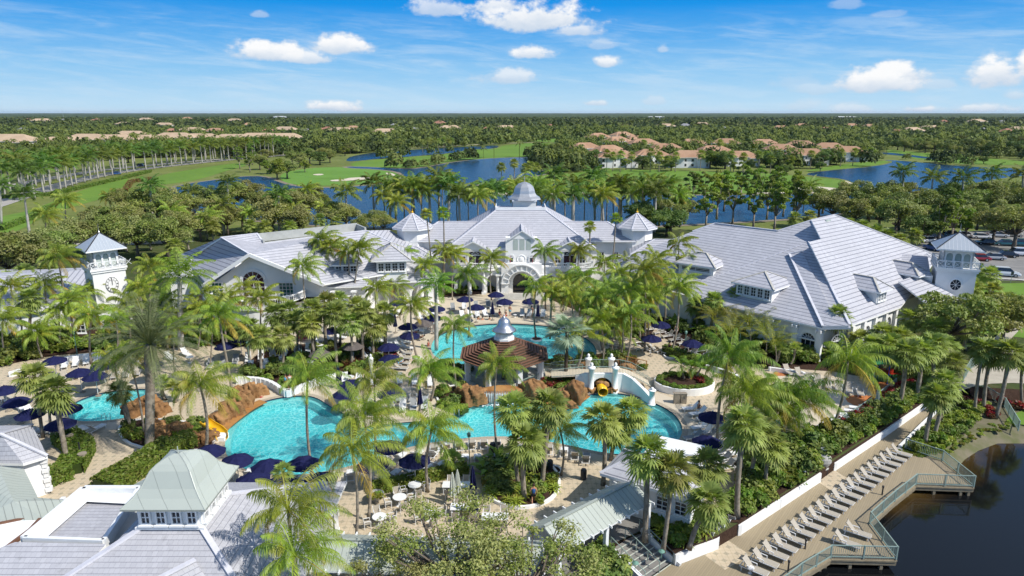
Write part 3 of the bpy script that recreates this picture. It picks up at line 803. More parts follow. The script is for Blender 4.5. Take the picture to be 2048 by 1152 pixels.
def crown_coco(k, n_=24, L=3.5, wind=.17, nl=32, leaflet=.62, mt='leaf_coco', droop=.85, w=.10):
    ps = []
    for u, az in sph(n_, k):
        e0 = R(80 - 95 * u) + rng.uniform(-.15, .15)
        ps.append(pinnate(L * rng.uniform(.78, 1.1), e0, R(92) + rng.uniform(-.2, .3), az, nl, leaflet, w, droop, .55, 9, (wind, .02)))
    V, F = merge(ps); cnt = [len(f) for _, f in ps]; mi = np.concatenate([np.full(c, 1 if (i > n_ * .8 and rng.random() < .55) else 0) for i, c in enumerate(cnt)]); return np_mesh('palm_crown', V, F, [mt, 'leaf_old'], mi)
CN = lambda k: crown_coco(k, 22, 3.5, .17, 54, .68, 'leaf_coco', .95, .052)
def crown_royal(k, n_=20, L=3.8, nl=24, mt='leaf_royal', far=False):
    ps = []
    for u, az in sph(n_, k):
        e0 = R(82 - 92 * u) + rng.uniform(-.12, .12)
        ps.append(pinnate(L * rng.uniform(.88, 1.06), e0, R(82), az, nl, .85 if not far else 1.0, .13 if not far else .26, .5, .5, 7 if not far else 5, (.06, 0)))
    V, F = merge(ps); return np_mesh('palm_crown', V, F, mt)
def crown_date(k):
    ps = []
    for u, az in sph(62, k):
        e0 = R(86 - 118 * u) + rng.uniform(-.1, .1)
        ps.append(pinnate(4.6 * rng.uniform(.9, 1.08), e0, R(66), az, 44, .62, .05, .3, .8, 9, (.02, 0), .25, .06, .12))
    V, F = merge(ps); return np_mesh('palm_crown', V, F, 'leaf_date')
def crown_areca(k, n_=16, L=2.6):
    ps = []
    for u, az in sph(n_, k):
        e0 = R(84 - 50 * u) + rng.uniform(-.1, .1)
        v, f = pinnate(L * rng.uniform(.8, 1.1), e0, R(80), az, 18, .5, .06, .4, .6, 8, (.08, 0), .2, .05, .25)
        v = np.array(v) + np.array([math.cos(az) * .25, math.sin(az) * .25, 0]); ps.append((v, f))
    V, F = merge(ps); return np_mesh('palm_crown', V, F, 'leaf_areca')
def crown_sabal(k, n_=36, pl=.95, rad=1.0, mt='leaf_sabal', nb=15, droop=.55, top=80, low=-55, w=.03, span=R(250)):
    ps = []
    for u, az in sph(n_, k):
        e0 = R(top + (low - top) * u) + rng.uniform(-.15, .15)
        ps.append(fan(pl * rng.uniform(.75, 1.1), rad * rng.uniform(.85, 1.1), e0, az, nb, span, droop, (.05, 0), .25, w))
    V, F = merge(ps); return np_mesh('palm_crown', V, F, mt)
def trunk_mesh(kind, H, r0, r1, mt, curve=.0, n=8, seg=10):
    mb = MB(); pts = []; rad = []
    for i in range(seg + 1):
        t = i / seg
        r = r0 + (r1 - r0) * t
        if kind == 'royal': r = r0 * (1.15 - .35 * t + .18 * math.sin(math.pi * min(1, t * 1.3)))
        elif kind == 'date': r = r0 * (1 + .25 * (t > .85)) + (.02 if i % 2 else 0)
        else: r *= (1.25 if i == 0 else 1) * (1.04 if i % 2 else .96)
        pts.append((curve * math.sin(math.pi * t) * H, 0, H * t)); rad.append(r)
    mb.tube(pts, rad, n)
    o = mb.build('palm_trunk', mt, None, True); me = o.data; bpy.data.objects.remove(o); return me
TR = {'coco': [trunk_mesh('coco', 10, .15, .10, 'bark_palm', c) for c in (.0, .035, -.03)],
      'sabal': [trunk_mesh('sabal', 10, .19, .17, 'bark_palm', c) for c in (.0, .015, -.015)],
      'royal': [trunk_mesh('royal', 10, .26, .2, 'bark_royal', 0)], 'wash': [trunk_mesh('wash', 10, .20, .12, 'bark_palm', .01)],
      'date': [trunk_mesh('date', 10, .36, .34, 'bark_palm', 0, 12, 48)], 'bismarck': [trunk_mesh('b', 10, .22, .2, 'bark_dark', 0)],
      'areca': [trunk_mesh('coco', 10, .06, .04, 'bark_palm', .02)]}
TR['adonidia'] = TR['conear'] = TR['coco']; TR['lowfan'] = TR['sabal']
CR = {'coco': [crown_coco(k) for k in range(6)] + [crown_coco(9, 14, 3.3, .24)],
      'conear': [CN(50 + k) for k in range(5)], 'royal': [crown_royal(k) for k in range(3)], 'royal_far': [crown_royal(k, 17, 3.6, 13, 'leaf_royal_far', True) for k in range(4)],
      'date': [crown_date(1)], 'areca': [crown_areca(k) for k in range(4)],
      'sabal': [crown_sabal(k) for k in range(5)], 'wash': [crown_sabal(9 + k, 26, .8, .85, 'leaf_coco', 11, .35, 75, -35) for k in range(2)],
      'bismarck': [crown_sabal(20, 19, 1.5, 1.55, 'leaf_bismarck', 22, .3, 80, -45, .05, R(235))],
      'adonidia': [crown_coco(30, 10, 2.0, .05, 20, .5, 'leaf_royal', .3, .07)],
      'lowfan': [crown_sabal(40, 18, .7, .7, 'leaf_sabal', 12, .4, 80, -10)]}
PALMDESC = {'conear': ('coconut_palm', 'coconut palm with windblown fronds'), 'coco': ('coconut_palm', 'coconut palm with windblown fronds'), 'royal': ('royal_palm', 'royal palm with pale trunk'), 'royal_far': ('royal_palm', 'tall royal palm with pale trunk'),
            'date': ('date_palm', 'date palm with grey-green crown'), 'areca': ('areca_palm', 'bushy yellow-green areca palm'), 'sabal': ('cabbage_palm', 'cabbage palm with round fan crown'),
            'wash': ('fan_palm', 'tall thin fan palm'), 'bismarck': ('bismarck_palm', 'silver-blue fan palm'), 'adonidia': ('christmas_palm', 'small palm with several trunks'), 'lowfan': ('dwarf_palm', 'low bushy fan palm')}
REG = []                      # (object, photo x, base description, place phrase, group) for labels
def to_px(p):
    """photo pixel of a world point (used only to put the ordinals of the labels in order)"""
    y, z = p[1], p[2] - HC
    t = y * CP - z * SP
    return 1024 + FP * p[0] / t, 576 - FP * (z * CP + y * SP) / t
def register(o, p, desc, place, group): REG.append((o, to_px(p)[0], desc, place, group))
def palm3(kind, base, top, place, group, size=1.0, crownz=0.0):
    base = Vector(base); top = Vector(top); d = top - base; L = d.length
    nm, desc = PALMDESC[kind]
    t = thing(nm, None, 'palm tree', base)
    tk = 'royal' if kind == 'royal_far' else kind
    tr = mesh_obj('trunk', random.choice(TR[tk]), t)
    q = Vector((0, 0, 1)).rotation_difference(d.normalized())
    tr.rotation_mode = 'QUATERNION'; tr.rotation_quaternion = q
    ws = .8 + .25 * random.random()
    tr.scale = (ws * min(1.25, size), ws * min(1.25, size), L / 10)
    c = mesh_obj('crown', random.choice(CR[kind]), t, d, (0, 0, 0), (size,) * 3)
    if kind in ('conear', 'coco', 'royal', 'royal_far'): c.rotation_euler = (random.uniform(-.08, .08), random.uniform(-.08, .08), random.uniform(-.5, .5))
    else: c.rotation_euler = (random.uniform(-.1, .1), random.uniform(-.1, .1), random.uniform(0, 6.28))
    register(t, top, desc, place, group); return t
def palm(kind, bx, by, cx, cy, place, group, z=0.0, size=None):
    """trunk foot seen at (bx, by), crown heart seen at (cx, cy)"""
    b = P(bx, by, z); top = PY(cx, cy, b.y)
    if top.z < z + 1.2: top.z = z + 1.2
    return palm3(kind, b, top, place, group, size or random.uniform(.9, 1.08))
def palmh(kind, cx, cy, h, place, group, z=0.0, size=None, lean=.4):
    top = P(cx, cy, z + h); b = Vector((top.x + random.uniform(-lean, lean), top.y + random.uniform(-lean, lean), z))
    return palm3(kind, b, top, place, group, size or random.uniform(.9, 1.08))

def leafcloud(blobs, n_, size, mats, name='leaves', flat=.5, shell=.55, mi_of=None, asp=1.6, stretch=1.0):
    """leaf cards spread through the outer part of a set of ellipsoids"""
    blobs = np.array(blobs, dtype=float); vol = (blobs[:, 3] * blobs[:, 4] * blobs[:, 5]) ** .67; pr = vol / vol.sum()
    bi = rng.choice(len(blobs), n_, p=pr); B = blobs[bi]
    d = _n(rng.normal(size=(n_, 3))); d[:, 2] = np.where(d[:, 2] < -.35, -d[:, 2], d[:, 2])
    r = shell + (1 - shell) * rng.random(n_) ** .6; r *= 1 + .12 * np.sin(d[:, 0] * 9 + bi) * np.cos(d[:, 1] * 8)
    C = B[:, :3] + d * B[:, 3:6] * r[:, None]
    nrm = _n(d * .9 + rng.normal(size=(n_, 3)) * .75 + np.array([0, 0, flat]))
    a = _n(np.cross(nrm, rng.normal(size=(n_, 3)))); b = np.cross(nrm, a)
    s = size * rng.uniform(.6, 1.35, n_)[:, None]
    a = a * s * asp * .5; b = b * s * .5
    V = np.stack([C - a, C + b * .9, C + a * stretch, C - b * .9], 1).reshape(-1, 3)
    F = np.arange(n_ * 4).reshape(-1, 4)
    mi = None
    if isinstance(mats, (list, tuple)) and len(mats) > 1:
        lum = rng.random(len(blobs)); mi = (lum[bi] + rng.normal(size=n_) * .12 > .55).astype(int)
    return np_mesh(name, V, F, mats, mi)
def crown_blobs(rad, hgt, z0, n_, jit=.6, top=1.0):
    out = []
    for i in range(n_):
        a = rng.uniform(0, 6.283); rr = rad * math.sqrt(rng.random()) * .78
        zz = z0 + hgt * (rng.random() ** top) * (1 - .55 * (rr / rad) ** 2)
        s = rad * rng.uniform(.15, .36)
        out.append((rr * math.cos(a), rr * math.sin(a), zz, s, s, s * rng.uniform(.6, .85)))
    return out
def limbs(blobs, H0, r0, mt, name='trunk', per=.5):
    mb = MB(); fork = Vector((0, 0, H0))
    mb.tube([(0, 0, -.1), (0.05, .02, H0 * .5), fork], [r0 * 1.3, r0, r0 * .85], 8)
    for b in blobs:
        if rng.random() > per: continue
        e = Vector(b[:3]); m_ = fork.lerp(e, .5) + Vector((rng.uniform(-.3, .3), rng.uniform(-.3, .3), -.1 * (e - fork).length))
        mb.tube([fork, m_, e], [r0 * .6, r0 * .32, r0 * .1], 5)
    o = mb.build(name, mt, None, True); me = o.data; bpy.data.objects.remove(o); return me
TREES = {}
def tree_kind(key, rad, hgt, z0, nb, nleaf, lsize, mats, r0, bark, var=4, flat=.5, shell=.5, top=1.0):
    L = []
    for k in range(var):
        bl = crown_blobs(rad, hgt, z0, nb, top=top)
        L.append((limbs(bl, z0 * .75, r0, bark), leafcloud(bl, nleaf, lsize, mats, 'crown', flat, shell)))
    TREES[key] = L
tree_kind('oak', 4.2, 3.4, 3.2, 34, 6500, .21, ['leaf_oak', 'leaf_oak_grey'], .28, 'bark_oak', 5)
tree_kind('greyoak', 4.0, 3.2, 3.0, 34, 6000, .20, ['leaf_oak_grey', 'leaf_oak'], .24, 'bark_oak', 4)
tree_kind('pine', 2.6, 6.0, 4.2, 26, 4200, .24, ['leaf_bright', 'leaf_oak'], .22, 'bark_palm', 4, .2, .4)
tree_kind('broad', 4.6, 3.6, 2.6, 34, 6500, .23, ['leaf_dark', 'leaf_oak'], .3, 'bark_dark', 4)
tree_kind('bright', 3.6, 3.6, 2.4, 22, 4200, .26, ['leaf_bright', 'leaf_oak'], .24, 'bark_oak', 3)
TREEDESC = {'oak': ('oak_tree', 'live oak with rounded crown'), 'greyoak': ('buttonwood_tree', 'grey-green spreading tree'), 'pine': ('pine_tree', 'feathery green tree'),
            'broad': ('fig_tree', 'dense dark green tree'), 'bright': ('mahogany_tree', 'bright green leafy tree')}
def tree(key, base, place, group, sc=1.0, sz=1.0):
    nm, desc = TREEDESC[key]; t = thing(nm, None, 'tree', base, random.uniform(0, 6.28)); t.scale = (sc, sc, sc * sz)
    tr, cr = random.choice(TREES[key]); mesh_obj('trunk', tr, t); mesh_obj('crown', cr, t)
    register(t, (base[0], base[1], base[2] + 4), desc, place, group); return t
def treec(key, cx, cy, h, place, group, z=-.05, sc=1.0, sz=1.0):
    """crown centre seen at (cx, cy), h metres above the foot"""
    p = P(cx, cy, z + h); return tree(key, (p.x, p.y, z), place, group, sc, sz)
# shrubs and hedges
def shrub_mesh(rx, ry, h, n_, size, mats, nb=9):
    bl = []
    for i in range(nb):
        a = rng.uniform(0, 6.28); q = math.sqrt(rng.random()) * .6
        bl.append((rx * q * math.cos(a), ry * q * math.sin(a), h * rng.uniform(.25, .6), rx * .5, ry * .5, h * .42))
    return leafcloud(bl, n_, size, mats, 'shrub', .6, .35)
SHR = {'green': [shrub_mesh(.9, .9, 1.1, 900, .17, ['leaf_hedge', 'leaf_oak']) for _ in range(4)],
       'dark': [shrub_mesh(1.1, 1.1, 1.5, 1000, .2, ['leaf_dark', 'leaf_oak']) for _ in range(3)],
       'lime': [shrub_mesh(.75, .75, .8, 650, .17, ['leaf_lime', 'leaf_hedge']) for _ in range(3)],
       'red': [shrub_mesh(.8, .8, .95, 800, .17, ['leaf_red', 'leaf_bronze']) for _ in range(3)],
       'bronze': [shrub_mesh(.8, .8, .9, 600, .2, ['leaf_bronze', 'leaf_red']) for _ in range(2)],
       'magenta': [shrub_mesh(.9, .9, 1.4, 800, .15, ['leaf_magenta', 'leaf_hedge']) for _ in range(2)],
       'grassy': [shrub_mesh(.8, .8, .9, 700, .16, ['leaf_areca', 'leaf_hedge']) for _ in range(2)]}
def strap_mesh(n_, L, w, mats, e=70):
    ps = []
    for u, az in sph(n_, 0):
        e0 = R(e + 10 - e * u); h = np.array([math.cos(az), math.sin(az), 0]); s = np.array([-h[1], h[0], 0]) * w
        a = np.zeros(3); b = h * math.cos(e0) * L * .55 + UPV * math.sin(e0) * L * .55; c = b + h * math.cos(e0 - .9) * L * .45 + UPV * math.sin(e0 - .9) * L * .45
        ps.append(([a - s * .5, a + s * .5, b + s, b - s, b + s, b - s, c, c], [(0, 1, 2, 3), (5, 4, 6, 7)]))
    V, F = merge(ps); V[:, 2] += .05; return np_mesh('plant', V, F, mats)
SHR['strappy'] = [strap_mesh(26, 1.3, .06, 'leaf_bronze')]; SHR['lily'] = [strap_mesh(30, 1.2, .09, 'leaf_lime')]; SHR['banana'] = [strap_mesh(12, 2.9, .30, 'leaf_hedge', 55)]
SHRDESC = {'green': ('green_shrub', 'glossy green shrub'), 'dark': ('dark_shrub', 'dark leafy shrub'), 'lime': ('lime_shrub', 'yellow-green shrub'), 'red': ('croton_shrub', 'crimson-leaved shrub'),
           'bronze': ('bronze_shrub', 'bronze-leaved shrub'), 'magenta': ('bougainvillea', 'magenta flowering bougainvillea'), 'grassy': ('fern_clump', 'feathery yellow-green fern clump'),
           'strappy': ('cordyline', 'bronze strap-leaved plant'), 'lily': ('crinum_lily', 'lime strap-leaved plant'), 'banana': ('banana_plant', 'broad-leaved banana plant')}
def shrub(kind, x, y, place, group, z=0.0, sc=1.0, world=False, sz=1.0):
    p = Vector((x, y, z)) if world else P(x, y, z)
    nm, desc = SHRDESC[kind]
    o = mesh_obj(nm, random.choice(SHR[kind]), None, p, (0, 0, random.uniform(0, 6.28)), (sc * random.uniform(.85, 1.15), sc * random.uniform(.85, 1.15), sc * sz * random.uniform(.85, 1.15)))
    o['category'] = 'shrub' if kind not in ('strappy', 'lily', 'banana', 'grassy') else 'plant'
    register(o, p, desc, place, group); return o
def shrubs_line(kinds, pts, step, place, group, z=0.0, sc=1.0, jit=.3, sz=1.0):
    w_ = [P(x, y, z) for x, y in pts]; k = 0; rest = 0.0
    for a, b in zip(w_, w_[1:]):
        L = (b - a).length; d = rest
        while d < L:
            p = a.lerp(b, d / L); kd = kinds[k % len(kinds)]; k += 1
            shrub(kd, p.x + random.uniform(-jit, jit), p.y + random.uniform(-jit, jit), place, group, z, sc, True, sz)
            d += step * random.uniform(.85, 1.15)
        rest = d - L
def shrubs_area(kinds, poly, n_, place, group, z=0.0, sc=1.0, sz=1.0):
    q = [tuple(P(x, y, z)[:2]) for x, y in poly]; xs = [p[0] for p in q]; ys = [p[1] for p in q]; pts = []; tries = 0
    while len(pts) < n_ and tries < 4000:
        tries += 1; p = (random.uniform(min(xs), max(xs)), random.uniform(min(ys), max(ys)))
        if inside(p, q) and all((p[0] - a) ** 2 + (p[1] - b) ** 2 > (.75 * sc) ** 2 for a, b in pts):
            pts.append(p); shrub(random.choice(kinds), p[0], p[1], place, group, z, sc, True, sz)
def hedge(path, wd, ht, place, label, z=0.0, mats=('leaf_hedge', 'leaf_oak'), dens=260, lsize=.16, world=None):
    """clipped hedge: woody fill inside, leaf cards on every face"""
    w_ = world or [P(x, y, z) for x, y in path]
    V = []; F = []; core = MB()
    for a, b in zip(w_, w_[1:]):
        L = (b - a).length; d = (b - a).normalized(); nn = Vector((-d.y, d.x, 0))
        core.beam(a + Vector((0, 0, ht * .45)), b + Vector((0, 0, ht * .45)), wd * .8, ht * .85)
        k = max(60, int(L * (wd + 2 * ht) * dens / 3))
        for _ in range(k):
            u = random.random() * L; s = random.uniform(-1, 1); q = random.random()
            if q < wd / (wd + 2 * ht): c = a + d * u + nn * s * wd / 2 + Vector((0, 0, ht + random.uniform(-.1, .1))); nv = Vector((0, 0, 1))
            else: sg = 1 if random.random() < .5 else -1; c = a + d * u + nn * sg * wd / 2 + Vector((0, 0, ht * (s * .5 + .5))); nv = nn * sg
            nv = (nv + Vector((random.gauss(0, .6), random.gauss(0, .6), random.gauss(0, .6)))).normalized()
            t1 = nv.orthogonal().normalized() * lsize * random.uniform(.5, 1.1); t2 = nv.cross(t1) * .6
            i = len(V); V += [c - t1, c + t2, c + t1, c - t2]; F.append((i, i + 1, i + 2, i + 3))
    me = np_mesh('hedge', np.array([tuple(v) for v in V]), np.array(F), list(mats), [random.random() < .3 for _ in F])
    t = thing('hedge', label, 'hedge', (0, 0, 0)); t['group'] = 'clipped hedges'
    mesh_obj('foliage', me, t); core.build('branches', 'ivy_fill', t); return t
# ================================================================ buildings
def plane3(a, b, c):
    A, B, C = P(*a), P(*b), P(*c); n = (B - A).cross(C - A).normalized()
    return (A, n if n.z > 0 else -n)
def on(pl, px, py):
    d = pix_dir(px, py); o = Vector((0, 0, HC)); t = (pl[0] - o).dot(pl[1]) / d.dot(pl[1]); return o + d * t
def roof_face(mb, pts, thick=.22, m=0, ms=1):
    """one roof plane as a slab with metres-along-eave / metres-up-slope texture coordinates"""
    pts = [Vector(p) for p in pts]
    n = Vector((0, 0, 0))
    for i in range(len(pts)):
        a, b = pts[i], pts[(i + 1) % len(pts)]
        n += Vector(((a.y - b.y) * (a.z + b.z), (a.z - b.z) * (a.x + b.x), (a.x - b.x) * (a.y + b.y)))
    n.normalize()
    if n.z < 0: pts = pts[::-1]; n = -n
    t = Vector((0, 0, 1)).cross(n)
    t = t.normalized() if t.length > 1e-4 else Vector((1, 0, 0)); s = n.cross(t)
    if len(pts) > 3:
        tr = tessellate_polygon([pts])
        for q in tr:
            q3 = [pts[i] for i in q]
            if (q3[1] - q3[0]).cross(q3[2] - q3[0]).z < 0: q3 = q3[::-1]
            mb.face(q3, m, [(p.dot(t), p.dot(s)) for p in q3])
            mb.face([p - Vector((0, 0, thick)) for p in q3[::-1]], ms, [(0, 0)] * 3)
    else:
        mb.face(pts, m, [(p.dot(t), p.dot(s)) for p in pts])
        mb.face([p - Vector((0, 0, thick)) for p in pts[::-1]], ms, [(0, 0)] * len(pts))
    for i in range(len(pts)):
        a, b = pts[i], pts[(i + 1) % len(pts)]; dz = Vector((0, 0, thick))
        mb.face([a - dz, b - dz, b, a], ms, [(0, 0)] * 4)
def caps(mb, segs, w_=.26, h=.12, m=2):
    for a, b in segs:
        a = Vector(a) + Vector((0, 0, h * .3)); b = Vector(b) + Vector((0, 0, h * .3)); mb.beam(a, b, w_, h, m)
        k = len(mb.f)
def hip_roof(mb, cx, cy, wx, wy, z0, h, rz=0.0, ridge=None, thick=.2, capw=.26, m=0, ms=1, mc=2):
    """hipped roof over a rectangle; ridge length defaults to wx - wy"""
    rl = max(0, (wx - wy) if ridge is None else ridge) / 2
    c, s = math.cos(rz), math.sin(rz)
    T = lambda x, y, z: Vector((cx + x * c - y * s, cy + x * s + y * c, z))
    A, B, C, D = T(-wx / 2, -wy / 2, z0), T(wx / 2, -wy / 2, z0), T(wx / 2, wy / 2, z0), T(-wx / 2, wy / 2, z0)
    E, F_ = T(-rl, 0, z0 + h), T(rl, 0, z0 + h)
    if rl > .01: fs = [(A, B, F_, E), (B, C, F_), (C, D, E, F_), (D, A, E)]
    else: fs = [(A, B, E), (B, C, E), (C, D, E), (D, A, E)]
    for f in fs: roof_face(mb, f, thick, m, ms)
    if capw: caps(mb, [(A, E), (B, F_), (C, F_), (D, E)] + ([(E, F_)] if rl > .01 else []), capw, .1, mc)
def gable_roof(mb, cx, cy, wx, ln, z0, h, rz=0.0, thick=.2, capw=.24, m=0, ms=1, mc=2):
    """ridge along local y"""
    c, s = math.cos(rz), math.sin(rz); T = lambda x, y, z: Vector((cx + x * c - y * s, cy + x * s + y * c, z))
    A, B, C, D = T(-wx / 2, -ln / 2, z0), T(wx / 2, -ln / 2, z0), T(wx / 2, ln / 2, z0), T(-wx / 2, ln / 2, z0); E, F_ = T(0, -ln / 2, z0 + h), T(0, ln / 2, z0 + h)
    roof_face(mb, (A, E, F_, D), thick, m, ms); roof_face(mb, (B, C, F_, E), thick, m, ms)
    if capw: caps(mb, [(E, F_)], capw, .1, mc)
WC = {}
def window_mesh(w_, h, arch, nx, ny, frame='white_paint', fw=.1, surround=0.0):
    fr = MB(); pn = MB(); r = w_ / 2
    fr.box((-w_ / 2 + fw / 2, -.05, h / 2), (fw, .14, h)); fr.box((w_ / 2 - fw / 2, -.05, h / 2), (fw, .14, h)); fr.box((0, -.053, fw / 2), (w_ - 2 * fw, .14, fw))
    fr.box((0, -.12, -.05), (w_ + .2, .24, .1))
    if arch:
        k = 12; pts = [(math.cos(math.pi * i / k) * (r - fw / 2), -.05, h + math.sin(math.pi * i / k) * (r - fw / 2)) for i in range(k + 1)]
        for a, b in zip(pts, pts[1:]): fr.beam(a, b, .14, fw, up=(0, 1, 0) if False else (0, 0, 1))
        fr.box((0, -.056, h), (w_ - 2 * fw, .12, fw * .9))
        for i in range(1, 6): a_ = math.pi * i / 6; fr.beam((0, -.05, h), (math.cos(a_) * (r - fw), -.05, h + math.sin(a_) * (r - fw)), .05, .05)
        pts = [(math.cos(math.pi * i / 8) * r * .5, -.045, h + math.sin(math.pi * i / 8) * r * .5) for i in range(9)]
        for a, b in zip(pts, pts[1:]): fr.beam(a, b, .05, .05)
        pn.face([(-r + .02, -.02, .02), (r - .02, -.02, .02)] + [((r - .02) * math.cos(math.pi * i / k), -.02, h + (r - .02) * math.sin(math.pi * i / k)) for i in range(k + 1)])
    else:
        fr.box((0, -.053, h - fw / 2), (w_ - 2 * fw, .14, fw)); pn.face([(-w_ / 2 + .02, -.02, .02), (w_ / 2 - .02, -.02, .02), (w_ / 2 - .02, -.02, h - .02), (-w_ / 2 + .02, -.02, h - .02)])
    for i in range(1, nx): fr.box((-w_ / 2 + w_ * i / nx, -.04, h / 2), (.055, .09, h - 2 * fw))
    for i in range(1, ny): fr.box((0, -.037, h * i / ny), (w_ - 2 * fw, .08, .055))
    if surround:
        s = surround
        fr.box((-w_ / 2 - s / 2, -.06, h / 2), (s, .12, h)); fr.box((w_ / 2 + s / 2, -.06, h / 2), (s, .12, h))
        if arch:
            k = 12; pts = [(math.cos(math.pi * i / k) * (r + s / 2), -.06, h + math.sin(math.pi * i / k) * (r + s / 2)) for i in range(k + 1)]
            for a, b in zip(pts, pts[1:]): fr.beam(a, b, .12, s)
        else: fr.box((0, -.063, h + s / 2), (w_ + 2 * s, .12, s))
    a = fr.build('window', frame); b = pn.build('pane', 'glass_dark'); ma, mb_ = a.data, b.data
    bpy.data.objects.remove(a); bpy.data.objects.remove(b); return ma, mb_
def window(parent, p, rz, w_, h, arch=False, nx=2, ny=3, glass='glass_dark', surround=0.0, label=None, base=None):
    """p: foot centre of the window on the wall; rz: wall turned from facing -y"""
    key = (round(w_, 2), round(h, 2), arch, nx, ny, surround)
    if key not in WC: WC[key] = window_mesh(w_, h, arch, nx, ny, surround=surround)
    o = Vector(base if base is not None else parent.location)
    wn = mesh_obj('window', WC[key][0], parent, Vector(p) - o, (0, 0, rz))
    pane = mesh_obj('pane', WC[key][1], wn)
    if glass != 'glass_dark':
        pane.material_slots[0].link = 'OBJECT'; pane.material_slots[0].material = M[glass]
    return wn
def building(name, label, cat='building', group=None):
    t = thing(name, label, cat, (0, 0, 0), 0, group); return t
def wall_box(mb, cx, cy, wx, wy, z0, z1, rz=0.0, m=0): mb.box((cx, cy, (z0 + z1) / 2), (wx, wy, z1 - z0), rz, m)
def dormer(parent, p, rz, w_, h, depth, n_, roofh, mat_='roof_tile', over=.5, wh=1.3, hip=True, gl='glass_dark'):
    """p: foot centre of the dormer front; body runs back into the slope"""
    c, s = math.cos(rz), math.sin(rz); p = Vector(p)
    T = lambda x, y: (p.x + x * c - y * s, p.y + x * s + y * c)
    mb = MB(); cx, cy = T(0, depth / 2); wall_box(mb, cx, cy, w_, depth, p.z - 1.2, p.z + h, rz)
    d = mb.build('dormer', 'stucco', parent)
    mb = MB()
    if hip: hip_roof(mb, cx, cy, w_ + 2 * over, depth + 2 * over, p.z + h, roofh, rz, None if w_ > depth else 0.0) if w_ > depth else hip_roof_y(mb, cx, cy, w_ + 2 * over, depth + 2 * over, p.z + h, roofh, rz)
    else: gable_roof(mb, cx, cy, w_ + 2 * over, depth + 2 * over, p.z + h, roofh, rz)
    mb.build('roof', [mat_, 'stucco_trim', 'kerb'], d)
    ww = (w_ - .3) / n_
    for i in range(n_):
        x, y = T(-w_ / 2 + .15 + ww * (i + .5), -.01)
        window(d, (x, y, p.z + (h - wh) * .45), rz, ww * .88, wh, False, 2, 3, gl, base=(0, 0, 0))
    return d
def hip_roof_y(mb, cx, cy, wx, ly, z0, h, rz):
    """hip at the front end only matters: ridge along local y"""
    hip_roof(mb, cx, cy, ly, wx, z0, h, rz + math.pi / 2)
def arch_wall(mb, T, x0, x1, z0, z1, holes, th=.4, m=0, back=True):
    """wall with real arched holes; T maps (x, y, z) local to world. holes: (cx, w, spring height)"""
    outer = [Vector((x0, 0, z0)), Vector((x1, 0, z0)), Vector((x1, 0, z1)), Vector((x0, 0, z1))]
    # cut the outline at the floor for each hole
    pts = [(x0, z0)]
    for cx, w_, sp in sorted(holes):
        r = w_ / 2; pts.append((cx - r, z0)); k = 10
        pts += [(cx - r * math.cos(math.pi * i / k), sp + r * math.sin(math.pi * i / k)) for i in range(k + 1)]
        pts.append((cx + r, z0))
    pts += [(x1, z0), (x1, z1), (x0, z1)]
    tr = tessellate_polygon([[Vector((a, b, 0)) for a, b in pts]])
    for t in tr:
        q = [pts[i] for i in t]; ar = (q[1][0] - q[0][0]) * (q[2][1] - q[0][1]) - (q[2][0] - q[0][0]) * (q[1][1] - q[0][1])
        if ar < 0: q = q[::-1]
        mb.face([T(a, 0, b) for a, b in q], m)
        if back: mb.face([T(a, th, b) for a, b in q[::-1]], m)
    for i in range(len(pts)):
        a, b = pts[i], pts[(i + 1) % len(pts)]
        mb.face([T(a[0], 0, a[1]), T(a[0], th, a[1]), T(b[0], th, b[1]), T(b[0], 0, b[1])], m)
def frame_T(ox, oy, rz):
    c, s = math.cos(rz), math.sin(rz); return lambda x, y, z: Vector((ox + x * c - y * s, oy + x * s + y * c, z))
def column(mb, x, y, z0, z1, r=.28, m=0):
    mb.box((x, y, z0 + .2), (r * 2.6, r * 2.6, .4), 0, m)
    mb.lathe([(r, z0 + .4), (r, (z0 + z1) / 2), (r * .86, z1 - .35), (r * 1.2, z1 - .3), (r * 1.2, z1 - .2)], (x, y, 0), 12, m)
    mb.box((x, y, z1 - .1), (r * 2.6, r * 2.6, .2), 0, m)
def balustrade(parent, pts, h=1.0, step=.32, base=(0, 0, 0), post_every=3.0, mt='stucco_trim'):
    """pts: world points along the foot; classical balusters, posts and rails"""
    b0 = Vector(base); mb = MB(); rl = MB(); lr = MB(); posts = []
    acc = 0; nxt = 0; np_ = 0
    pts = [Vector(p) for p in pts]
    for a, b in zip(pts, pts[1:]):
        rl.beam(a + Vector((0, 0, h)), b + Vector((0, 0, h)), .24, .14); lr.beam(a + Vector((0, 0, .12)), b + Vector((0, 0, .12)), .22, .12)
        L = (b - a).length; d = (b - a) / L
        while nxt < acc + L:
            p = a + d * (nxt - acc); mb.lathe([(.05, .18), (.085, .38), (.04, .62), (.06, h - .07)], p, 5); nxt += step
        acc += L
    tot = 0; nx = 0
    for a, b in zip(pts, pts[1:]):
        L = (b - a).length; d = (b - a) / L
        while nx <= tot + L + 1e-6: posts.append(a + d * (nx - tot)); nx += post_every
        tot += L
    rl = rl.build('top_rail', mt, parent); lr = lr.build('bottom_rail', mt, parent); mb = mb.build('baluster_panel', mt, parent)
    for o in (rl, lr, mb): o.location = -b0
    pm = MB(); pm.box((0, 0, h * .52), (.42, .42, h * 1.04)); pm.box((0, 0, h * 1.08), (.56, .56, .12)); po = pm.build('post', mt); me = po.data; bpy.data.objects.remove(po)
    for p in posts: mesh_obj('post', me, parent, p - b0)

ROOFM = ['roof_tile_far', 'stucco_trim', 'roof_cap']
plain('roof_cap', (.60, .60, .64), (.52, .52, .56), 1.0, .75)
RM = ROOFM
plain('parapet_grey', (.44, .45, .43), (.34, .35, .33), .5, .9)
CX = 1.6                      # axis of the main clubhouse
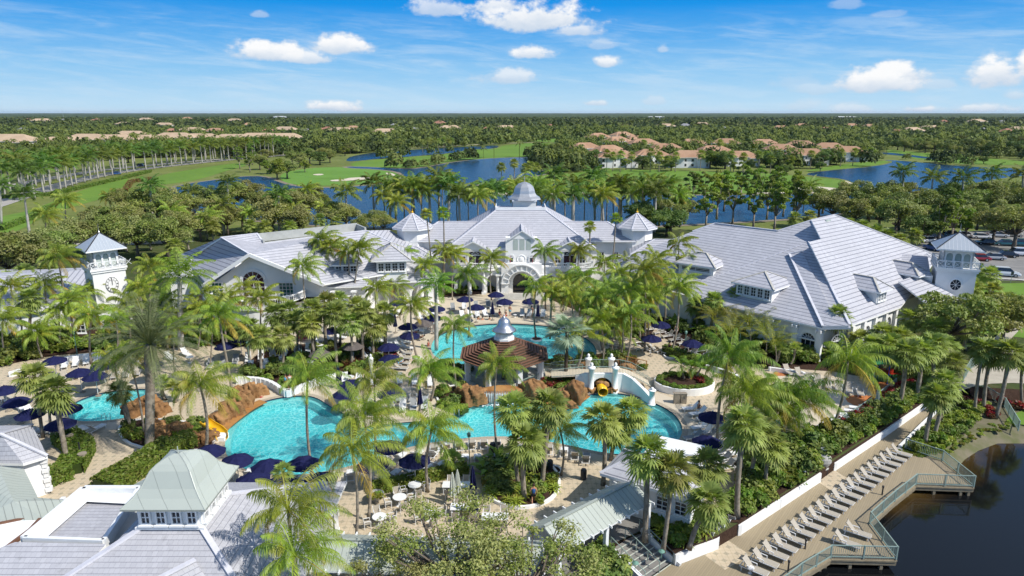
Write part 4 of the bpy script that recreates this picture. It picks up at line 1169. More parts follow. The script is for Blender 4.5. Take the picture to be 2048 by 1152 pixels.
# ---------------- main clubhouse
club = building('clubhouse', 'white main clubhouse with hipped grey tile roof, arched entrance and domed cupola', 'clubhouse')
yf = 115.2
mb = MB()
wall_box(mb, CX, 126.2, 24.2, 21.6, 0, 7.5)          # centre block
wall_box(mb, CX + .4, 125.0, 38.4, 10.6, 0, 8.0)     # side blocks
wall_box(mb, CX, 115.0, 5.4, 1.6, 0, 9.4)            # entrance bay front
for s in (-1, 1):
    wall_box(mb, CX + s * 8.2, 115.3, 5.4, 2.2, 4.1, 7.4)
mb.build('wall', 'stucco', club)
mb = MB()                                            # ground floor front with arches
T = frame_T(CX, 113.0, 0)
arch_wall(mb, T, -11.5, -3.4, 0, 4.3, [(-10, 1.8, 2.2), (-7.6, 2.4, 2.1), (-4.9, 1.9, 2.2)], .5)
arch_wall(mb, T, 3.4, 11.5, 0, 4.3, [(10, 1.8, 2.2), (7.6, 2.4, 2.1), (4.9, 1.9, 2.2)], .5)
arch_wall(mb, frame_T(CX, 112.2, 0), -3.4, 3.4, 0, 5.3, [(0, 4.4, 1.9)], .6)
mb.box((CX, 113.9, 4.4), (23.0, 1.7, .25)); mb.build('arcade', 'stucco', club)
mb = MB(); arch_wall(mb, frame_T(CX, 113.2, 0), -3.1, 3.1, 0, 5.2, [(0, 2.9, 2.0)], .9); mb.build('inner_arch', 'stucco_trim', club)
mb = MB(); mb.box((CX, 114.14, 1.8), (4.6, .1, 3.6)); mb.build('doorway_shade', 'glass_dark', club)  # flat dark sheet stands in for the shade inside the entrance
mb = MB()
for k in range(11):                                  # ribbed canopy ring of the portal
    a0 = math.pi * k / 10
    mb.beam((CX + 2.3 * math.cos(a0), 112.05, 1.9 + 2.3 * math.sin(a0)), (CX + 3.3 * math.cos(a0), 112.05, 1.9 + 3.3 * math.sin(a0)), .3, .14)
k = 20; pr = [(math.cos(math.pi * i / k), math.sin(math.pi * i / k)) for i in range(k + 1)]
for (a, b), (c, d) in zip(pr, pr[1:]):
    mb.beam((CX + 3.3 * a, 112.1, 1.9 + 3.3 * b), (CX + 3.3 * c, 112.1, 1.9 + 3.3 * d), .5, .2); mb.beam((CX + 2.25 * a, 112.1, 1.9 + 2.25 * b), (CX + 2.25 * c, 112.1, 1.9 + 2.25 * d), .4, .16)
mb.build('portal_trim', 'stucco_trim', club)
for x in (-4.0, -3.2, 3.2, 4.0, -6.4, -8.8, 6.4, 8.8): mb = MB(); column(mb, CX + x, 112.5, 0, 4.2 if abs(x) > 4.5 else 3.4); mb.build('column', 'stucco_trim', club)
mb = MB()
eF, eB, eL, eR = 114.6, 137.8, CX - 12.7, CX + 12.7
dk = [(CX - 4.6, 124.6), (CX + 4.6, 124.6), (CX + 4.6, 130), (CX - 4.6, 130)]; zt = 12.6; ze = 7.5
A, B, C, D = [Vector((x, y, ze)) for x, y in ((eL, eF), (eR, eF), (eR, eB), (eL, eB))]; a, b, c, d = [Vector((x, y, zt)) for x, y in dk]
for f in ((A, B, b, a), (B, C, c, b), (C, D, d, c), (D, A, a, d)): roof_face(mb, f)
caps(mb, [(A, a), (B, b), (C, c), (D, d), (a, b), (b, c), (c, d), (d, a)])
mb.face([a, b, c, d], 2, [(0, 0)] * 4)
hip_roof(mb, CX + .4, 125.0, 40.2, 12.6, 8.0, 2.5, 0, 31)
for s in (-1, 1):
    x0 = CX + s * 8.2
    gable_roof(mb, x0, 117.2, 6.6, 7.6, 7.2, 1.75)
gable_roof(mb, CX + .1, 117.6, 4.6, 7.4, 9.2, 1.5)
mb.build('roof', RM, club)
for s in (-1, 1):
    mb = MB(); x0 = CX + s * 8.2; mb.face([(x0 - 3.1, 113.85, 7.25), (x0 + 3.1, 113.85, 7.25), (x0, 113.85, 8.85)]); mb.box((x0, 114.3, 7.2), (5.4, .9, .2)); mb.build('gable', 'stucco', club)
mb = MB(); mb.face([(CX - 2.0, 114.15, 9.2), (CX + 2.2, 114.15, 9.2), (CX + .1, 114.15, 10.5)]); mb.build('gable', 'stucco', club)
mb = MB()
for x in (-1.0, 0.1, 1.2):
    hh = 1.9 if x == .1 else 1.5
    mb.face([(CX + x - .42, 114.17, 7.3), (CX + x + .42, 114.17, 7.3)] + [(CX + x + .42 * math.cos(math.pi * i / 8), 114.17, 7.3 + hh + .42 * math.sin(math.pi * i / 8)) for i in range(9)])
mb.build('louvre', 'louvre', club)
mb = MB()                                             # rooftop deck rail and cupola
for (p, q) in ((a, b), (b, c), (d, a)): mb.beam(p + Vector((0, 0, .35)), q + Vector((0, 0, .35)), .12, .5)
mb.build('roof_rail', 'stucco_trim', club)
mb = MB(); mb.box((CX + .7, 127.3, 13.5), (4.2, 4.2, 2.0)); mb.box((CX + .7, 127.3, 14.3), (4.5, 4.5, .25)); cup = mb.build('cupola', 'stucco', club)
mb = MB(); mb.lathe([(3.25, 0), (3.1, .25), (2.5, .6), (2.15, 1.1), (2.05, 1.6), (1.8, 2.2), (1.2, 2.75), (.5, 3.05), (.08, 3.15), (.05, 4.1), (.01, 4.3)], (CX + .7, 127.3, 14.4), 8, 0, 1, 1, math.pi / 8)
mb.build('dome', 'pale_metal', cup)
mb = MB(); mb.box((CX + .7, 125.17, 13.2), (1.1, .1, 1.7)); mb.build('niche', 'stucco_trim', cup)
for s in (-1, 1):
    x0 = CX + s * 8.2 + (.3 if s < 0 else .1)
    window(club, (x0, 114.18, 4.5), 0, 2.3, 1.9, True, 2, 1, 'glass_plum', .28)
    for q in (-2.1, 2.1): window(club, (x0 + q, 114.18, 4.9), 0, 1.1, 1.4, False, 2, 2)
    pts = [(x0 + 3.6 * math.cos(t_), 113.2 - 1.2 * math.sin(t_), 4.5) for t_ in [math.pi * i / 12 for i in range(13)]]
    mb = MB(); mb.prism([(p[0], p[1]) for p in pts] + [(x0 - 3.6, 114.1), (x0 + 3.6, 114.1)][:0] + [(x0 - 3.6, 114.1), (x0 + 3.6, 114.1)], 4.05, 4.45); bal = mb.build('balcony', 'stucco_trim', club)
    balustrade(bal, pts, .9, .35, (0, 0, 0), 4.5)
for x in (-1.75, 1.75): window(club, (CX + x, 114.19, 5.0), 0, .8, 1.0, True, 1, 1, 'glass_dark', .18)
for x in (-16, -13.6, 14.4, 17): window(club, (CX + x, 119.68, 4.6), 0, 1.0, 1.3, False, 2, 2)
mb = MB()
mb.lathe([(.8, 0), (.8, .08), (.66, .1), (.62, .03), (.45, .03), (.42, .1), (.1, .11)], (0, 0, 0), 24)
md = mb.build('medallion', 'stucco_trim', club, True); md.location = (CX, 114.2, 5.7); md.rotation_euler = (math.pi / 2, 0, 0)
mb = MB()
for k in range(6): mb.box((CX, 110.9 - k * .38, .42 - k * .08), (6.6 + k * .5, .8, .16))
o = mb.build('steps', 'kerb', club)
# flags on the front
for x, cols, lb in ((-1.9, ('cloth_red', 'cloth_blue'), 'red, white and blue flag hanging left of the round medallion'), (1.9, ('cloth_red', 'cloth_blue'), 'red, white and blue flag hanging right of the round medallion')):
    t = thing('flag', lb, 'flag', (CX + x, 114.2, 5.6)); t['group'] = 'flags on the clubhouse front'
    mb = MB(); mb.tube([(0, 0, 0), (0, -1.5, 1.2)], .03, 6); mb.build('flagpole', 'white_paint', t)
    mb = MB()
    for i in range(6): mb.face([(.02 + .05 * math.sin(i), -1.45 + i * .15, 1.1 - i * .12), (.02 + .05 * math.sin(i + 1), -1.3 + i * .15, .98 - i * .12), (.05, -1.25 + i * .12, -.3 - i * .03), (.0, -1.4 + i * .12, -.25 - i * .03)], [0, 1, 0, 1, 0, 2][i])
    mb.build('banner', ['cloth_red', 'fabric_white', 'cloth_blue'], t)
# ---------------- corner turrets
for x, y, nm, lb in ((-17.8, 121.4, 'turret', 'white octagonal turret at the left end of the clubhouse'), (22.4, 121.6, 'turret', 'white octagonal turret at the right end of the clubhouse')):
    t = thing(nm, lb, 'turret', (x, y, 0)); t['group'] = 'clubhouse turrets'
    mb = MB(); mb.lathe([(2.9, 0), (2.9, 10.0)], (0, 0, 0), 8, 0, 1, 1, math.pi / 8); mb.lathe([(3.05, 6.4), (3.05, 6.7)], (0, 0, 0), 8, 0, 1, 1, math.pi / 8); mb.build('wall', 'stucco', t)
    mb = MB(); pr = [Vector((3.75 * math.cos(math.pi / 8 + k * math.pi / 4), 3.75 * math.sin(math.pi / 8 + k * math.pi / 4), 10.1)) for k in range(8)]; ap = Vector((0, 0, 12.6))
    for k in range(8): roof_face(mb, (pr[k], pr[(k + 1) % 8], ap), .2)
    caps(mb, [(q, ap) for q in pr], .2); mb.build('roof', RM, t)
    mb = MB(); mb.lathe([(.16, 0), (.22, .2), (.06, .35), (.02, .8)], (0, 0, 12.6), 8); mb.build('finial', 'slide_yellow', t)
# ---------------- left wing
lw = building('left_wing', 'long white wing left of the clubhouse with grey tile roof and gabled terrace front', 'building')
LWP = plane3((642, 569, 5.5), (790, 545, 5.5), (528, 487, 10.4))
gz = 9.5; GA = PY(498, 508, 98.4)
GL = P(413, 567, 5.4); HB = on(LWP, 442, 475)
mb = MB()
top = [on(LWP, *q) for q in ((442, 475), (514, 467), (528, 487), (662, 472), (731, 461), (869, 525), (790, 545), (642, 569))] + [PY(498, 508, 97.4)]; GA0 = top[-1]
roof_face(mb, top)
bk = P(362, 508, 7.2)
roof_face(mb, [GA0, HB, bk, GL])
caps(mb, [(GA0, HB), (on(LWP, 442, 475), on(LWP, 514, 467)), (on(LWP, 731, 461), on(LWP, 869, 525)), (on(LWP, 528, 487), on(LWP, 731, 461)), (on(LWP, 514, 467), on(LWP, 528, 487))])
# far slopes
E1 = on(LWP, 731, 461); roof_face(mb, [E1, on(LWP, 869, 525), Vector((-15, 119, 6.2)), Vector((-22, 121, 9.6))])
roof_face(mb, [HB, on(LWP, 514, 467), Vector((-46, 114, 8)), Vector((-52, 108, 7.4))])
mb.build('roof', RM, lw)
mb = MB()                                             # parapet well behind the slope
q = [on(LWP, 528, 487), on(LWP, 731, 461)]; off = Vector((-.55, .83, 0)) * 4
mb.beam(q[0] + off + Vector((0, 0, .3)), q[1] + off + Vector((0, 0, .1)), .3, 1.3); mb.beam(q[0] + off, q[0] + Vector((0, 0, -.1)), .3, 1.2); mb.beam(q[1] + off, q[1] + Vector((0, 0, -.1)), .3, 1.2)
mb.face([q[0] - Vector((0, 0, .5)), q[1] - Vector((0, 0, .5)), q[1] + off - Vector((0, 0, .5)), q[0] + off - Vector((0, 0, .5))])
mb.build('parapet', 'parapet_grey', lw)
gr = P(642, 569, 5.5)
gb = [Vector((GL.x + .8, 98.6, 0)), Vector((gr.x - .6, 98.6, 0))]
mb = MB()
wall = [(gb[0].x, 98.6), (gb[1].x, 98.6), (-20.5, 104.6), (-14.2, 110.8), (-23, 119), (-50, 112), (gb[0].x - 3.5, 103.5)]
mb.prism(wall, 0, 5.35); mb.face([(gb[0].x, 98.62, 5.3), (gb[1].x, 98.62, 5.3), (GA0.x, 98.62, GA0.z - .45)])
mb.build('wall', 'stucco', lw)
mb = MB()                                             # raking trim of the gable
ap = GA0 - Vector((0, .02, .12)); l_ = Vector((GL.x - .2, 97.4, 5.3)); r_ = Vector((gr.x + .4, 97.4, 5.4))
mb.beam(l_, ap, .3, .5); mb.beam(r_, ap, .3, .5); mb.build('gable_trim', 'stucco_trim', lw)
window(lw, (GA.x + .2, 98.6, 3.25), 0, 3.4, 2.3, True, 4, 3, 'glass_plum', .35)
for x in (-5.6, 5.0): window(lw, (GA.x + x, 98.6, 3.3), 0, 2.2, 2.2, False, 4, 4, 'glass_green', .12)
# terrace with balustrade
tr = [(404, 588), (420, 604), (450, 614), (500, 618), (556, 613), (606, 598), (640, 578), (648, 566)]
tp = [P(x, y, 3.25) for x, y in tr]; tp2 = [Vector((*p, 3.2)) for p in smooth_poly([tuple(p[:2]) for p in tp], 2, False)]
mb = MB(); mb.prism([tuple(p[:2]) for p in tp2] + [(gr.x, 98.5), (GL.x + .8, 98.5)], 0, 3.2, 0); mb.build('terrace_wall', 'stucco', lw)
mb = MB(); mb.prism([tuple(p[:2]) for p in tp2] + [(gr.x, 98.5), (GL.x + .8, 98.5)], 3.2, 3.26, 0); mb.build('terrace_floor', 'coping', lw)
balustrade(lw, [p + Vector((0, 0, .05)) for p in tp2], 1.05, .34, (0, 0, 0), 3.4)
mb = MB(); [mb.beam(p_ + Vector((0, 0, -.1)), q_ + Vector((0, 0, -.1)), .5, .22) for p_, q_ in zip(tp2, tp2[1:])]; mb.build('cornice', 'stucco_trim', lw)
# dormers and projecting pavilion
rzw = R(37)
dn = PY(693, 552, 102.2)
dormer(lw, (dn.x, dn.y, 5.6), R(10), 3.6, 1.9, 6.5, 3, 1.1, 'roof_tile_far', .6, 1.4)
dn2 = PY(782, 538, 104.6)
dormer(lw, (dn2.x + .2, dn2.y - .6, 5.5), R(8), 4.6, 2.3, 6.5, 4, 1.9, 'roof_tile_far', .8, 1.4)
mb = MB(); T = frame_T(-25.5, 100.2, R(8))
arch_wall(mb, T, -3.2, 3.4, 0, 4.6, [(-1.6, 2.2, 2.1), (1.6, 2.2, 2.1)], .45); mb.build('arcade', 'stucco', lw)
mb = MB(); roof_face(mb, [T(-3.8, -.7, 4.6), T(4.0, -.7, 4.6), T(3.6, 3.4, 6.2), T(-3.4, 3.4, 6.2)]); mb.build('porch_roof', RM, lw)
mb = MB(); T2 = frame_T(-16.6, 104.6, R(16))
arch_wall(mb, T2, -3.4, 4.2, 0, 4.3, [(-1.7, 2.4, 2.0), (2.0, 2.6, 2.0)], .45); mb.build('arcade', 'stucco', lw)
mb = MB(); roof_face(mb, [T2(-4.2, -.8, 4.3), T2(5.0, -.8, 4.3), T2(4.4, 4.4, 6.3), T2(-3.4, 4.4, 6.3)]); mb.build('porch_roof', RM, lw)
for x, y in ((-26.9, 99.3), (-23.8, 99.3), (-12.3, 106.8), (-14.4, 105.2)): mb = MB(); column(mb, x, y, 0, 4.0, .32); mb.build('column', 'stucco_trim', lw)
# low links
lk1 = building('link_building', 'low white link with grey tile roof between left wing and clubhouse', 'building')
mb = MB(); wall_box(mb, -18.5, 117.4, 9, 6, 0, 5.4, R(10)); mb.build('wall', 'stucco', lk1)
mb = MB(); hip_roof(mb, -18.5, 117.4, 11, 7.6, 5.4, 1.9, R(10)); mb.build('roof', RM, lk1)
bk1 = building('pavilion', 'small grey tile roofed pavilion behind the left wing gable', 'building')
mb = MB(); wall_box(mb, -50.5, 108, 8, 7, 0, 5.4, R(15)); mb.build('wall', 'stucco', bk1); mb = MB(); hip_roof(mb, -50.5, 108, 9.6, 8.6, 5.4, 2.0, R(15)); mb.build('roof', RM, bk1)
# ---------------- low building at the far left
ll = building('spa_building', 'low white building with grey tile hipped roof left of the clock tower', 'building')
mb = MB(); rp = [P(-120, 556, 7.0), P(83, 548, 7.0)]
fr_ = [P(-120, 640, 3.8), P(84, 619, 3.8), P(160, 604, 3.8), P(150, 556, 3.8)]
roof_face(mb, [fr_[0], fr_[1], rp[1], rp[0]]); roof_face(mb, [fr_[1], fr_[2], rp[1]]); roof_face(mb, [fr_[2], fr_[3] + Vector((0, 8, 0)), rp[1]]); roof_face(mb, [rp[0], rp[1], fr_[3] + Vector((0, 8, 0)), Vector((-110, 112, 3.8))])
caps(mb, [(rp[0], rp[1]), (fr_[1], rp[1]), (fr_[2], rp[1])]); mb.build('roof', RM, ll)
mb = MB(); mb.prism([(fr_[0].x, fr_[0].y + .8), (fr_[1].x, fr_[1].y + .8), (fr_[2].x - .8, fr_[2].y + .4), (fr_[3].x - 1, fr_[3].y + 7), (-110, 111)], 0, 3.7); mb.build('wall', 'stucco', ll)
for x in (-62, -58.6): window(ll, (x, 88.5, .9), R(7), 1.2, 1.6, False, 2, 3)
# ---------------- towers
def tower(name, label, x, y, rz, clock):
    t = thing(name, label, 'tower', (x, y, 0), rz); t['group'] = 'belvedere towers'
    mb = MB(); mb.box((0, 0, 4.2), (5.6, 5.6, 8.4)); mb.build('wall', 'stucco', t)
    mb = MB(); mb.box((0, 0, 8.35), (6.0, 6.0, .3)); mb.box((0, 0, 8.65), (6.3, 6.3, .3)); mb.build('cornice', 'stucco_trim', t)
    mb = MB()
    # belvedere with three arched recesses on every side
    for k in range(4):
        a_ = k * math.pi / 2; c, s = math.cos(a_), math.sin(a_); T = lambda px_, py_, pz_, c=c, s=s: Vector((px_ * c - (py_ - 2.15) * s, px_ * s + (py_ - 2.15) * c, pz_))
        arch_wall(mb, T, -2.15, 2.15, 8.8, 11.5, [(-1.25, .95, 10.3), (0, .95, 10.3), (1.25, .95, 10.3)], .22)
    mb.build('belvedere', 'stucco', t)
    mb = MB(); mb.box((0, 0, 10.1), (3.8, 3.8, 2.6)); mb.build('shutter', 'louvre', t)
    rf = MB(); hip_roof(rf, 0, 0, 6.9, 6.9, 11.45, 2.1, 0, 0, .18, .14, 0, 1, 2); r_ = rf.build('roof', ['roof_steel', 'stucco_trim', 'dark_metal'], t)
    mb = MB(); mb.lathe([(.12, 0), (.18, .15), (.04, .3), (.02, 1.3)], (0, 0, 13.5), 6); mb.build('finial', 'pale_metal', r_)
    rl = MB()
    for k in range(4):
        a_ = k * math.pi / 2; c, s = math.cos(a_), math.sin(a_); T = lambda px_, py_, pz_, c=c, s=s: Vector((px_ * c - py_ * s, px_ * s + py_ * c, pz_))
        rl.beam(T(-3, -3, 9.75), T(3, -3, 9.75), .12, .12); rl.beam(T(-3, -3, 8.95), T(3, -3, 8.95), .1, .1)
        for i in range(6): x0 = -3 + i * 1.2; rl.beam(T(x0, -3, 8.95), T(x0 + .95, -3, 9.7), .06, .06); rl.beam(T(x0 + .95, -3, 8.95), T(x0, -3, 9.7), .06, .06); rl.beam(T(x0, -3, 8.8), T(x0, -3, 9.85), .16, .16)
    rl.build('balcony_rail', 'white_paint', t)
    if clock:
        mb = MB(); mb.lathe([(1.12, 0), (1.12, .1), (.98, .12)], (0, 0, 0), 32); f = mb.build('clock_face', 'stucco_trim', t); f.location = (.2, -2.8, 6.35); f.rotation_euler = (math.pi / 2, 0, 0)
        mb = MB(); pr = [(math.cos(2 * math.pi * i / 32), math.sin(2 * math.pi * i / 32)) for i in range(33)]
        for rr in (1.08, .66):
            for (a0, b0_), (c0, d0) in zip(pr, pr[1:]): mb.beam((rr * a0, rr * b0_, .14), (rr * c0, rr * d0, .14), .06 if rr > 1 else .03, .03)
        ROM = ['XII', 'I', 'II', 'III', 'IIII', 'V', 'VI', 'VII', 'VIII', 'IX', 'X', 'XI']
        for i, rm in enumerate(ROM):
            a_ = math.pi / 2 - i * math.pi / 6; n0 = Vector((math.cos(a_), math.sin(a_), 0)); s0 = Vector((math.sin(a_), -math.cos(a_), 0)); wch = {'I': .055, 'V': .12, 'X': .12}; tot = sum(wch[c] for c in rm); x0 = -tot / 2
            for ch in rm:
                w0 = wch[ch]; L = n0 * .74 + s0 * x0 + Vector((0, 0, .14)); Rr = n0 * .74 + s0 * (x0 + w0 - .02) + Vector((0, 0, .14)); up_ = n0 * .24
                if ch == 'I': mb.beam(L, L + up_, .035, .03)
                elif ch == 'V': mb.beam(L + up_, (L + Rr) / 2, .035, .03); mb.beam(Rr + up_, (L + Rr) / 2, .03, .03)
                else: mb.beam(L + up_, Rr, .035, .03); mb.beam(Rr + up_, L, .03, .03)
                x0 += w0
        mb.build('dial', 'dark_metal', f)
        mb = MB(); mb.beam((0, -.1, .19), (.0, .85, .19), .06, .03); mb.beam((.0, 0, .22), (.05, .55, .22), .09, .03); mb.build('clock_hands', 'dark_metal', f)
    else:
        mb = MB(); mb.lathe([(.95, 0), (.95, .12), (.8, .14)], (0, 0, 0), 24); f = mb.build('round_window', 'stucco_trim', t); f.location = (.1, -2.8, 6.4); f.rotation_euler = (math.pi / 2, 0, 0)
        mb = MB(); mb.lathe([(.76, .15), (.76, .16)], (0, 0, 0), 24); mb.build('pane', 'glass_dark', f)
        mb = MB(); [mb.beam((0, 0, .19), (.76 * math.cos(k * math.pi / 4), .76 * math.sin(k * math.pi / 4), .19), .05, .04) for k in range(8)]; mb.build('glazing_bar', 'white_paint', f)
    return t
tower('clock_tower', 'white belvedere tower with a roman numeral clock on the left', -58.4, 95.4, R(45), True).scale = (.75, .75, 1)
tower('belvedere_tower', 'white belvedere tower with a round window by the car park', 63.6, 95.8, R(-24), False).scale = (.85, .85, 1)
# ---------------- right wing
rw = building('right_wing', 'large white wing on the right with broad stepped grey tile roofs and arched windows', 'building')
L0 = plane3((1645, 656, 4.5), (1375, 594, 4.5), (1623, 441, 14.4)); R0 = plane3((1704, 650, 4.5), (1801, 614, 4.5), (1670, 430, 15))
l = lambda x, y: on(L0, x, y)
r0 = lambda x, y: on(R0, x, y)
mb = MB()
cor = l(1645, 656)
h2 = r0(1704, 650)
valley_b = l(1690, 641)
roof_face(mb, [l(1430, 447), l(1556, 462), l(1623, 441), l(1642, 478), l(1618, 484), l(1702, 655), cor, l(1375, 594), l(1384, 573), l(1316, 556), l(1233, 538), l(1231, 521), l(1385, 463)])
roof_face(mb, [r0(1670, 430), r0(1623, 441), r0(1642, 478), r0(1618, 484), r0(1679, 608), h2, r0(1801, 614), r0(1830, 580), r0(1876, 512)])
# narrow strip: right-facing slope of the forward corner
RS = (cor, R0[1]); rs = lambda x, y: on(RS, x, y)
st_top = l(1578, 511) + Vector((0, 0, .25)); st_in = l(1604, 506) + Vector((0, 0, .25))
roof_face(mb, [st_top, st_in, l(1660, 621) + Vector((0, 0, .3)), l(1697, 655) + Vector((0, 0, .25)), cor + Vector((0, 0, .25))], .24)
caps(mb, [(l(1430, 447), l(1556, 462)), (l(1556, 462), l(1623, 441)), (l(1623, 441), r0(1670, 430)), (r0(1670, 430), r0(1876, 512)), (l(1623, 441), l(1642, 478)), (l(1618, 484), l(1700, 650)), (st_top, cor + Vector((0, 0, .2))), (l(1385, 463), l(1430, 447)), (st_top, st_in)], .3, .16)
caps(mb, [(l(1603, 490), l(1384, 571))], .22, .1)
# rear slopes (away from the camera)
pk = r0(1670, 430); a_ = l(1430, 447); b_ = l(1556, 462); far = r0(1876, 512)
roof_face(mb, [a_, b_, Vector((50, 112, 8.5)), Vector((38, 122, 7.5))]); roof_face(mb, [b_, l(1623, 441), pk, Vector((60, 112, 8.5)), Vector((50, 112, 8.5))]); roof_face(mb, [pk, far, Vector((66, 112, 7.5)), Vector((60, 112, 8.5))]); roof_face(mb, [a_, l(1385, 463), Vector((28, 118, 8.0)), Vector((38, 122, 7.5))])
mb.build('roof', RM, rw)
ctr = Vector((45, 97, 0))
def inw(p, k=.9): v = (ctr - Vector((p[0], p[1], 0))); v.z = 0; v.normalize(); return (p[0] + v.x * k, p[1] + v.y * k)
c1 = inw(l(1375, 594)); c2 = inw(cor, .9); c3 = inw(h2); c4 = inw(r0(1801, 614)); 
mb = MB(); mb.prism([c1, (c2[0] - 1.6, c2[1] + 1.8), (c2[0] + .1, c2[1] + 1.2), (c3[0], c3[1] + .4), c4, (60.5, 97), (66, 106), (60, 111), (38, 120), (18, 116), (15.5, 110.5)], 0, 4.35); mb.build('wall', 'stucco', rw)
mb = MB(); mb.prism([(33, 108), (45, 99), (52, 100), (60, 108), (50, 111), (38, 114)], 4.3, 8.0); mb.build('attic', 'stucco', rw)
# eave band and arched windows on the pool side
v1 = Vector((c1[0], c1[1], 0)); v2 = Vector((c2[0], c2[1], 0)); dv = (v2 - v1); LWl = dv.length; rzl = math.atan2(dv.y, dv.x)
T = frame_T(v1.x, v1.y, rzl)
mb = MB(); nA = 6; seg = LWl / nA
arch_wall(mb, lambda x, y, z: T(x, y - .25, z), 0, LWl, 0, 4.3, [(seg * (i + .5), seg * .62, 2.35) for i in range(nA)], .35)
for i in range(nA + 1): q = T(seg * i, -.4, 2.1); mb.box(q, (.7, .5, 4.2), rzl)
mb.build('arcade', 'stucco', rw)
for i in range(nA): window(rw, T(seg * (i + .5), .04, .1), rzl, seg * .62, 2.25, True, 3, 2)
mb = MB()
for i in range(nA + 1):
    for dx in (-.28, .28): q = T(seg * i + dx, -.75, 3.95); mb.box(q, (.14, .6, .35), rzl)
mb.beam(T(0, -.3, 2.5), T(LWl, -.3, 2.5), .2, .14); mb.build('bracket', 'stucco_trim', rw)
v3 = Vector((c3[0], c3[1], 0)); v4 = Vector((c4[0], c4[1], 0)); dv = v4 - v3; LR = dv.length; rzr = math.atan2(dv.y, dv.x); T3 = frame_T(v3.x, v3.y, rzr)
mb = MB(); nB = 4; sg = LR / nB
arch_wall(mb, lambda x, y, z: T3(x, y - .25, z), 0, LR, 0, 4.3, [(sg * (i + .5), sg * .6, 2.3) for i in range(nB)], .35)
for i in range(nB + 1): mb.box(T3(sg * i, -.4, 2.1), (.6, .45, 4.2), rzr)
mb.build('arcade', 'stucco', rw)
for i in range(nB): window(rw, T3(sg * (i + .5), .04, .1), rzr, sg * .6, 2.2, True, 2, 2)
vm = Vector(((c2[0] + c3[0]) / 2, (c2[1] + c3[1]) / 2, 0)); rzm = math.atan2(c3[1] - c2[1], c3[0] - c2[0])
window(rw, (vm.x + .2, vm.y - .25, .1), rzm, 1.8, 2.3, True, 2, 2)
# link part windows + dormers
for x, y in ((1229, 552), (1243, 556), (1300, 578)):
    p = P(x, y, 3.6); window(rw, (p.x, p.y - 1.0, 3.0), R(-40), .9, .9, False, 2, 2)
q = l(1506, 598)
rl_ = math.atan2((cor - l(1375, 594)).y, (cor - l(1375, 594)).x); rr_ = math.atan2((r0(1801, 614) - h2).y, (r0(1801, 614) - h2).x)
dormer(rw, (q.x, q.y, q.z + .15), rl_, 5.2, 1.75, 5.5, 5, 1.5, 'roof_tile_far', .55, 1.35)
q = l(1395, 548); dormer(rw, (q.x - .3, q.y, q.z + .2), rl_ + R(10), 5.4, 1.2, 4.0, 1, 1.5, 'roof_tile_far', .5, .7)
q = r0(1761, 606); dormer(rw, (q.x, q.y, q.z + .15), rr_, 2.6, 1.7, 5.2, 3, 1.4, 'roof_tile_far', .6, 1.35)
q = r0(1838, 573); dormer(rw, (q.x, q.y, q.z + .15), rr_, 2.6, 1.7, 5.2, 3, 1.4, 'roof_tile_far', .6, 1.35)
mb = MB()
q = r0(1825, 592); T4 = frame_T(q.x + 3.2, q.y - .6, rr_)
roof_face(mb, [T4(-5.4, -2.2, 4.3), T4(3.5, -2.2, 4.3), T4(2.4, 3.8, 7.2), T4(-4.0, 3.8, 7.2)]); roof_face(mb, [T4(3.5, -2.2, 4.3), T4(3.5, 5, 5.3), T4(2.4, 3.8, 7.2)])
T5 = frame_T(58.2, 98.6, R(-24))
roof_face(mb, [T5(-4.6, -3.0, 7.4), T5(3.0, -3.0, 7.4), T5(3.0, 3.0, 9.3), T5(-3.4, 3.0, 9.3)]); mb.build('porch_roof', RM, rw)
mb = MB(); mb.box(r0(1650, 444) + Vector((.5, 1, .1)), (1.3, 1.0, .25), rr_); mb.build('roof_vent', 'louvre', rw)
mb = MB(); wall_box(mb, 58.4, 98.8, 6.5, 5, 0, 7.3, R(-24)); mb.build('annex_wall', 'stucco', rw)
lk2 = building('link_roof', 'low white link with grey tile roof beside the right turret', 'building')
mb = MB(); wall_box(mb, 26.6, 117, 10.5, 7, 0, 6.6, R(-8)); mb.build('wall', 'stucco', lk2); mb = MB(); hip_roof(mb, 26.6, 117, 12, 8.4, 6.6, 2.0, R(-8)); mb.build('roof', RM, lk2)
# ---------------- gazebo between the pools
GX, GY = -.9, 74.6
gz_ = thing('gazebo', 'octagonal gazebo with brown slatted roof and silver bell cupola', 'gazebo', (GX, GY, 0))
oct_ = lambda r, z, k: Vector((r * math.cos(math.pi / 8 + k * math.pi / 4), r * math.sin(math.pi / 8 + k * math.pi / 4), z))
mb = MB()
for k in range(8):
    o0, o1, i0, i1 = oct_(5.3, 3.0, k), oct_(5.3, 3.0, k + 1), oct_(1.0, 4.9, k), oct_(1.0, 4.9, k + 1)
    for i in range(13): t_ = i / 12; mb.beam(o0.lerp(i0, t_), o1.lerp(i1, t_), .21, .07)
    mb.beam(o0 - Vector((0, 0, .1)), i0 - Vector((0, 0, .1)), .12, .16); mb.face([o0 - Vector((0, 0, .08)), o1 - Vector((0, 0, .08)), i1 - Vector((0, 0, .08)), i0 - Vector((0, 0, .08))], 1)  # dark panel below paints in the shadow lines between the slats
mb.build('slatted_roof', ['wood_dark', 'bark_dark'], gz_)
mb = MB(); [mb.beam(oct_(4.5, 2.9, k), oct_(4.5, 2.9, k + 1), .3, .35) for k in range(8)]; mb.build('ring_beam', 'white_paint', gz_)
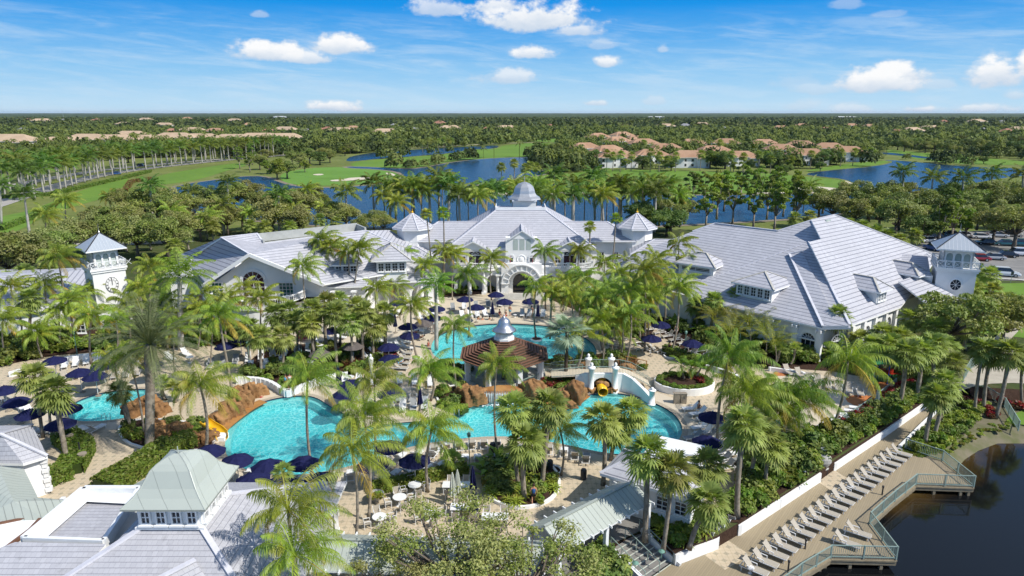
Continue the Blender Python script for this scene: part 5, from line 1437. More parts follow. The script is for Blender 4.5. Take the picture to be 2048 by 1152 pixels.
for k in range(8):
    mb = MB(); mb.box((0, 0, 1.4), (.55, .55, 2.8)); mb.box((0, 0, .25), (.68, .68, .5)); mb.box((0, 0, 2.72), (.68, .68, .16)); o = mb.build('column', 'white_paint', gz_); o.location = oct_(4.5, 0, k); o.rotation_euler = (0, 0, math.pi / 8 + k * math.pi / 4)
mb = MB(); mb.lathe([(1.25, 4.8), (1.25, 5.0), (1.08, 5.02), (1.08, 5.75), (1.2, 5.8)], (0, 0, 0), 8, 0, 1, 1, math.pi / 8); cu = mb.build('cupola', 'white_paint', gz_)
mb = MB(); mb.lathe([(1.42, 5.8), (1.32, 5.95), (.98, 6.2), (.78, 6.5), (.72, 6.8), (.6, 7.05), (.34, 7.28), (.1, 7.36), (.06, 7.6), (.02, 7.7)], (0, 0, 0), 16, 0, 1, 1, math.pi / 8); mb.build('dome', 'silver_metal', cu, True)
mb = MB(); mb.lathe([(5.2, 0), (5.2, .3)], (0, 0, 0), 8, 0, 1, 1, math.pi / 8); mb.build('platform', 'kerb', gz_)
mb = MB()
for k in (4, 5, 6):
    p_, q_ = oct_(4.5, 0, k), oct_(4.5, 0, k + 1)
    for z in (.45, 1.25): mb.beam(p_ + Vector((0, 0, z)), q_ + Vector((0, 0, z)), .06, .06)
    for i in range(1, 18): c = p_.lerp(q_, i / 18); mb.beam(c + Vector((0, 0, .45)), c + Vector((0, 0, 1.25)), .03, .03)
mb.build('railing', 'sage_metal', gz_)
# ---------------- foreground building with bell-roofed lantern
fb = building('bar_building', 'foreground building with large grey tile hipped roof under a sage lantern', 'building')
RN = ['roof_tile_near', 'stucco_trim', 'roof_cap']
lx0, lx1, ly0, ly1 = -22.5, -18.7, 36.3, 40.2
zc = 5.6; ze_ = 3.0
mb = MB()
A, B, C, D = Vector((-33, 25.5, -1.6)), Vector((-8.6, 26.4, ze_ - 2.2)), Vector((-12.4, 46.6, 2.6)), Vector((-27.0, 46.6, 2.6))
# slopes fall from the foot of the lantern at 24 degrees
def slope_pt(x, y): return x
sl = .42
TL = [Vector((lx0, ly0, zc)), Vector((lx1, ly0, zc)), Vector((lx1, ly1, zc)), Vector((lx0, ly1, zc))]
R1_ = 6.6
er = Vector((lx1 + R1_, ly0 - R1_, zc - sl * R1_)); er2 = Vector((lx1 + R1_, ly1 + R1_, zc - sl * R1_)); Rf = 15.5
fl = Vector((lx0 - Rf, ly0 - Rf, zc - sl * Rf)); fr2 = Vector((lx1 + Rf, ly0 - Rf, zc - sl * Rf)); 
roof_face(mb, [TL[0], TL[1], fr2, fl])
roof_face(mb, [TL[1], TL[2], Vector((lx1 + 6.2, ly1 + 6.2, zc - sl * 6.2)), Vector((lx1 + 6.2, ly0 - 6.2, zc - sl * 6.2))])
roof_face(mb, [TL[2], TL[3], Vector((lx0 - 5.4, ly1 + 5.4, zc - sl * 5.4)), Vector((lx1 + 5.4, ly1 + 5.4, zc - sl * 5.4))])
roof_face(mb, [TL[3], TL[0], Vector((lx0 - 1.2, ly0 - 1.2, zc - sl * 1.2)), Vector((lx0 - 1.2, ly1 + 1.2, zc - sl * 1.2))])
FPL = (TL[0] - Vector((0, 0, .75)), (TL[1] - TL[0]).cross(fl - TL[0]).normalized() * (1 if (TL[1] - TL[0]).cross(fl - TL[0]).z > 0 else -1)); roof_face(mb, [on(FPL, 30, 1084), on(FPL, 212, 1088), on(FPL, 150, 1160), on(FPL, 60, 1230), on(FPL, -140, 1230), on(FPL, -140, 1150)])
caps(mb, [(TL[0], fl), (TL[1], Vector((lx1 + 6.2, ly0 - 6.2, zc - sl * 6.2))), (TL[2], Vector((lx1 + 5, ly1 + 5, zc - sl * 5)))], .34, .14)
mb.build('roof', RN, fb)
# small gabled dormer roof on the front slope
mb = MB(); T = frame_T(-19.6, 32.4, R(-38))
roof_face(mb, [T(0, 2.2, 5.0), T(0, -3.2, 5.0), T(-2.6, -3.2, 3.5), T(-2.6, 2.2, 3.6)], .18); roof_face(mb, [T(0, 2.2, 5.0), T(2.6, 2.2, 3.6), T(2.6, -3.2, 3.5), T(0, -3.2, 5.0)], .18)
caps(mb, [(T(0, 2.2, 5.05), T(0, -3.2, 5.05))], .3, .12); mb.face([T(-2.3, -2.8, 3.5), T(2.3, -2.8, 3.5), T(0, -2.8, 4.8)], 1, [(0, 0)] * 3); mb.build('dormer', RN, fb)
mb = MB(); mb.face([T(-.8, -2.86, 3.6), T(.8, -2.86, 3.6), T(0, -2.86, 4.2)]); mb.build('louvre', 'sage_metal', fb)
# lantern
cxn, cyn = (lx0 + lx1) / 2, (ly0 + ly1) / 2
mb = MB(); mb.box((cxn, cyn, 6.4), (lx1 - lx0, ly1 - ly0, 1.9)); mb.box((cxn, cyn, 5.75), (lx1 - lx0 + .35, ly1 - ly0 + .35, .14)); lan = mb.build('lantern', 'white_paint', fb)
for i in range(4):
    window(lan, (lx0 + .5 + i * .93, ly0 - .01, 5.98), 0, .66, .95, False, 2, 2, base=(0, 0, 0))
    window(lan, (lx1 + .01, ly0 + .5 + i * .97, 5.98), R(90), .66, .95, False, 2, 2, base=(0, 0, 0))
mb = MB(); prof = [(0, 1.0), (.16, .925), (.42, .80), (.85, .66), (1.35, .56), (1.75, .48), (2.05, .36), (2.25, .2), (2.34, .05)]
hx, hy = (lx1 - lx0) / 2 + .62, (ly1 - ly0) / 2 + .62; rings = []
for z, s in prof:
    rings.append([Vector((cxn + sx_ * hx * s, cyn + sy_ * hy * s, 7.32 + z)) for sx_, sy_ in ((-1, -1), (1, -1), (1, 1), (-1, 1))])
for ra, rb in zip(rings, rings[1:]):
    for k in range(4):
        q4 = [ra[k], ra[(k + 1) % 4], rb[(k + 1) % 4], rb[k]]; mb.face(q4, 0, [(k * 3 + p.x + p.y, p.z) for p in q4])
mb.face(rings[-1], 0, [(0, 0)] * 4); mb.face([p - Vector((0, 0, .12)) for p in rings[0]][::-1], 1, [(0, 0)] * 4)
for k in range(4): mb.face([rings[0][k] - Vector((0, 0, .12)), rings[0][(k + 1) % 4] - Vector((0, 0, .12)), rings[0][(k + 1) % 4], rings[0][k]], 0, [(0, 0)] * 4)
mb.lathe([(.05, 0), (.03, .5)], (cxn, cyn, 9.6), 6)
for k in range(4): [mb.beam(ra[k], rb[k], .06, .05, 0) for ra, rb in zip(rings, rings[1:])]
mb.build('bell_roof', ['roof_sage_plain', 'white_paint'], lan)
# flat roof well left of the lantern with white upstands
mb = MB(); W0 = [P(165, 978, 4.3), P(276, 978, 4.3), P(268, 1083, 4.0), P(48, 1078, 4.0)]
W0 = [Vector((-29.6, 36.4, 4.25)), Vector((-23.0, 40.6, 4.25))]
wl = [P(168, 980, 4.6), P(278, 980, 4.6), P(208, 1086, 4.6), P(48, 1080, 4.6)]
for i in range(4):
    a_, b_ = wl[i], wl[(i + 1) % 4]
    mb.beam(a_, b_, .42 if i in (0, 3) else .25, .5)
o = mb.build('upstand', 'white_paint', fb)
mb = MB(); roof_face(mb, [p - Vector((0, 0, .35)) for p in wl], .3); mb.build('well_roof', RN, fb)
mb = MB(); mb.face([wl[0] - Vector((0, 0, .15)), wl[1] - Vector((0, 0, .15)), wl[1].lerp(wl[2], .25) - Vector((0, 0, .15)), wl[0].lerp(wl[3], .2) - Vector((0, 0, .15))]); mb.face([wl[0] - Vector((0, 0, .16)), wl[0].lerp(wl[1], .25) - Vector((0, 0, .16)), wl[3].lerp(wl[2], .2) - Vector((0, 0, .16)), wl[3] - Vector((0, 0, .16))]); mb.build('gutter_deck', 'stucco_trim', fb)
mb = MB(); mb.prism([(lx0 - 7, ly0 - 16), (lx1 + 5.6, ly0 - 16), (lx1 + 5.6, ly1 + 4.8), (lx0 - 4.8, ly1 + 4.8), (lx0 - 7.4, ly0 + 1)], -1, 2.6); mb.build('wall', 'stucco', fb)
mb = MB(); roof_face(mb, [P(250, 980, 4.2), P(302, 950, 4.2), P(330, 955, 4.9), P(290, 985, 4.9)]); mb.build('metal_roof', ['roof_sage', 'white_paint'], fb)
mb = MB(); mb.beam(P(222, 1118, 3.9), P(246, 1113, 3.95), .12, .06, 0); mb.box(P(236, 1121, 3.85), (.5, .35, .1), .2, 1); mb.box(P(321, 1083, 4.95), (.4, .5, .1), .3, 1); mb.build('roof_patch', ['wood_dark', 'sand'], fb)
# ---------------- sage roofs and kiosk at the bottom left
kl = building('corner_kiosk', 'white kiosk with pale tile roof at the bottom left edge', 'building')
mb = MB(); kp = [P(-60, 872, 5.6), P(-60, 925, 3.5), P(46, 927, 3.4), P(95, 912, 3.4), P(64, 850, 3.6), P(-60, 852, 4.6), P(0, 868, 5.6)]
roof_face(mb, [kp[0], kp[6], kp[2], kp[1]]); roof_face(mb, [kp[6], kp[3], kp[2]]); roof_face(mb, [kp[6], kp[4], kp[3]]); roof_face(mb, [kp[0], kp[5], kp[4], kp[6]]); caps(mb, [(kp[6], kp[3]), (kp[6], kp[4])], .3, .12)
mb.build('roof', RN, kl)
c = P(45, 925, 3.4); cc = sum((kp[k] for k in (1, 2, 3, 4, 5)), Vector()) / 5; mb = MB(); mb.prism([tuple(cc.lerp(kp[k], .88)[:2]) for k in (1, 2, 3, 4, 5)], 0, 3.35); mb.build('wall', 'stucco', kl); qk = cc.lerp(kp[3], .88)
mb = MB()
for k in range(7): mb.box((qk.x, qk.y, .4 + k * .42), (.45 - (k % 2) * .1, .45 - (k % 2) * .1, .34), .4)
mb.build('quoins', 'stucco_trim', kl)
sg = building('metal_canopy', 'sage green standing seam canopy roof at the bottom left', 'canopy')
mb = MB(); s1 = [P(-60, 925, 3.6), P(48, 938, 3.3), P(76, 995, 3.2), P(128, 1000, 3.0), P(95, 1040, 3.0), P(-60, 1043, 3.0), P(28, 1003, 3.9), P(-60, 950, 4.4), P(-60, 1035, 3.2)]
roof_face(mb, [s1[0], s1[1], s1[6] + Vector((0, 0, 0)), P(-5, 932, 4.4)], .15); roof_face(mb, [s1[1], s1[2], s1[6]], .15); roof_face(mb, [s1[6], s1[2], s1[3], s1[4], s1[5]], .15); roof_face(mb, [s1[6], s1[5], s1[7], P(-5, 932, 4.4)], .15)
mb.build('roof', ['roof_sage', 'white_paint'], sg)
mb = MB()
for x, y in ((92, 1030), (20, 1035), (120, 1000), (-30, 1035)):
    p = P(x, y, 3.0); mb.box((p.x, p.y + .3, 1.5), (.3, .3, 3.0))
mb.build('posts', 'white_paint', sg)
lt = building('flat_roof_store', 'low pale flat roof with brown edging at the bottom left corner', 'building')
mb = MB(); f4 = [P(-60, 1060, 3.0), P(88, 1030, 3.0), P(60, 1060, 3.0), P(-60, 1150, 3.0)]; mb.prism([tuple(p[:2]) for p in f4], 0, 3.0); mb.build('wall', 'stucco_trim', lt); mb = MB(); [mb.beam(f4[i], f4[(i + 1) % 4], .2, .22) for i in range(4)]; mb.build('edging', 'wood_dark', lt)
# ---------------- covered walkway
cw = building('covered_walkway', 'covered walkway with sage standing seam gable roof on white posts', 'walkway')
def gable_run(parent, a, b, half, z, rise, mt, posts=None, ext=0):
    a = Vector((*a[:2], 0)); b = Vector((*b[:2], 0)); d = (b - a).normalized(); n = Vector((-d.y, d.x, 0)); Z = lambda q, z_: Vector((q.x, q.y, z_))
    mb = MB(); roof_face(mb, [Z(a + n * half, z), Z(b + n * half, z), Z(b, z + rise), Z(a, z + rise)], .12); roof_face(mb, [Z(a - n * half, z), Z(a, z + rise), Z(b, z + rise), Z(b - n * half, z)], .12)
    caps(mb, [(Z(a, z + rise), Z(b, z + rise))], .22, .08, 0); mb.build('roof', [mt, 'white_paint'], parent)
    mb = MB()
    for s in (-1, 1): mb.beam(Z(a + n * half * .82 * s, z - .12), Z(b + n * half * .82 * s, z - .12), .2, .3)
    L = (b - a).length; k = int(L / .85)
    for i in range(k + 1): q = a + d * (L * i / k); mb.beam(Z(q - n * half * 1.12, z - .02), Z(q + n * half * 1.12, z - .02), .09, .16)
    mb.build('rafters', 'white_paint', parent)
    for s in (-1, 1):
        k = max(1, int(L / 3.3))
        for i in range(k + 1):
            q = a + d * (L * i / k) + n * half * .82 * s; pm = MB(); pm.box((0, 0, (z - .3) / 2), (.28, .28, z - .3)); pm.box((0, 0, .2), (.38, .38, .4)); o = pm.build('post', 'white_paint', parent); o.location = (q.x, q.y, 0); o.rotation_euler = (0, 0, math.atan2(d.y, d.x))
ra = P(1268, 962, 3.7); rb = P(1088, 1053, 3.7); gable_run(cw, ra, rb, 1.75, 2.75, .95, 'roof_sage')
rc = P(640, 1078, 3.6)
cw2 = building('long_walkway', 'long pale metal roofed walkway running left behind the foreground oaks', 'walkway')
gable_run(cw2, P(1085, 1092, 3.6), rc, 1.9, 2.7, .9, 'roof_sage')
cw3 = building('side_canopy', 'pale metal canopy beside the pool bar roof', 'canopy')
gable_run(cw3, P(492, 985, 3.6), P(668, 962, 3.6), 1.5, 2.8, .7, 'roof_sage')
# ramp and stairs down to the boardwalk
stp = thing('stairs', 'dark stairs with pale nosings leading down to the boardwalk', 'stairs', (0, 0, 0))
sa = P(1250, 1078, 0); sb = P(1318, 1146, ZD); d = (Vector((sb.x, sb.y, 0)) - Vector((sa.x, sa.y, 0))); L = d.length; d.normalize(); n = Vector((-d.y, d.x, 0)); mb = MB(); nz_ = MB(); N = 8
for i in range(N):
    c = Vector((sa.x, sa.y, 0)) + d * (L * (i + .5) / N) - n * .0; z = (ZD) * (i + 1) / N
    mb.box((c.x, c.y, z - .25), (L / N, 3.0, .5), math.atan2(d.y, d.x)); q = c + d * (L / N / 2 - .03); nz_.box((q.x, q.y, z + .006), (.07, 3.0, .02), math.atan2(d.y, d.x))
mb.build('tread', 'asphalt', stp); nz_.build('nosing', 'umbrella_sage', stp)
for s in (-1.6, 0, 1.6):
    mb = MB(); a_ = Vector((sa.x, sa.y, .9)) + n * s; b_ = a_ + d * L + Vector((0, 0, ZD)); mb.tube([a_, b_], .035, 6); [mb.tube([a_.lerp(b_, k / 3) - Vector((0, 0, .9)), a_.lerp(b_, k / 3)], .03, 6) for k in range(4)]; mb.build('handrail', 'sage_metal', stp)
for s in (-1.75, 1.75):
    a_ = Vector((sa.x, sa.y, -.35)) + n * s; b_ = a_ + d * (L + .4) + Vector((0, 0, ZD)); mb = MB(); mb.beam(a_, b_, .28, 1.3); mb.build('side_wall', 'stucco', stp)
rmp = sheet('walkway_floor', [tuple(P(x, y, .01)[:2]) for x, y in [(1262, 1010), (1300, 1040), (1284, 1060), (1224, 1088), (1200, 1150), (1130, 1250), (980, 1250), (1100, 1130)]], .014, 'asphalt')
# kiosk right of the walkway
kr = building('towel_kiosk', 'white kiosk with hipped grey tile roof beside the covered walkway', 'building')
kz = 3.1
kc = P(1318, 948, kz); T = frame_T(kc.x, kc.y, R(-32))
mb = MB(); q = [T(-3.9, -2.3, kz), T(3.6, -2.3, kz), T(3.6, 2.3, kz), T(-3.9, 2.3, kz)]; r1, r2 = T(-1.8, 0, kz + 1.2), T(1.5, 0, kz + 1.2)
roof_face(mb, [q[0], q[1], r2, r1]); roof_face(mb, [q[1], q[2], r2]); roof_face(mb, [q[2], q[3], r1, r2]); roof_face(mb, [q[3], q[0], r1]); caps(mb, [(q[0], r1), (q[1], r2), (q[2], r2), (q[3], r1), (r1, r2)], .24, .1); mb.build('roof', RM, kr)
mb = MB(); mb.prism([tuple(T(x, y, 0)[:2]) for x, y in ((-3.3, -1.8), (3.1, -1.8), (3.1, 1.8), (-3.3, 1.8))], ZD, kz - .1); mb.build('wall', 'stucco', kr)
for x in (1.0, 2.4): window(kr, T(x, -1.81, 1.3), R(-32), 1.0, 1.2, False, 2, 3)
wh = building('flat_kiosk', 'white flat roofed pump house at the right tip of the lagoon', 'building')
wc = P(1365, 905, 2.6); mb = MB(); mb.box((wc.x - .4, wc.y + .2, 1.3), (4.2, 3.2, 2.6), R(-28)); mb.build('wall', 'stucco', wh); mb = MB(); mb.box((wc.x - .4, wc.y + .2, 2.68), (4.6, 3.6, .16), R(-28)); mb.box((wc.x - .1, wc.y + .1, 2.86), (2.6, 1.6, .2), R(-28)); mb.build('roof', 'white_paint', wh)
# ================================================================ boardwalk, rocks, slides, bridge, planters
def pts(z, *l): return [P(x, y, z) for x, y in l]
rail_line = pts(ZD, (1810, 898), (1884, 922), (1947, 974), (1831, 970), (1789, 1003), (1739, 1048), (1792, 1119), (1661, 1116), (1602, 1152), (1500, 1232))
deck = [tuple(p[:2]) for p in pts(ZD, (1250, 1215), (1296, 1156), (1345, 1122), (1431, 1097), (1477, 1069), (1636, 964), (1668, 940), (1858, 809), (1905, 788), (1895, 800), (1800, 893))] + [tuple(p[:2]) for p in rail_line] + [tuple(P(1350, 1290, ZD)[:2])]
mb = MB(); mb.prism(deck, ZD - .16, ZD); o = mb.build('boardwalk', 'boardwalk'); o['kind'] = 'structure'
mb = MB()
for a, b in zip(rail_line, rail_line[1:]):
    mb.beam(a - Vector((0, 0, .32)), b - Vector((0, 0, .32)), .12, .30); mb.beam(a - Vector((0, 0, .14)), b - Vector((0, 0, .14)), .22, .12)
    L = (b - a).length
    for k in range(int(L / 2.2) + 1): c = a.lerp(b, min(1, (k + .3) * 2.2 / L)); mb.box((c.x - .3, c.y + .1, -1.9), (.22, .22, 1.3))
tag(mb.build('boardwalk_piles', 'wood_grey'), kind='structure')
for px in ([(1392, 1098), (1440, 1070), (1500, 1110), (1450, 1140)], [(1636, 964), (1668, 940), (1700, 960), (1668, 985)]): sheet('paving_patch', gpoly(px, ZD, 0), ZD + .006, 'paving')
def rail_fence(name, label, cat, P_, h=1.05, gap=.14, mt='sage_metal', group=None, post=2.2):
    o0 = P_[0]; t = thing(name, label, cat, o0, 0, group); rm = MB(); pk = MB(); posts = []
    for a, b in zip(P_, P_[1:]):
        a, b = a - o0, b - o0; L = (b - a).length
        for z in (h, .14): rm.beam(a + Vector((0, 0, z)), b + Vector((0, 0, z)), .07, .06)
        n_ = int(L / gap)
        for k in range(1, n_): c = a.lerp(b, k / n_); pk.beam(c + Vector((0, 0, .14)), c + Vector((0, 0, h)), .022, .022)
        n_ = max(1, round(L / post)); posts += [a.lerp(b, k / n_) for k in range(n_ + (1 if b == P_[-1] - o0 else 0))]
    rm.build('rail', mt, t); pk.build('baluster_panel', mt, t); pm = MB(); pm.box((0, 0, h * .52), (.1, .1, h * 1.04)); q = pm.build('post', mt); me = q.data; bpy.data.objects.remove(q)
    for p in posts: mesh_obj('post', me, t, p)
    return t
rail_fence('railing', 'sage green metal railing along the zigzag edge of the boardwalk', 'railing', rail_line)
rail_fence('railing', 'sage metal fence above the crimson shrubs beside the children pool', 'railing', pts(0, (1636, 880), (1690, 850), (1745, 812), (1790, 775)), 1.1)
rail_fence('railing', 'sage railing curving down the bank beside the lake at right', 'railing', pts(ZD, (1935, 785), (1972, 792), (2008, 815), (2036, 862)), 1.1)
rail_fence('fence', 'sage gate fence beside the pale path on the right', 'fence', pts(0, (1925, 765), (1938, 742), (1962, 722)), 1.5)
def wall_run(name, label, P_, z0, z1, wd=.3, mt='stucco', cat='wall', group=None):
    mb = MB()
    for a, b in zip(P_, P_[1:]): mb.beam(Vector((a.x, a.y, (z0 + z1) / 2)), Vector((b.x, b.y, (z0 + z1) / 2)), wd, z1 - z0)
    for a in P_: mb.box((a.x, a.y, (z0 + z1) / 2), (wd * 1.02, wd * 1.02, z1 - z0 + .004), .3)
    return tag(mb.build(name, mt), label, cat, group)
wall_run('retaining_wall', 'white retaining wall below the planting, left half of the boardwalk', pts(ZD, (1477, 1069), (1556, 1017), (1636, 964)), ZD - .1, -.22)
wall_run('retaining_wall', 'white retaining wall below the crimson and lime shrubs along the path', pts(ZD, (1668, 940), (1760, 878), (1858, 809)), ZD - .1, -.35)
wall_run('retaining_wall', 'white planter wall at the foot of the stairs', pts(ZD, (1352, 1128), (1431, 1097), (1440, 1078)), ZD - .1, -.25)
wall_run('kerb_wall', 'low white kerb along the lake side of the path', pts(ZD, (1800, 895), (1845, 850), (1898, 800)), ZD - .1, ZD + .25, .25)
bench = [Vector((*p, 0)) for p in smooth_poly([tuple(P(x, y, 0)[:2]) for x, y in [(462, 768), (500, 766), (540, 772), (572, 795), (586, 790), (640, 768), (700, 752)]], 2, False)]
wall_run('garden_wall', 'curved white garden wall behind the rocks above the lagoon', bench, 0, .8, .4)
wall_run('garden_wall', 'white wall curving round the lawn planting right of the bridge', [Vector((*p, 0)) for p in smooth_poly([tuple(P(x, y, 0)[:2]) for x, y in [(1400, 735), (1440, 745), (1480, 760), (1520, 800)]], 2, False)], 0, .55, .35)
wall_run('garden_wall', 'white low wall behind the children deck', pts(0, (1540, 742), (1600, 750), (1650, 770)), 0, .5, .3)
wall_run('garden_wall', 'white low wall along the far terrace on the left', [Vector((*p, 0)) for p in smooth_poly([tuple(P(x, y, 0)[:2]) for x, y in [(0, 760), (60, 742), (130, 722), (210, 712), (300, 712)]], 2, False)], 0, .6, .35)
# rocks
def rock(x, y, rx, ry, h, label, smooth=False, z=0.0):
    r_ = random.random() * 99; n, k = 30, 18; V = []; F = []
    for j in range(k + 1):
        for i in range(n):
            a, b = 2 * math.pi * i / n, math.pi * .5 * j / k
            d = Vector((math.cos(a) * math.cos(b), math.sin(a) * math.cos(b), math.sin(b)))
            f = 1 + (.10 if smooth else .26) * math.sin(a * 3 + r_) * math.cos(b * 4 + r_) + (.04 if smooth else .16) * math.sin(a * 7 + r_ * 2 + b * 5) + (0 if smooth else .07 * math.sin(a * 13 + b * 11 + r_) + .12 * (random.random() - .5))
            V.append((d.x * rx * f, d.y * ry * f, d.z ** .45 * h * (.85 + .15 * f) if d.z > 0 else 0))
    for j in range(k):
        for i in range(n): a = j * n + i; b = j * n + (i + 1) % n; F.append((a, b, b + n, a + n))
    me = np_mesh('rock', np.array(V), np.array(F), 'rock_smooth' if smooth else 'rock', None, smooth)
    p = P(x, y, z); o = mesh_obj('rock', me, None, p, (0, 0, random.uniform(-.3, .3))); o['category'] = 'rock'; register(o, p, 'orange-brown artificial ' + ('ledge rock' if smooth else 'boulder'), label, 'artificial rocks'); return o
for a in [(945, 806, 1.3, 1.0, 1.9), (932, 796, 1.0, 1.0, 1.5), (962, 798, .9, .7, 1.3), (1066, 797, 1.3, .8, 2.2), (1085, 793, .8, .7, 1.3), (1126, 803, 1.0, .8, 1.5), (1150, 802, 1.0, 1.0, 2.3), (1166, 792, .5, .5, 1.0), (1136, 815, .9, .5, .8)]: rock(*a, 'at the waterfall below the gazebo')
rock(1008, 795, 2.6, .9, 1.35, 'at the waterfall below the gazebo', True)
for a in [(1182, 784, .7, .4, .6), (1226, 784, .5, .4, .6)]: rock(*a, 'under the arch of the bridge')
for a in [(272, 828, 1.2, .9, 1.4), (300, 822, 1.2, .9, 1.7), (322, 828, .8, .8, 1.3), (330, 880, 1.4, .9, 1.4), (358, 876, 1.2, .9, 1.6), (385, 885, 1.1, .7, 1.0), (312, 868, .9, .8, 1.5), (420, 880, .9, .8, 1.0), (372, 892, 1.0, .5, .6)]: rock(*a, 'between small pool and lagoon')
for a in [(440, 845, 1.0, .8, 1.1), (462, 830, 1.2, .9, 1.6), (486, 812, 1.1, .9, 1.7), (503, 795, .9, .8, 1.7), (520, 790, .8, .7, 1.3), (478, 798, .9, .7, 1.5)]: rock(*a, 'left of the lagoon')
for a in [(1208, 720, .9, .6, .8), (1225, 722, .8, .6, .9), (1242, 730, 1.0, .6, .8), (1190, 724, .6, .5, .6), (1255, 740, .9, .6, .8), (1120, 722, .7, .5, .9), (860, 738, .5, .4, .7), (1168, 735, .7, .5, .7)]: rock(*a, 'behind the bridge by the upper pool')
led = [Vector((*p, 0)) for p in smooth_poly([tuple(P(x, y, 0)[:2]) for x, y in [(432, 880), (440, 862), (468, 838), (505, 812), (540, 797)]], 2, False)]
strip('rock_ledge', [tuple(p[:2]) for p in led], 1.3, .03, 'rock_smooth')
strip('rock_ledge', smooth_poly([tuple(P(x, y, 0)[:2]) for x, y in [(925, 815), (960, 803), (1010, 800), (1080, 804), (1140, 808), (1168, 796), (1175, 788)]], 2, False), 1.0, .03, 'rock_smooth')
# waterfall and foam
wf = P(990, 797, 0)
mb = MB()
for i in range(22):
    x0 = wf.x - 1.9 + i * .17; yv = wf.y - .78 - .06 * math.sin(i * 1.7); mb.tube([(x0, yv, 1.15), (x0, yv - .22, .95), (x0, yv - .3, .4), (x0, yv - .32, -.12)], [.05, .06, .05, .08], 5)
plain('fall_water', (.55, .66, .68), (.40, .52, .55), 6, .15); tag(mb.build('waterfall', 'fall_water', None, True), 'thin sheet of water falling from the rock ledge into the lagoon', 'waterfall')
mb = MB()
for i in range(130): a = random.uniform(-2.2, 2.0); b = random.gauss(0, .28); mb.lathe([(random.uniform(.05, .14), 0), (.03, .03)], (wf.x + a, wf.y - 1.25 + b, -.125), 6)
tag(mb.build('foam', 'foam', None, True), kind='stuff')
# slides
t = thing('water_slide', 'open yellow water slide chute at the left end of the lagoon', 'slide', P(420, 873, 0)); p1 = Vector((0, 0, 0))
def chute(parent, path, r, nm='chute', full=False):
    V = []; F = []; n = 14; arc = (2 * math.pi if full else math.pi * 1.1)
    pth = [Vector(p) for p in path]
    for i, p in enumerate(pth):
        d = (pth[min(i + 1, len(pth) - 1)] - pth[max(i - 1, 0)]).normalized(); x = d.cross(Vector((0, 0, 1))).normalized(); y = x.cross(d).normalized()
        for rr in (r, r * .9):
            for k in range(n + 1):
                a = (math.pi + (math.pi - arc) / 2) + arc * k / n; V.append(tuple(p + (x * math.cos(a) + y * math.sin(a)) * rr))
    m_ = 2 * (n + 1)
    for i in range(len(pth) - 1):
        for k in range(n): a = i * m_ + k; F.append((a, a + 1, a + m_ + 1, a + m_)); b = a + n + 1; F.append((b + 1, b, b + m_, b + m_ + 1))
        for k in (0, n): a = i * m_ + k; F.append((a, a + n + 1, a + n + 1 + m_, a + m_))
    for i in (0, len(pth) - 1):
        for k in range(n): a = i * m_ + k; F.append((a, a + 1, a + n + 2, a + n + 1))
    mesh_obj(nm, np_mesh(nm, np.array(V), np.array(F), 'slide_yellow', None, False), parent)
chute(t, [(-.6, .5, 1.5), (0.1, .2, 1.15), (.8, -.05, .9), (1.35, -.4, .65), (1.6, -1.0, .45)], .55)
mb = MB(); mb.box((1.35, -.5, .15), (.9, 1.1, .5)); mb.build('footing', 'stucco', t)
t = thing('water_slide', 'yellow tube slide coming out under the bridge arch', 'slide', P(1205, 788, 0))
chute(t, [(0, 2.4, 1.1), (0, 1.2, .75), (0, .2, .45), (0, -.4, .35)], .55, 'tube', True)
mb = MB()
for i in range(9): mb.lathe([(.5, 0), (.42, .35), (.1, .5)], (random.uniform(-.4, .4), .6 + i * .2, .75), 7)
mb.build('rock_cover', 'rock', t)
# bridge
t = thing('footbridge', 'curved white footbridge with arch, ball topped columns and sage railings', 'bridge', (0, 0, 0))
fw = pts(0, (1150, 781), (1168, 783), (1244, 783), (1262, 787), (1283, 796), (1303, 808)); tops = [1.7, 2.1, 2.1, 1.75, 1.1, .55]
a, b = fw[1], fw[2]; L = (b - a).length; T = frame_T(a.x, a.y, math.atan2(b.y - a.y, b.x - a.x)); mb = MB()
arch_wall(mb, T, 0, L, -.2, 2.1, [(L * .47, 2.2, .55)], .4)
for i in (0, 2, 3, 4):
    p, q = fw[i], fw[i + 1]; z0, z1 = tops[i], tops[i + 1]
    d = (q - p).normalized(); n = Vector((-d.y, d.x, 0)) * .4
    for off in (Vector((0, 0, 0)), n): mb.face([p + off + Vector((0, 0, -.2)), q + off + Vector((0, 0, -.2)), q + off + Vector((0, 0, z1)), p + off + Vector((0, 0, z0))])
    mb.face([p + Vector((0, 0, z0)), q + Vector((0, 0, z1)), q + n + Vector((0, 0, z1)), p + n + Vector((0, 0, z0))])
mb.build('arched_wall', 'stucco', t)
mb = MB(); mb.box(T(L * .47, 1.2, .6), (3.0, .1, 1.6), math.atan2(b.y - a.y, b.x - a.x)); mb.build('tunnel_shade', 'glass_dark', t)  # dark panel behind the arch stands in for the shade under the bridge
mb = MB(); dk_ = [T(-3.6, .35, 0), T(L, .35, 0), T(L + 1.4, .3, 0), T(L + 3.2, .2, 0), T(L + 3.2, 2.1, 0), T(L + 1.2, 2.5, 0), T(L, 2.6, 0), T(-3.6, 2.6, 0)]; zz = [1.5, 1.85, 1.5, .5, .5, 1.5, 1.85, 1.5]
for i in range(3): mb.face([dk_[i] + Vector((0, 0, zz[i])), dk_[i + 1] + Vector((0, 0, zz[i + 1])), dk_[6 - i] + Vector((0, 0, zz[6 - i])), dk_[7 - i] + Vector((0, 0, zz[7 - i]))])
mb.build('bridge_deck', 'deck_plain', t)
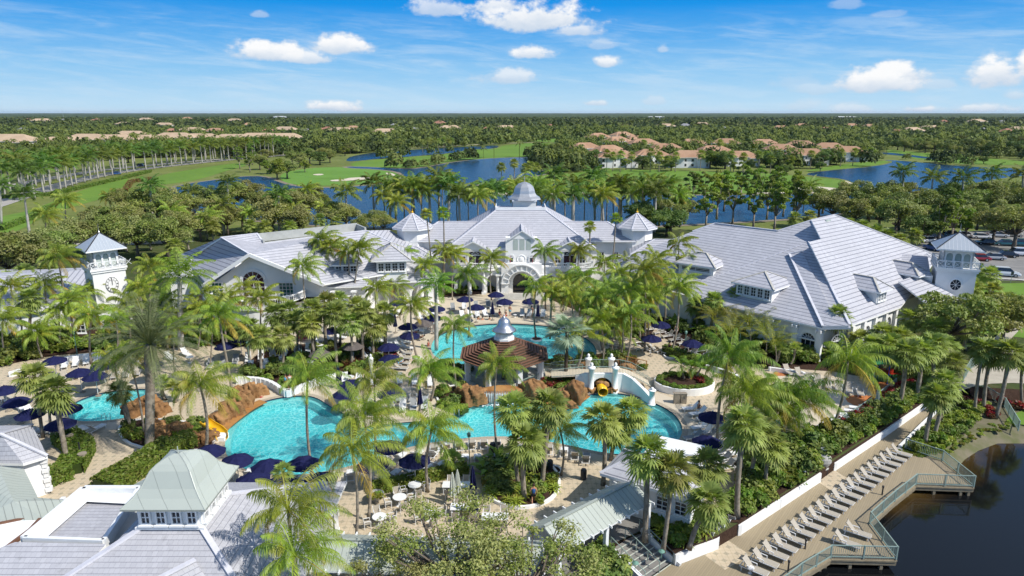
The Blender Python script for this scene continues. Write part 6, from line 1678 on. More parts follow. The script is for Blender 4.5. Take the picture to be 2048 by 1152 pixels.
for yy in (.3, 2.6):
    mb = MB()
    for (x0, z0), (x1, z1) in (((-3.6, 1.5), (0, 1.85)), ((0, 1.85), (L, 1.85)), ((L, 1.85), (L + 1.4, 1.5)), ((L + 1.4, 1.5), (L + 3.2, .5))):
        for h in (.95, .1): mb.beam(T(x0, yy, z0 + h), T(x1, yy, z1 + h), .05, .05)
        n_ = int((x1 - x0) / .16)
        for k in range(n_ + 1): u = k / n_; mb.beam(T(x0 + (x1 - x0) * u, yy, z0 + (z1 - z0) * u + .1), T(x0 + (x1 - x0) * u, yy, z0 + (z1 - z0) * u + .95), .02, .02)
    mb.build('bridge_railing', 'sage_metal', t)
cm = MB(); cm.lathe([(.42, -.2), (.42, .1), (.3, .15), (.3, 2.7), (.42, 2.75), (.42, 2.95), (.25, 3.0), (.1, 3.1), (.2, 3.25), (.12, 3.42), (.02, 3.5)], (0, 0, 0), 14); o = cm.build('column', 'stucco_trim', None, True); me = o.data; bpy.data.objects.remove(o)
for p, s in ((T(.75, -.15, 0), 1), (T(L - .85, -.15, 0), 1), (T(.7, 2.7, 0), 1), (T(L - .9, 2.7, 0), 1), (fw[5], .55)): mesh_obj('column', me, t, p, (0, 0, 0), (1, 1, s))
rail_fence('railing', 'sage railing above the planting left of the bridge', 'railing', pts(0, (1085, 742), (1130, 746), (1165, 744)), 1.0)
mb = thing('stair_rail', 'ochre wooden rail on the steps behind the bridge', 'railing', P(1250, 735, 0)); m2 = MB()
for dx in (0, 1.2, 2.4): m2.box((dx, -dx * .35, .6), (.1, .1, 1.2))
for z in (.6, 1.15): m2.beam((0, 0, z + .3), (2.4, -.84, z), .09, .07)
m2.build('rail', 'rock_smooth', mb)
# planters
def ring_planter(name, label, outline, h, wd=.28, shr=(), nshr=0, place='', mt='stucco', group='planters'):
    c = Vector((sum(p[0] for p in outline) / len(outline), sum(p[1] for p in outline) / len(outline), 0)); t = thing(name, label, 'planter', c, 0, group)
    loc = [(p[0] - c.x, p[1] - c.y) for p in outline]; inn = inset(loc, -wd); mb = MB(); n = len(loc)
    for i in range(n):
        j = (i + 1) % n
        mb.face([(*loc[i], 0), (*loc[j], 0), (*loc[j], h), (*loc[i], h)]); mb.face([(*loc[i], h), (*loc[j], h), (*inn[j], h), (*inn[i], h)]); mb.face([(*inn[i], h - .12), (*inn[i], h), (*inn[j], h), (*inn[j], h - .12)])
    mb.build('rim', mt, t); mb = MB(); mb.face([(*p, h - .08) for p in (inn if sum(inn[i][0] * inn[(i + 1) % n][1] - inn[(i + 1) % n][0] * inn[i][1] for i in range(n)) > 0 else inn[::-1])]); mb.build('soil', 'mulch', t)
    k = 0; tries = 0; P0 = [(p[0] + c.x, p[1] + c.y) for p in inn]; xs = [p[0] for p in P0]; ys = [p[1] for p in P0]
    while k < nshr and tries < 900:
        tries += 1; q = (random.uniform(min(xs), max(xs)), random.uniform(min(ys), max(ys)))
        if inside(q, P0): shrub(random.choice(shr), q[0], q[1], place, 'shrubs in beds', h - .1, .8, True, .8); k += 1
    return t
ov = [(P(1368, 774, 0).x + 3.35 * math.cos(a), P(1368, 774, 0).y + 2.6 * math.sin(a)) for a in [2 * math.pi * k / 40 for k in range(40)]]
ring_planter('oval_planter', 'large white walled oval planter with a green hedge ring, right of the bridge', ov, .75)
for i in range(34):
    a = 2 * math.pi * i / 34; c_ = P(1368, 774, 0); shrub('green', c_.x + 2.75 * math.cos(a), c_.y + 2.05 * math.sin(a), 'ringing the oval planter', 'shrubs in the oval planter', .6, .55, True, .8)
for i in range(5): a = -.3 + .3 * i; c_ = P(1368, 774, 0); shrub('red', c_.x + 1.9 * math.cos(a), c_.y + 1.3 * math.sin(a), 'inside the oval planter', 'shrubs in the oval planter', .6, .55, True)
for x, y, r in ((1342, 713, .95), (1281, 690, .8), (1073, 680, .8), (1103, 943, .9), (705, 692, .7), (556, 716, .7), (1130, 660, .7), (835, 717, .5)):
    c_ = P(x, y, 0); ring_planter('tree_ring', f'white kerbed mulch ring at a palm foot', [(c_.x + r * math.cos(2 * math.pi * k / 20), c_.y + r * math.sin(2 * math.pi * k / 20)) for k in range(20)], .2, .14, group='tree rings')
TRG = [o for o in COL.objects if o.name.startswith('tree_ring')]
for o in TRG: register(o, o.location, 'white kerbed mulch ring', 'round a palm foot on the terrace', 'tree rings')
bed = gpoly([(968, 940), (990, 925), (1040, 918), (1100, 928), (1122, 955), (1120, 985), (1095, 1010), (1040, 1022), (990, 1010), (966, 985)], 0, 2)
ring_planter('garden_bed', 'kerbed garden bed with palms and lilies on the dining terrace', bed, .25, .22, ['green', 'lily', 'dark', 'lily', 'grassy'], 46, 'in the dining terrace bed')
for x, y in ((985, 935), (1000, 925), (1015, 935), (975, 950)): shrub('banana', x, y, 'at the back of the dining bed', 'banana plants', .2, .75)
bed = gpoly([(232, 862), (248, 845), (300, 838), (400, 848), (432, 870), (428, 898), (390, 905), (330, 905), (290, 900), (250, 888)], 0, 1)
ring_planter('garden_bed', 'kerbed rock garden bed between small pool and lagoon', bed, .2, .2, ['green', 'dark', 'lily', 'strappy', 'grassy'], 34, 'in the left rock garden')
bed = gpoly([(868, 800), (880, 778), (920, 770), (935, 795), (925, 815), (895, 812)], 0, 1)
ring_planter('garden_bed', 'kerbed garden bed left of the waterfall', bed, .2, .2, ['green', 'dark', 'strappy'], 12, 'left of the waterfall')
bed = gpoly([(1085, 790), (1085, 765), (1150, 752), (1165, 770), (1150, 790)], 0, 1)
ring_planter('garden_bed', 'planted rock bed right of the waterfall', bed, .5, .2, ['green', 'lily', 'strappy', 'bronze', 'grassy'], 22, 'right of the waterfall')
sheet('planting_bed', gpoly([(480, 760), (500, 715), (560, 690), (700, 685), (790, 690), (800, 712), (740, 745), (650, 765), (585, 785), (550, 770)], 0, 1), .02, 'mulch')
sheet('planting_bed', gpoly([(-60, 745), (60, 720), (130, 708), (300, 700), (420, 690), (520, 695), (480, 640), (300, 640), (0, 690)], 0, 1), .02, 'mulch')
sheet('planting_bed', gpoly([(820, 590), (900, 596), (1000, 583), (1000, 570), (880, 572)], 0, 1), .02, 'mulch')
sheet('planting_bed', gpoly([(1080, 583), (1100, 600), (1200, 640), (1290, 690), (1320, 640), (1260, 590), (1150, 572), (1080, 570)], 0, 1), .02, 'mulch')
sheet('planting_bed', gpoly([(1400, 1040), (1478, 1046), (1640, 935), (1700, 895), (1850, 800), (1800, 770), (1680, 868), (1600, 880), (1500, 930), (1480, 980)], -.02, 0), .0, 'mulch')
sheet('planting_bed', gpoly([(1296, 1052), (1390, 1046), (1425, 1070), (1350, 1108)], 0, 0), .018, 'mulch')
plc = 'shrubs in beds'
shrubs_area(['green', 'dark', 'strappy', 'green'], [(490, 755), (510, 715), (700, 690), (790, 695), (740, 740), (590, 780)], 46, 'under the row of cabbage palms', plc)
shrubs_area(['green', 'dark', 'lime'], [(-20, 738), (120, 706), (310, 696), (500, 690), (470, 655), (200, 670), (0, 690)], 90, 'on the left terrace edge', plc, 0, 1.25)
shrubs_area(['green', 'dark', 'grassy', 'lime'], [(1090, 590), (1200, 640), (1290, 685), (1310, 640), (1250, 595), (1120, 577)], 50, 'between arches and upper pool', plc, 0, 1.1)
shrubs_area(['green', 'dark', 'grassy'], [(1330, 640), (1390, 690), (1450, 715), (1540, 730), (1700, 728), (1640, 700), (1480, 640), (1380, 610)], 80, 'below the right wing arches', plc, 0, 1.3)
for x, y in ((1602, 712), (1590, 716), (1440, 680), (1400, 668), (1665, 722), (1350, 655), (1480, 690)): shrub('banana', x, y, 'before the right wing arches', 'banana plants', 0, .95)
shrubs_area(['green', 'green', 'dark', 'grassy'], [(1480, 1000), (1500, 935), (1590, 885), (1680, 880), (1640, 925), (1560, 985), (1482, 1040)], 85, 'behind the left boardwalk wall', plc, -.05, 1.35)
shrubs_line(['red'], [(1690, 858), (1745, 822), (1800, 785), (1840, 770)], .75, 'along the children deck fence', plc, 0, 1.15)
shrubs_line(['lime', 'green', 'lime'], [(1690, 888), (1760, 845), (1850, 790)], .8, 'above the path wall', plc, 0, 1.05)
shrubs_line(['green', 'dark'], [(1660, 900), (1740, 838), (1830, 785)], 1.0, 'behind the crimson shrubs', plc, 0, 1.0)
shrubs_area(['grassy', 'grassy', 'lime'], [(1850, 915), (1890, 885), (1930, 862), (2000, 845), (2040, 850), (1940, 880), (1900, 905)], 26, 'at the water edge of the bank', plc, ZD - .15, .5, .6)
shrubs_area(['lime', 'lime', 'green'], [(1815, 905), (1860, 850), (1900, 805), (1975, 812), (1945, 850), (1880, 900)], 44, 'on the lake bank', plc, ZD, .8)
gp_ = []
while len(gp_) < 2600:
    q = (random.uniform(28, 62), random.uniform(40, 62))
    if inside(q, gard) and random.random() < .25 + .75 * (math.sin(q[0] * .9) * math.cos(q[1] * 1.1) > -.1): gp_.append((q[0], q[1], ZD + .03, .16, .16, .10))
o = mesh_obj('ground_cover', leafcloud(gp_, 11000, .12, ['leaf_hedge', 'leaf_areca'], 'ground_cover', .2, .2)); o['kind'] = 'stuff'
shrubs_line(['red'], [(1935, 802), (1975, 822), (1990, 838)], .8, 'by the bank railing', plc, ZD, .8)
shrubs_line(['red', 'red', 'bronze'], [(2008, 812), (2060, 822)], .7, 'on the far right lawn', plc, ZD, 1.0)
shrubs_area(['green', 'lily', 'green', 'dark'], [(1302, 1052), (1385, 1048), (1415, 1068), (1352, 1098)], 34, 'in the bed beside the stairs', plc, 0, .9)
shrubs_area(['green', 'dark'], [(1165, 1150), (1205, 1110), (1240, 1160), (1210, 1180)], 11, 'left of the stairs', plc, -.1, 1.0)
shrubs_area(['magenta'], [(520, 690), (535, 690), (535, 700), (520, 700)], 1, 'under the palms left', plc, 0, 1); shrub('magenta', 606, 680, 'under the row of palms', plc, 0, 1.1)
shrubs_area(['green', 'lime'], [(830, 590), (900, 594), (1000, 580), (890, 575)], 18, 'before the clubhouse arcade', plc)
shrubs_area(['green', 'dark', 'grassy'], [(860, 740), (900, 735), (935, 745), (925, 765), (880, 760)], 12, 'between upper pool and gazebo', plc)
shrubs_area(['green', 'dark', 'grassy', 'strappy'], [(1090, 735), (1200, 735), (1290, 740), (1260, 720), (1130, 728)], 26, 'behind the bridge', plc)
hedge([(208, 985), (300, 930), (352, 895), (390, 885)], 2.6, 1.1, '', 'thick green hedge beside the left path leading to the lantern roof', dens=330)
hedge([(90, 968), (140, 950), (165, 905), (130, 880)], 2.2, 1.0, '', 'green hedge round the tall palm by the corner kiosk', dens=330)
hedge([(880, 810), (930, 828)], 1.1, .6, '', 'low green hedge at the water edge left of the waterfall', dens=500)
hedge([(742, 985), (800, 975), (880, 955), (935, 945)], 1.0, .8, '', 'green hedge dividing lagoon deck and dining terrace', dens=400)
hedge([(1330, 705), (1385, 728), (1460, 742)], 1.2, 1.1, '', 'dark green hedge behind the navy umbrella, right terrace', mats=('leaf_dark', 'leaf_hedge'))
for i, h_ in enumerate([[(0, 462), (60, 440), (100, 418)], [(250, 385), (262, 366), (300, 360)], [(0, 506), (80, 503)], [(0, 398), (100, 392), (210, 367), (300, 345)]]): hedge(h_, 2.0, 1.4, '', ['rough hedge on the slope at the far left', 'reddish hedge at the end of the avenue lawn', 'low hedge before the road at the left edge', 'clipped hedge under the near palms of the avenue'][i], ZB, ('leaf_bronze', 'leaf_oak') if i == 1 else ('leaf_hedge', 'leaf_oak'), 60, .4)
# ================================================================ planting
g1 = ('behind the lagoon umbrellas', 'palms round the lagoon')
near = 'near the lagoon'
for kind, bx, by, cx, cy in [('coco', 626, 958, 615, 755), ('coco', 751, 915, 749, 766), ('coco', 737, 1042, 728, 836), ('coco', 709, 1107, 705, 905), ('coco', 856, 984, 863, 861),
        ('coco', 410, 915, 401, 772), ('coco', 861, 802, 861, 742), ('coco', 915, 789, 908, 655), ('coco', 994, 906, 993, 732), ('coco', 1122, 951, 1121, 862)]:
    palm('conear', bx, by, cx, cy, 'beside the lagoon pool', 'palms round the lagoon', size=.78 if cx in (993, 1121, 908) else None)
for kind, cx, cy, h, s in [('conear', 576, 1022, 7.6, 1.0), ('conear', 590, 1112, 6.2, .9), ('lowfan', 566, 944, 4.6, .8)]:
    palmh(kind, cx, cy, h, 'in front, by the pale walkway roof', 'palms in the foreground', size=s)
for bx, by, cx, cy in [(1434, 893, 1458, 716), (1490, 905, 1494, 792), (1557, 880, 1577, 795), (1660, 869, 1696, 721)]:
    palm('conear', bx, by, cx, cy, 'right of the lagoon', 'palms right of the lagoon', size=1.12)
for kind, bx, by, cx, cy in [('royal', 873, 700, 872, 572), ('coco', 834, 716, 822, 612), ('coco', 794, 615, 790, 569), ('coco', 755, 640, 753, 578), ('coco', 937, 675, 933, 550), ('coco', 983, 600, 983, 519),
        ('coco', 905, 600, 909, 509), ('coco', 885, 600, 887, 503), ('wash', 868, 595, 853, 428), ('wash', 888, 590, 887, 425), ('coco', 808, 600, 806, 509), ('coco', 850, 610, 850, 531)]:
    palm(kind, bx, by, cx, cy, 'left of the arched entrance', 'palms before the main clubhouse', size=random.uniform(.84, .95))
for kind, bx, by, cx, cy in [('wash', 1175, 578, 1180, 453), ('wash', 1220, 575, 1232, 437), ('coco', 1091, 619, 1089, 503), ('coco', 1158, 590, 1158, 503), ('coco', 1208, 585, 1209, 525), ('coco', 1257, 600, 1255, 525),
        ('coco', 1125, 622, 1131, 562), ('coco', 1072, 678, 1072, 575), ('coco', 1178, 660, 1175, 612)]:
    palm(kind, bx, by, cx, cy, 'right of the arched entrance', 'palms before the main clubhouse', size=random.uniform(.84, .95))
for kind, bx, by, cx, cy in [('coco', 1290, 700, 1291, 541), ('coco', 1320, 640, 1312, 519), ('coco', 1341, 625, 1358, 487), ('coco', 1372, 625, 1373, 519), ('coco', 1316, 640, 1309, 556), ('coco', 1342, 712, 1358, 575),
        ('coco', 1205, 700, 1194, 594), ('coco', 1238, 700, 1256, 584), ('coco', 1250, 734, 1262, 625), ('coco', 1281, 681, 1287, 600), ('coco', 1150, 745, 1165, 668), ('coco', 1226, 705, 1231, 660)]:
    palm(kind, bx, by, cx, cy, 'right of the upper pool', 'palms right of the upper pool', size=random.uniform(.92, 1.03))
palm('bismarck', 1131, 768, 1134, 664, 'beside the slatted gazebo', 'silver palm', size=1.0)
for bx, by, cx, cy in [(658, 612, 641, 481), (666, 612, 662, 494), (700, 625, 697, 503), (708, 628, 720, 497), (612, 655, 605, 534)]:
    palm('coco', bx, by, cx, cy, 'against the left wing roof', 'palms by the left wing', size=.95)
for kind, bx, by, cx, cy, s in [('coco', 150, 662, 116, 514, 1), ('coco', 205, 645, 200, 539, .85), ('coco', 180, 660, 170, 583, .8), ('coco', 183, 730, 184, 633, 1), ('coco', 300, 650, 300, 533, .95), ('coco', 280, 662, 278, 576, .9),
        ('royal', 362, 700, 359, 552, 1.25), ('coco', 466, 790, 437, 632, 1.1), ('coco', 494, 655, 487, 573, .85), ('coco', 85, 717, 75, 664, 1), ('coco', 12, 722, 6, 640, 1), ('sabal', 60, 700, 60, 597, 1.1),
        ('coco', 120, 700, 118, 625, .9), ('coco', 40, 690, 38, 620, .9), ('coco', 395, 700, 398, 620, .9), ('coco', 335, 700, 338, 625, .85), ('sabal', 240, 700, 244, 640, .9), ('coco', 420, 735, 425, 668, .8)]:
    palm(kind, bx, by, cx, cy, 'before the clock tower side', 'palms on the left terrace', size=s)
palm('date', 299, 904, 301, 690, 'beside the small left pool', 'date palm', size=1.22)
for kind, bx, by, cx, cy, s in [('coco', 255, 857, 226, 718, .8), ('coco', 289, 875, 256, 712, .7), ('sabal', 262, 862, 240, 782, .85), ('sabal', 86, 875, 68, 752, 1.05), ('sabal', 135, 927, 108, 782, 1.15), ('lowfan', 330, 800, 325, 768, 1.1), ('lowfan', 350, 805, 350, 775, 1), ('sabal', 106, 880, 98, 800, .7)]:
    palm(kind, bx, by, cx, cy, 'round the small left pool', 'palms round the small pool', size=s)
for bx, by, cx, cy in [(523, 753, 519, 672), (564, 744, 565, 672), (548, 700, 550, 628), (627, 725, 625, 619), (632, 735, 619, 648), (673, 731, 669, 625), (680, 690, 677, 603), (703, 731, 700, 644), (727, 725, 728, 622), (747, 719, 750, 650), (768, 706, 769, 625), (592, 715, 594, 640), (655, 712, 650, 606), (500, 725, 497, 655), (715, 700, 714, 612), (576, 700, 580, 622)]:
    palm('sabal', bx, by, cx, cy, 'between lagoon and left wing', 'row of cabbage palms', size=random.uniform(1.0, 1.15))
for bx, by, cx, cy, z in [(1049, 1000, 1052, 882, 0), (1037, 975, 1029, 818, 0), (1084, 970, 1099, 810, 0), (1206, 970, 1206, 838, 0), (1221, 920, 1232, 862, 0), (1253, 914, 1263, 822, 0), (1290, 1083, 1296, 908, 0), (1326, 1104, 1347, 943, 0),
        (1425, 1030, 1415, 930, 0), (1378, 1098, 1419, 1003, 0), (1474, 1036, 1490, 848, 0), (1495, 977, 1520, 866, 0), (1531, 983, 1541, 892, 0), (1487, 960, 1483, 870, 0), (1075, 925, 1072, 848, 0)]:
    palm('sabal', bx, by, cx, cy, 'right of the dining terrace', 'cabbage palms by the boardwalk', z, random.uniform(1.0, 1.15))
for bx, by, cx, cy, z in [(1798, 817, 1811, 705, 0), (1832, 796, 1842, 700, 0), (1868, 790, 1866, 690, 0), (1867, 874, 1889, 765, ZD), (1850, 886, 1874, 790, ZD), (1949, 826, 1967, 697, ZD), (1967, 820, 1983, 705, ZD), (1991, 837, 2019, 705, ZD), (2044, 809, 2046, 715, ZD),
        (1667, 715, 1676, 631, 0), (1790, 730, 1801, 672, 0), (1815, 700, 1823, 637, 0), (1858, 720, 1870, 655, 0), (1845, 735, 1852, 718, 0), (1762, 735, 1768, 668, 0), (1880, 742, 1890, 690, 0), (1940, 640, 1948, 575, 0), (1978, 640, 1985, 582, 0), (1975, 610, 1980, 550, 0), (2000, 650, 2012, 600, 0), (1960, 600, 1952, 540, 0), (1925, 655, 1930, 604, 0)]:
    palm('sabal', bx, by, cx, cy, 'between right wing and lake', 'cabbage palms on the right', z, random.uniform(1.0, 1.2))
for x, y in [(1450, 628), (1472, 648), (1500, 655), (1530, 668), (1545, 642), (1512, 628), (1480, 612), (1550, 690), (1462, 672), (1430, 640)]:
    palmh('areca', x, y, 3.2, 'against the right wing windows', 'areca palms', size=1.2)
for bx, by, cx, cy in [(1418, 668, 1428, 600), (1478, 665, 1475, 588), (1395, 660, 1392, 610)]:
    palm('sabal', bx, by, cx, cy, 'by the right wing arches', 'palms by the right wing')
for dx in (-6, 1, 8): palm('adonidia', 1377 + dx, 768, 1380 + dx * 3, 732, 'in the oval planter', 'planter palm')
for bx, by, cx, cy in [(1545, 735, 1560, 700), (1580, 730, 1590, 698)]: palm('lowfan', bx, by, cx, cy, 'below the right wing windows', 'low palms')
palm('lowfan', 905, 945, 905, 925, 'in the dining garden', 'low palms'); palm('lowfan', 1170, 640, 1170, 622, 'behind the upper pool', 'low palms')
# palms behind the clubhouse, on the lake shore
zb = -.05
for i, (cx, cy, by, kd) in enumerate([(692, 385, 455, 'r'), (765, 392, 450, 'c'), (793, 405, 452, 'c'), (827, 372, 448, 'c'), (858, 374, 446, 'r'), (877, 356, 442, 'r'), (899, 370, 448, 'r'), (917, 386, 444, 'c'), (936, 384, 448, 'c'), (974, 382, 450, 'r'), (1027, 372, 448, 'c'),
        (1073, 366, 446, 'c'), (1107, 352, 440, 'r'), (1128, 380, 448, 'c'), (1148, 372, 450, 'r'), (1170, 385, 446, 'c'), (1188, 354, 440, 'r'), (1204, 392, 450, 'r'), (1225, 362, 442, 'c'), (1242, 372, 446, 'r'), (1262, 390, 448, 'c'), (1288, 372, 446, 'r'), (1319, 394, 452, 'r'),
        (1357, 392, 455, 'c'), (845, 385, 448, 'c'), (1335, 372, 450, 'c'), (1305, 366, 446, 'c'), (1215, 378, 448, 'c'), (1085, 385, 448, 'c'), (808, 380, 446, 'c'), (780, 378, 444, 'r')]):
    b = P(cx + random.uniform(-3, 3), by, zb); top = PY(cx, cy, b.y)
    palm3('royal_far' if kd == 'r' else 'coco', b, top, 'on the shore behind the clubhouse', 'palms on the lake shore', random.uniform(1.3, 1.55))
for bx, by, cx, cy, kd in [(61, 481, 48, 388, 'r'), (3, 447, 0, 372, 'r'), (132, 462, 130, 400, 'c'), (305, 450, 301, 372, 'r'), (382, 440, 379, 383, 'r'), (457, 440, 455, 366, 'r'), (449, 470, 444, 410, 'r'), (559, 472, 557, 392, 'r'), (222, 430, 219, 394, 'c'), (617, 440, 615, 380, 'c'),
        (500, 470, 498, 428, 'c'), (415, 480, 412, 435, 'c'), (585, 470, 586, 425, 'c'), (340, 470, 342, 425, 'c'), (655, 455, 650, 415, 'c'), (90, 500, 92, 430, 'c')]:
    b = P(bx, by, zb); top = PY(cx, cy, b.y)
    palm3('royal_far' if kd == 'r' else 'coco', b, top, 'behind the left wing', 'palms behind the left wing', random.uniform(1.1, 1.35))
for bx, by, cx, cy in [(1805, 428, 1806, 345), (1858, 425, 1866, 356), (1925, 430, 1926, 356), (1984, 425, 1984, 348), (2045, 425, 2046, 350), (1606, 425, 1618, 374)]:
    b = P(bx, by, zb); top = PY(cx, cy, b.y)
    palm3('royal_far' if bx != 1606 else 'coco', b, top, 'above the trees on the right', 'palms above the right trees', 1.35)
for bx, cx, cy in [(230, 232, 640), (262, 258, 606), (330, 333, 600), (455, 452, 600), (520, 522, 598), (400, 404, 588), (138, 140, 600), (95, 90, 570), (20, 22, 575), (350, 352, 655)]: palm('coco', bx, cy + 95, cx, cy, 'before the clock tower side', 'palms on the left terrace', size=.95)
for bx, cx, cy in [(1100, 1104, 586), (1145, 1140, 590), (1160, 1164, 556), (1215, 1218, 575), (1236, 1238, 548), (1270, 1273, 572), (1296, 1299, 585), (1330, 1333, 560), (1240, 1243, 632), (1205, 1200, 640), (1285, 1290, 560)]: palm('coco', bx, cy + 92, cx, cy, 'right of the upper pool', 'palms right of the upper pool', size=.92)
for bx, by, cx, cy in [(1470, 850, 1476, 770), (1525, 870, 1530, 800), (1600, 870, 1606, 795), (1545, 880, 1552, 835)]: palm('conear', bx, by, cx, cy, 'right of the lagoon', 'palms right of the lagoon')
for bx, by, cx, cy in [(1775, 760, 1780, 690), (1745, 745, 1748, 690), (1840, 770, 1846, 740), (1815, 765, 1820, 735), (1900, 770, 1905, 725), (1720, 725, 1722, 680), (1880, 700, 1885, 640), (1930, 700, 1934, 650)]: palm('sabal', bx, by, cx, cy, 'between right wing and lake', 'cabbage palms on the right', 0, 1.1)
# avenue rows
rd = [Vector((*p, 0)) for p in ROAD]
def along(path, step, off, start=0, end=1e9):
    out = []; acc = 0; nxt = start
    for a, b in zip(path, path[1:]):
        L = (b - a).length; d = (b - a) / L; nn = Vector((d.y, -d.x, 0))
        while nxt < acc + L and nxt < end: out.append(a + d * (nxt - acc) + nn * off); nxt += step
        acc += L
    return out
rows = [(7.2, 0, 11.5, 'in the near avenue row'), (-8.0, 3, 11.5, 'in the median avenue row'), (-21, 1, 11, 'in the far avenue row')]
for off, st, hh, place in rows:
    for p in along(rd, 9.2, off, 40 + st, 330):
        px_, py_ = to_px((p.x, p.y, ZB))
        if px_ < -30 or px_ > 640: continue
        h_ = hh * random.uniform(.88, 1.1)
        b = Vector((p.x + random.uniform(-.8, .8), p.y + random.uniform(-.8, .8), ZB))
        palm3('royal_far', b, b + Vector((random.uniform(-.3, .3), 0, h_)), place, 'royal palms along the avenue', random.uniform(1.6, 1.85))
def mass(keys, pts, h, place, group, sc, z=-.05, jx=5, jy=3):
    for x, y in pts: treec(random.choice(keys), x + random.uniform(-jx, jx), y + random.uniform(-jy, jy), h, place, group, z, sc * random.uniform(.85, 1.15))
for i in range(15): x = 755 + i * 40; palmh('coco' if i % 2 else 'royal_far', x + random.uniform(-12, 12), random.uniform(362, 398), 10.5, 'in the thick lake shore row', 'palms on the lake shore', size=1.35)
mass(['broad', 'oak', 'greyoak'], [(-20, 318), (20, 316), (60, 314), (100, 312), (140, 310), (180, 309), (220, 307), (260, 306), (300, 304), (340, 303), (380, 302), (420, 301), (455, 304), (490, 306), (0, 326), (50, 323), (150, 318), (250, 313)], 4, 'between avenue and villas', 'trees beyond the avenue', 1.5, ZB)
mass(['oak', 'greyoak', 'greyoak'], [(215, 440), (250, 425), (290, 420), (330, 432), (240, 400), (285, 395), (345, 405), (385, 420), (420, 412), (465, 400), (500, 395), (520, 420), (480, 430), (560, 412), (600, 418), (640, 405), (620, 392), (660, 425), (450, 440), (400, 450), (350, 455), (300, 450), (180, 470), (140, 480), (230, 468), (540, 440), (590, 446), (690, 432), (100, 500), (270, 480), (200, 440), (260, 448), (310, 405), (365, 430), (440, 425), (580, 395), (330, 480), (60, 520), (20, 530)], 4.2, 'behind the left wing', 'trees behind the left wing', 1.25)
mass(['greyoak'], [(747, 428), (770, 440), (720, 440)], 4, 'left of the clubhouse on the shore', 'shore trees', .8)
mass(['broad', 'oak'], [(1310, 425), (1345, 430), (1370, 420), (1330, 440), (1290, 430)], 4.2, 'behind the right corner turret', 'trees behind the turret', 1.1)
mass(['pine'], [(1368, 398), (1388, 380), (1410, 372), (1432, 392), (1452, 380), (1470, 398), (1482, 362), (1502, 378), (1524, 372), (1540, 392), (1556, 372), (1574, 388), (1590, 376), (1420, 405), (1510, 405), (1555, 408), (1600, 400)], 7.0, 'beyond the right wing ridge', 'feathery trees beyond the right wing', 1.25)
mass(['oak', 'greyoak', 'broad'], [(1650, 398), (1690, 392), (1730, 396), (1770, 402), (1810, 398), (1850, 402), (1890, 398), (1930, 392), (1970, 398), (2010, 392), (2045, 400), (1665, 420), (1710, 425), (1760, 430), (1800, 425), (1850, 430), (1960, 425), (2000, 430), (2040, 428), (1990, 452), (2035, 462), (1840, 452), (1790, 445), (1640, 410), (1740, 412), (1880, 418), (2020, 410), (1950, 408)], 4.4, 'beyond the car park', 'trees by the car park', 1.3)
mass(['pine', 'bright'], [(1890, 440), (1912, 432), (1935, 438), (1905, 450), (1880, 450)], 4.6, 'behind the right tower', 'bright trees behind the tower', 1.1)
for x, y in [(1700, 448), (1725, 452), (1752, 462), (1775, 470), (1800, 480), (1830, 470), (1715, 466), (1770, 488), (1620, 432), (1590, 436)]:
    palmh('sabal', x, y, 4.5, 'by the car park', 'cabbage palms by the car park', size=1.25)
for x, y in [(250, 470), (300, 468), (500, 450), (530, 452), (640, 438), (672, 445), (425, 452), (370, 468), (580, 452), (604, 440), (350, 490), (20, 560), (50, 545), (95, 540)]:
    palmh('sabal', x, y, 3.8, 'behind the left wing', 'cabbage palms behind the left wing', size=1.2)
# big oak on the right lawn, oak in the foreground
tree('oak', P(1895, 712, 0), 'on the lawn by the right wing', 'oaks on the right lawn', 1.25)
tree('oak', P(2000, 700, 0), 'on the lawn by the right wing', 'oaks on the right lawn', 1.05)
tree('oak', P(2060, 690, 0), 'on the lawn by the right wing', 'oaks on the right lawn', 1.0)
bl = [(a, b, c, d * .62, e * .62, f * .6) for a, b, c, d, e, f in crown_blobs(5.6, 2.6, 3.6, 52)]
TREES['fore'] = [(limbs(bl, 2.6, .26, 'bark_oak', per=.9), leafcloud(bl, 9000, .12, ['leaf_oak_grey', 'leaf_oak'], 'crown', .4, .0, asp=1.5))]
TREEDESC['fore'] = ('sparse_oak', 'thin-crowned oak with bare branches showing')
tree('fore', P(905, 1215, 0), 'over the walkway at the bottom', 'oaks in the foreground', 1.0)
tree('fore', P(1050, 1260, 0), 'over the walkway at the bottom', 'oaks in the foreground', .95)
tree('fore', P(790, 1240, 0), 'over the walkway at the bottom', 'oaks in the foreground', .62)
# ================================================================ furniture
def lounger_proto(name, sling, label):
    t = thing(name, label, 'lounger', (0, 0, 0)); fm = 'white_plastic'
    mb = MB()
    for s in (-.31, .31): mb.beam((-.95, s, .33), (.95, s, .33), .05, .06)
    for x in (-.93, .93): mb.beam((x, -.31, .33), (x, .31, .33), .05, .06)
    mb.build('frame', fm, t)
    mb = MB(); mb.box((.35, 0, .37), (1.2, .58, .03)); mb.build('seat', sling, t)
    mb = MB(); mb.beam((-.25, 0, .38), (-.80, 0, .98), .58, .04); [mb.beam((-.25, s, .38), (-.84, s, 1.02), .05, .05) for s in (-.3, .3)]; mb.build('backrest', sling, t)
    lm = MB(); lm.box((0, 0, .16), (.06, .05, .33)); o = lm.build('leg', fm); me = o.data; bpy.data.objects.remove(o)
    for x in (-.8, .8):
        for s in (-.3, .3): mesh_obj('leg', me, t, (x, s, 0))
    am = MB(); am.beam((-.45, 0, .58), (.05, 0, .56), .06, .04); am.beam((.03, 0, .33), (.03, 0, .56), .05, .05); o = am.build('armrest', fm); me = o.data; bpy.data.objects.remove(o)
    for s in (-.34, .34): mesh_obj('armrest', me, t, (0, s, 0))
    return t
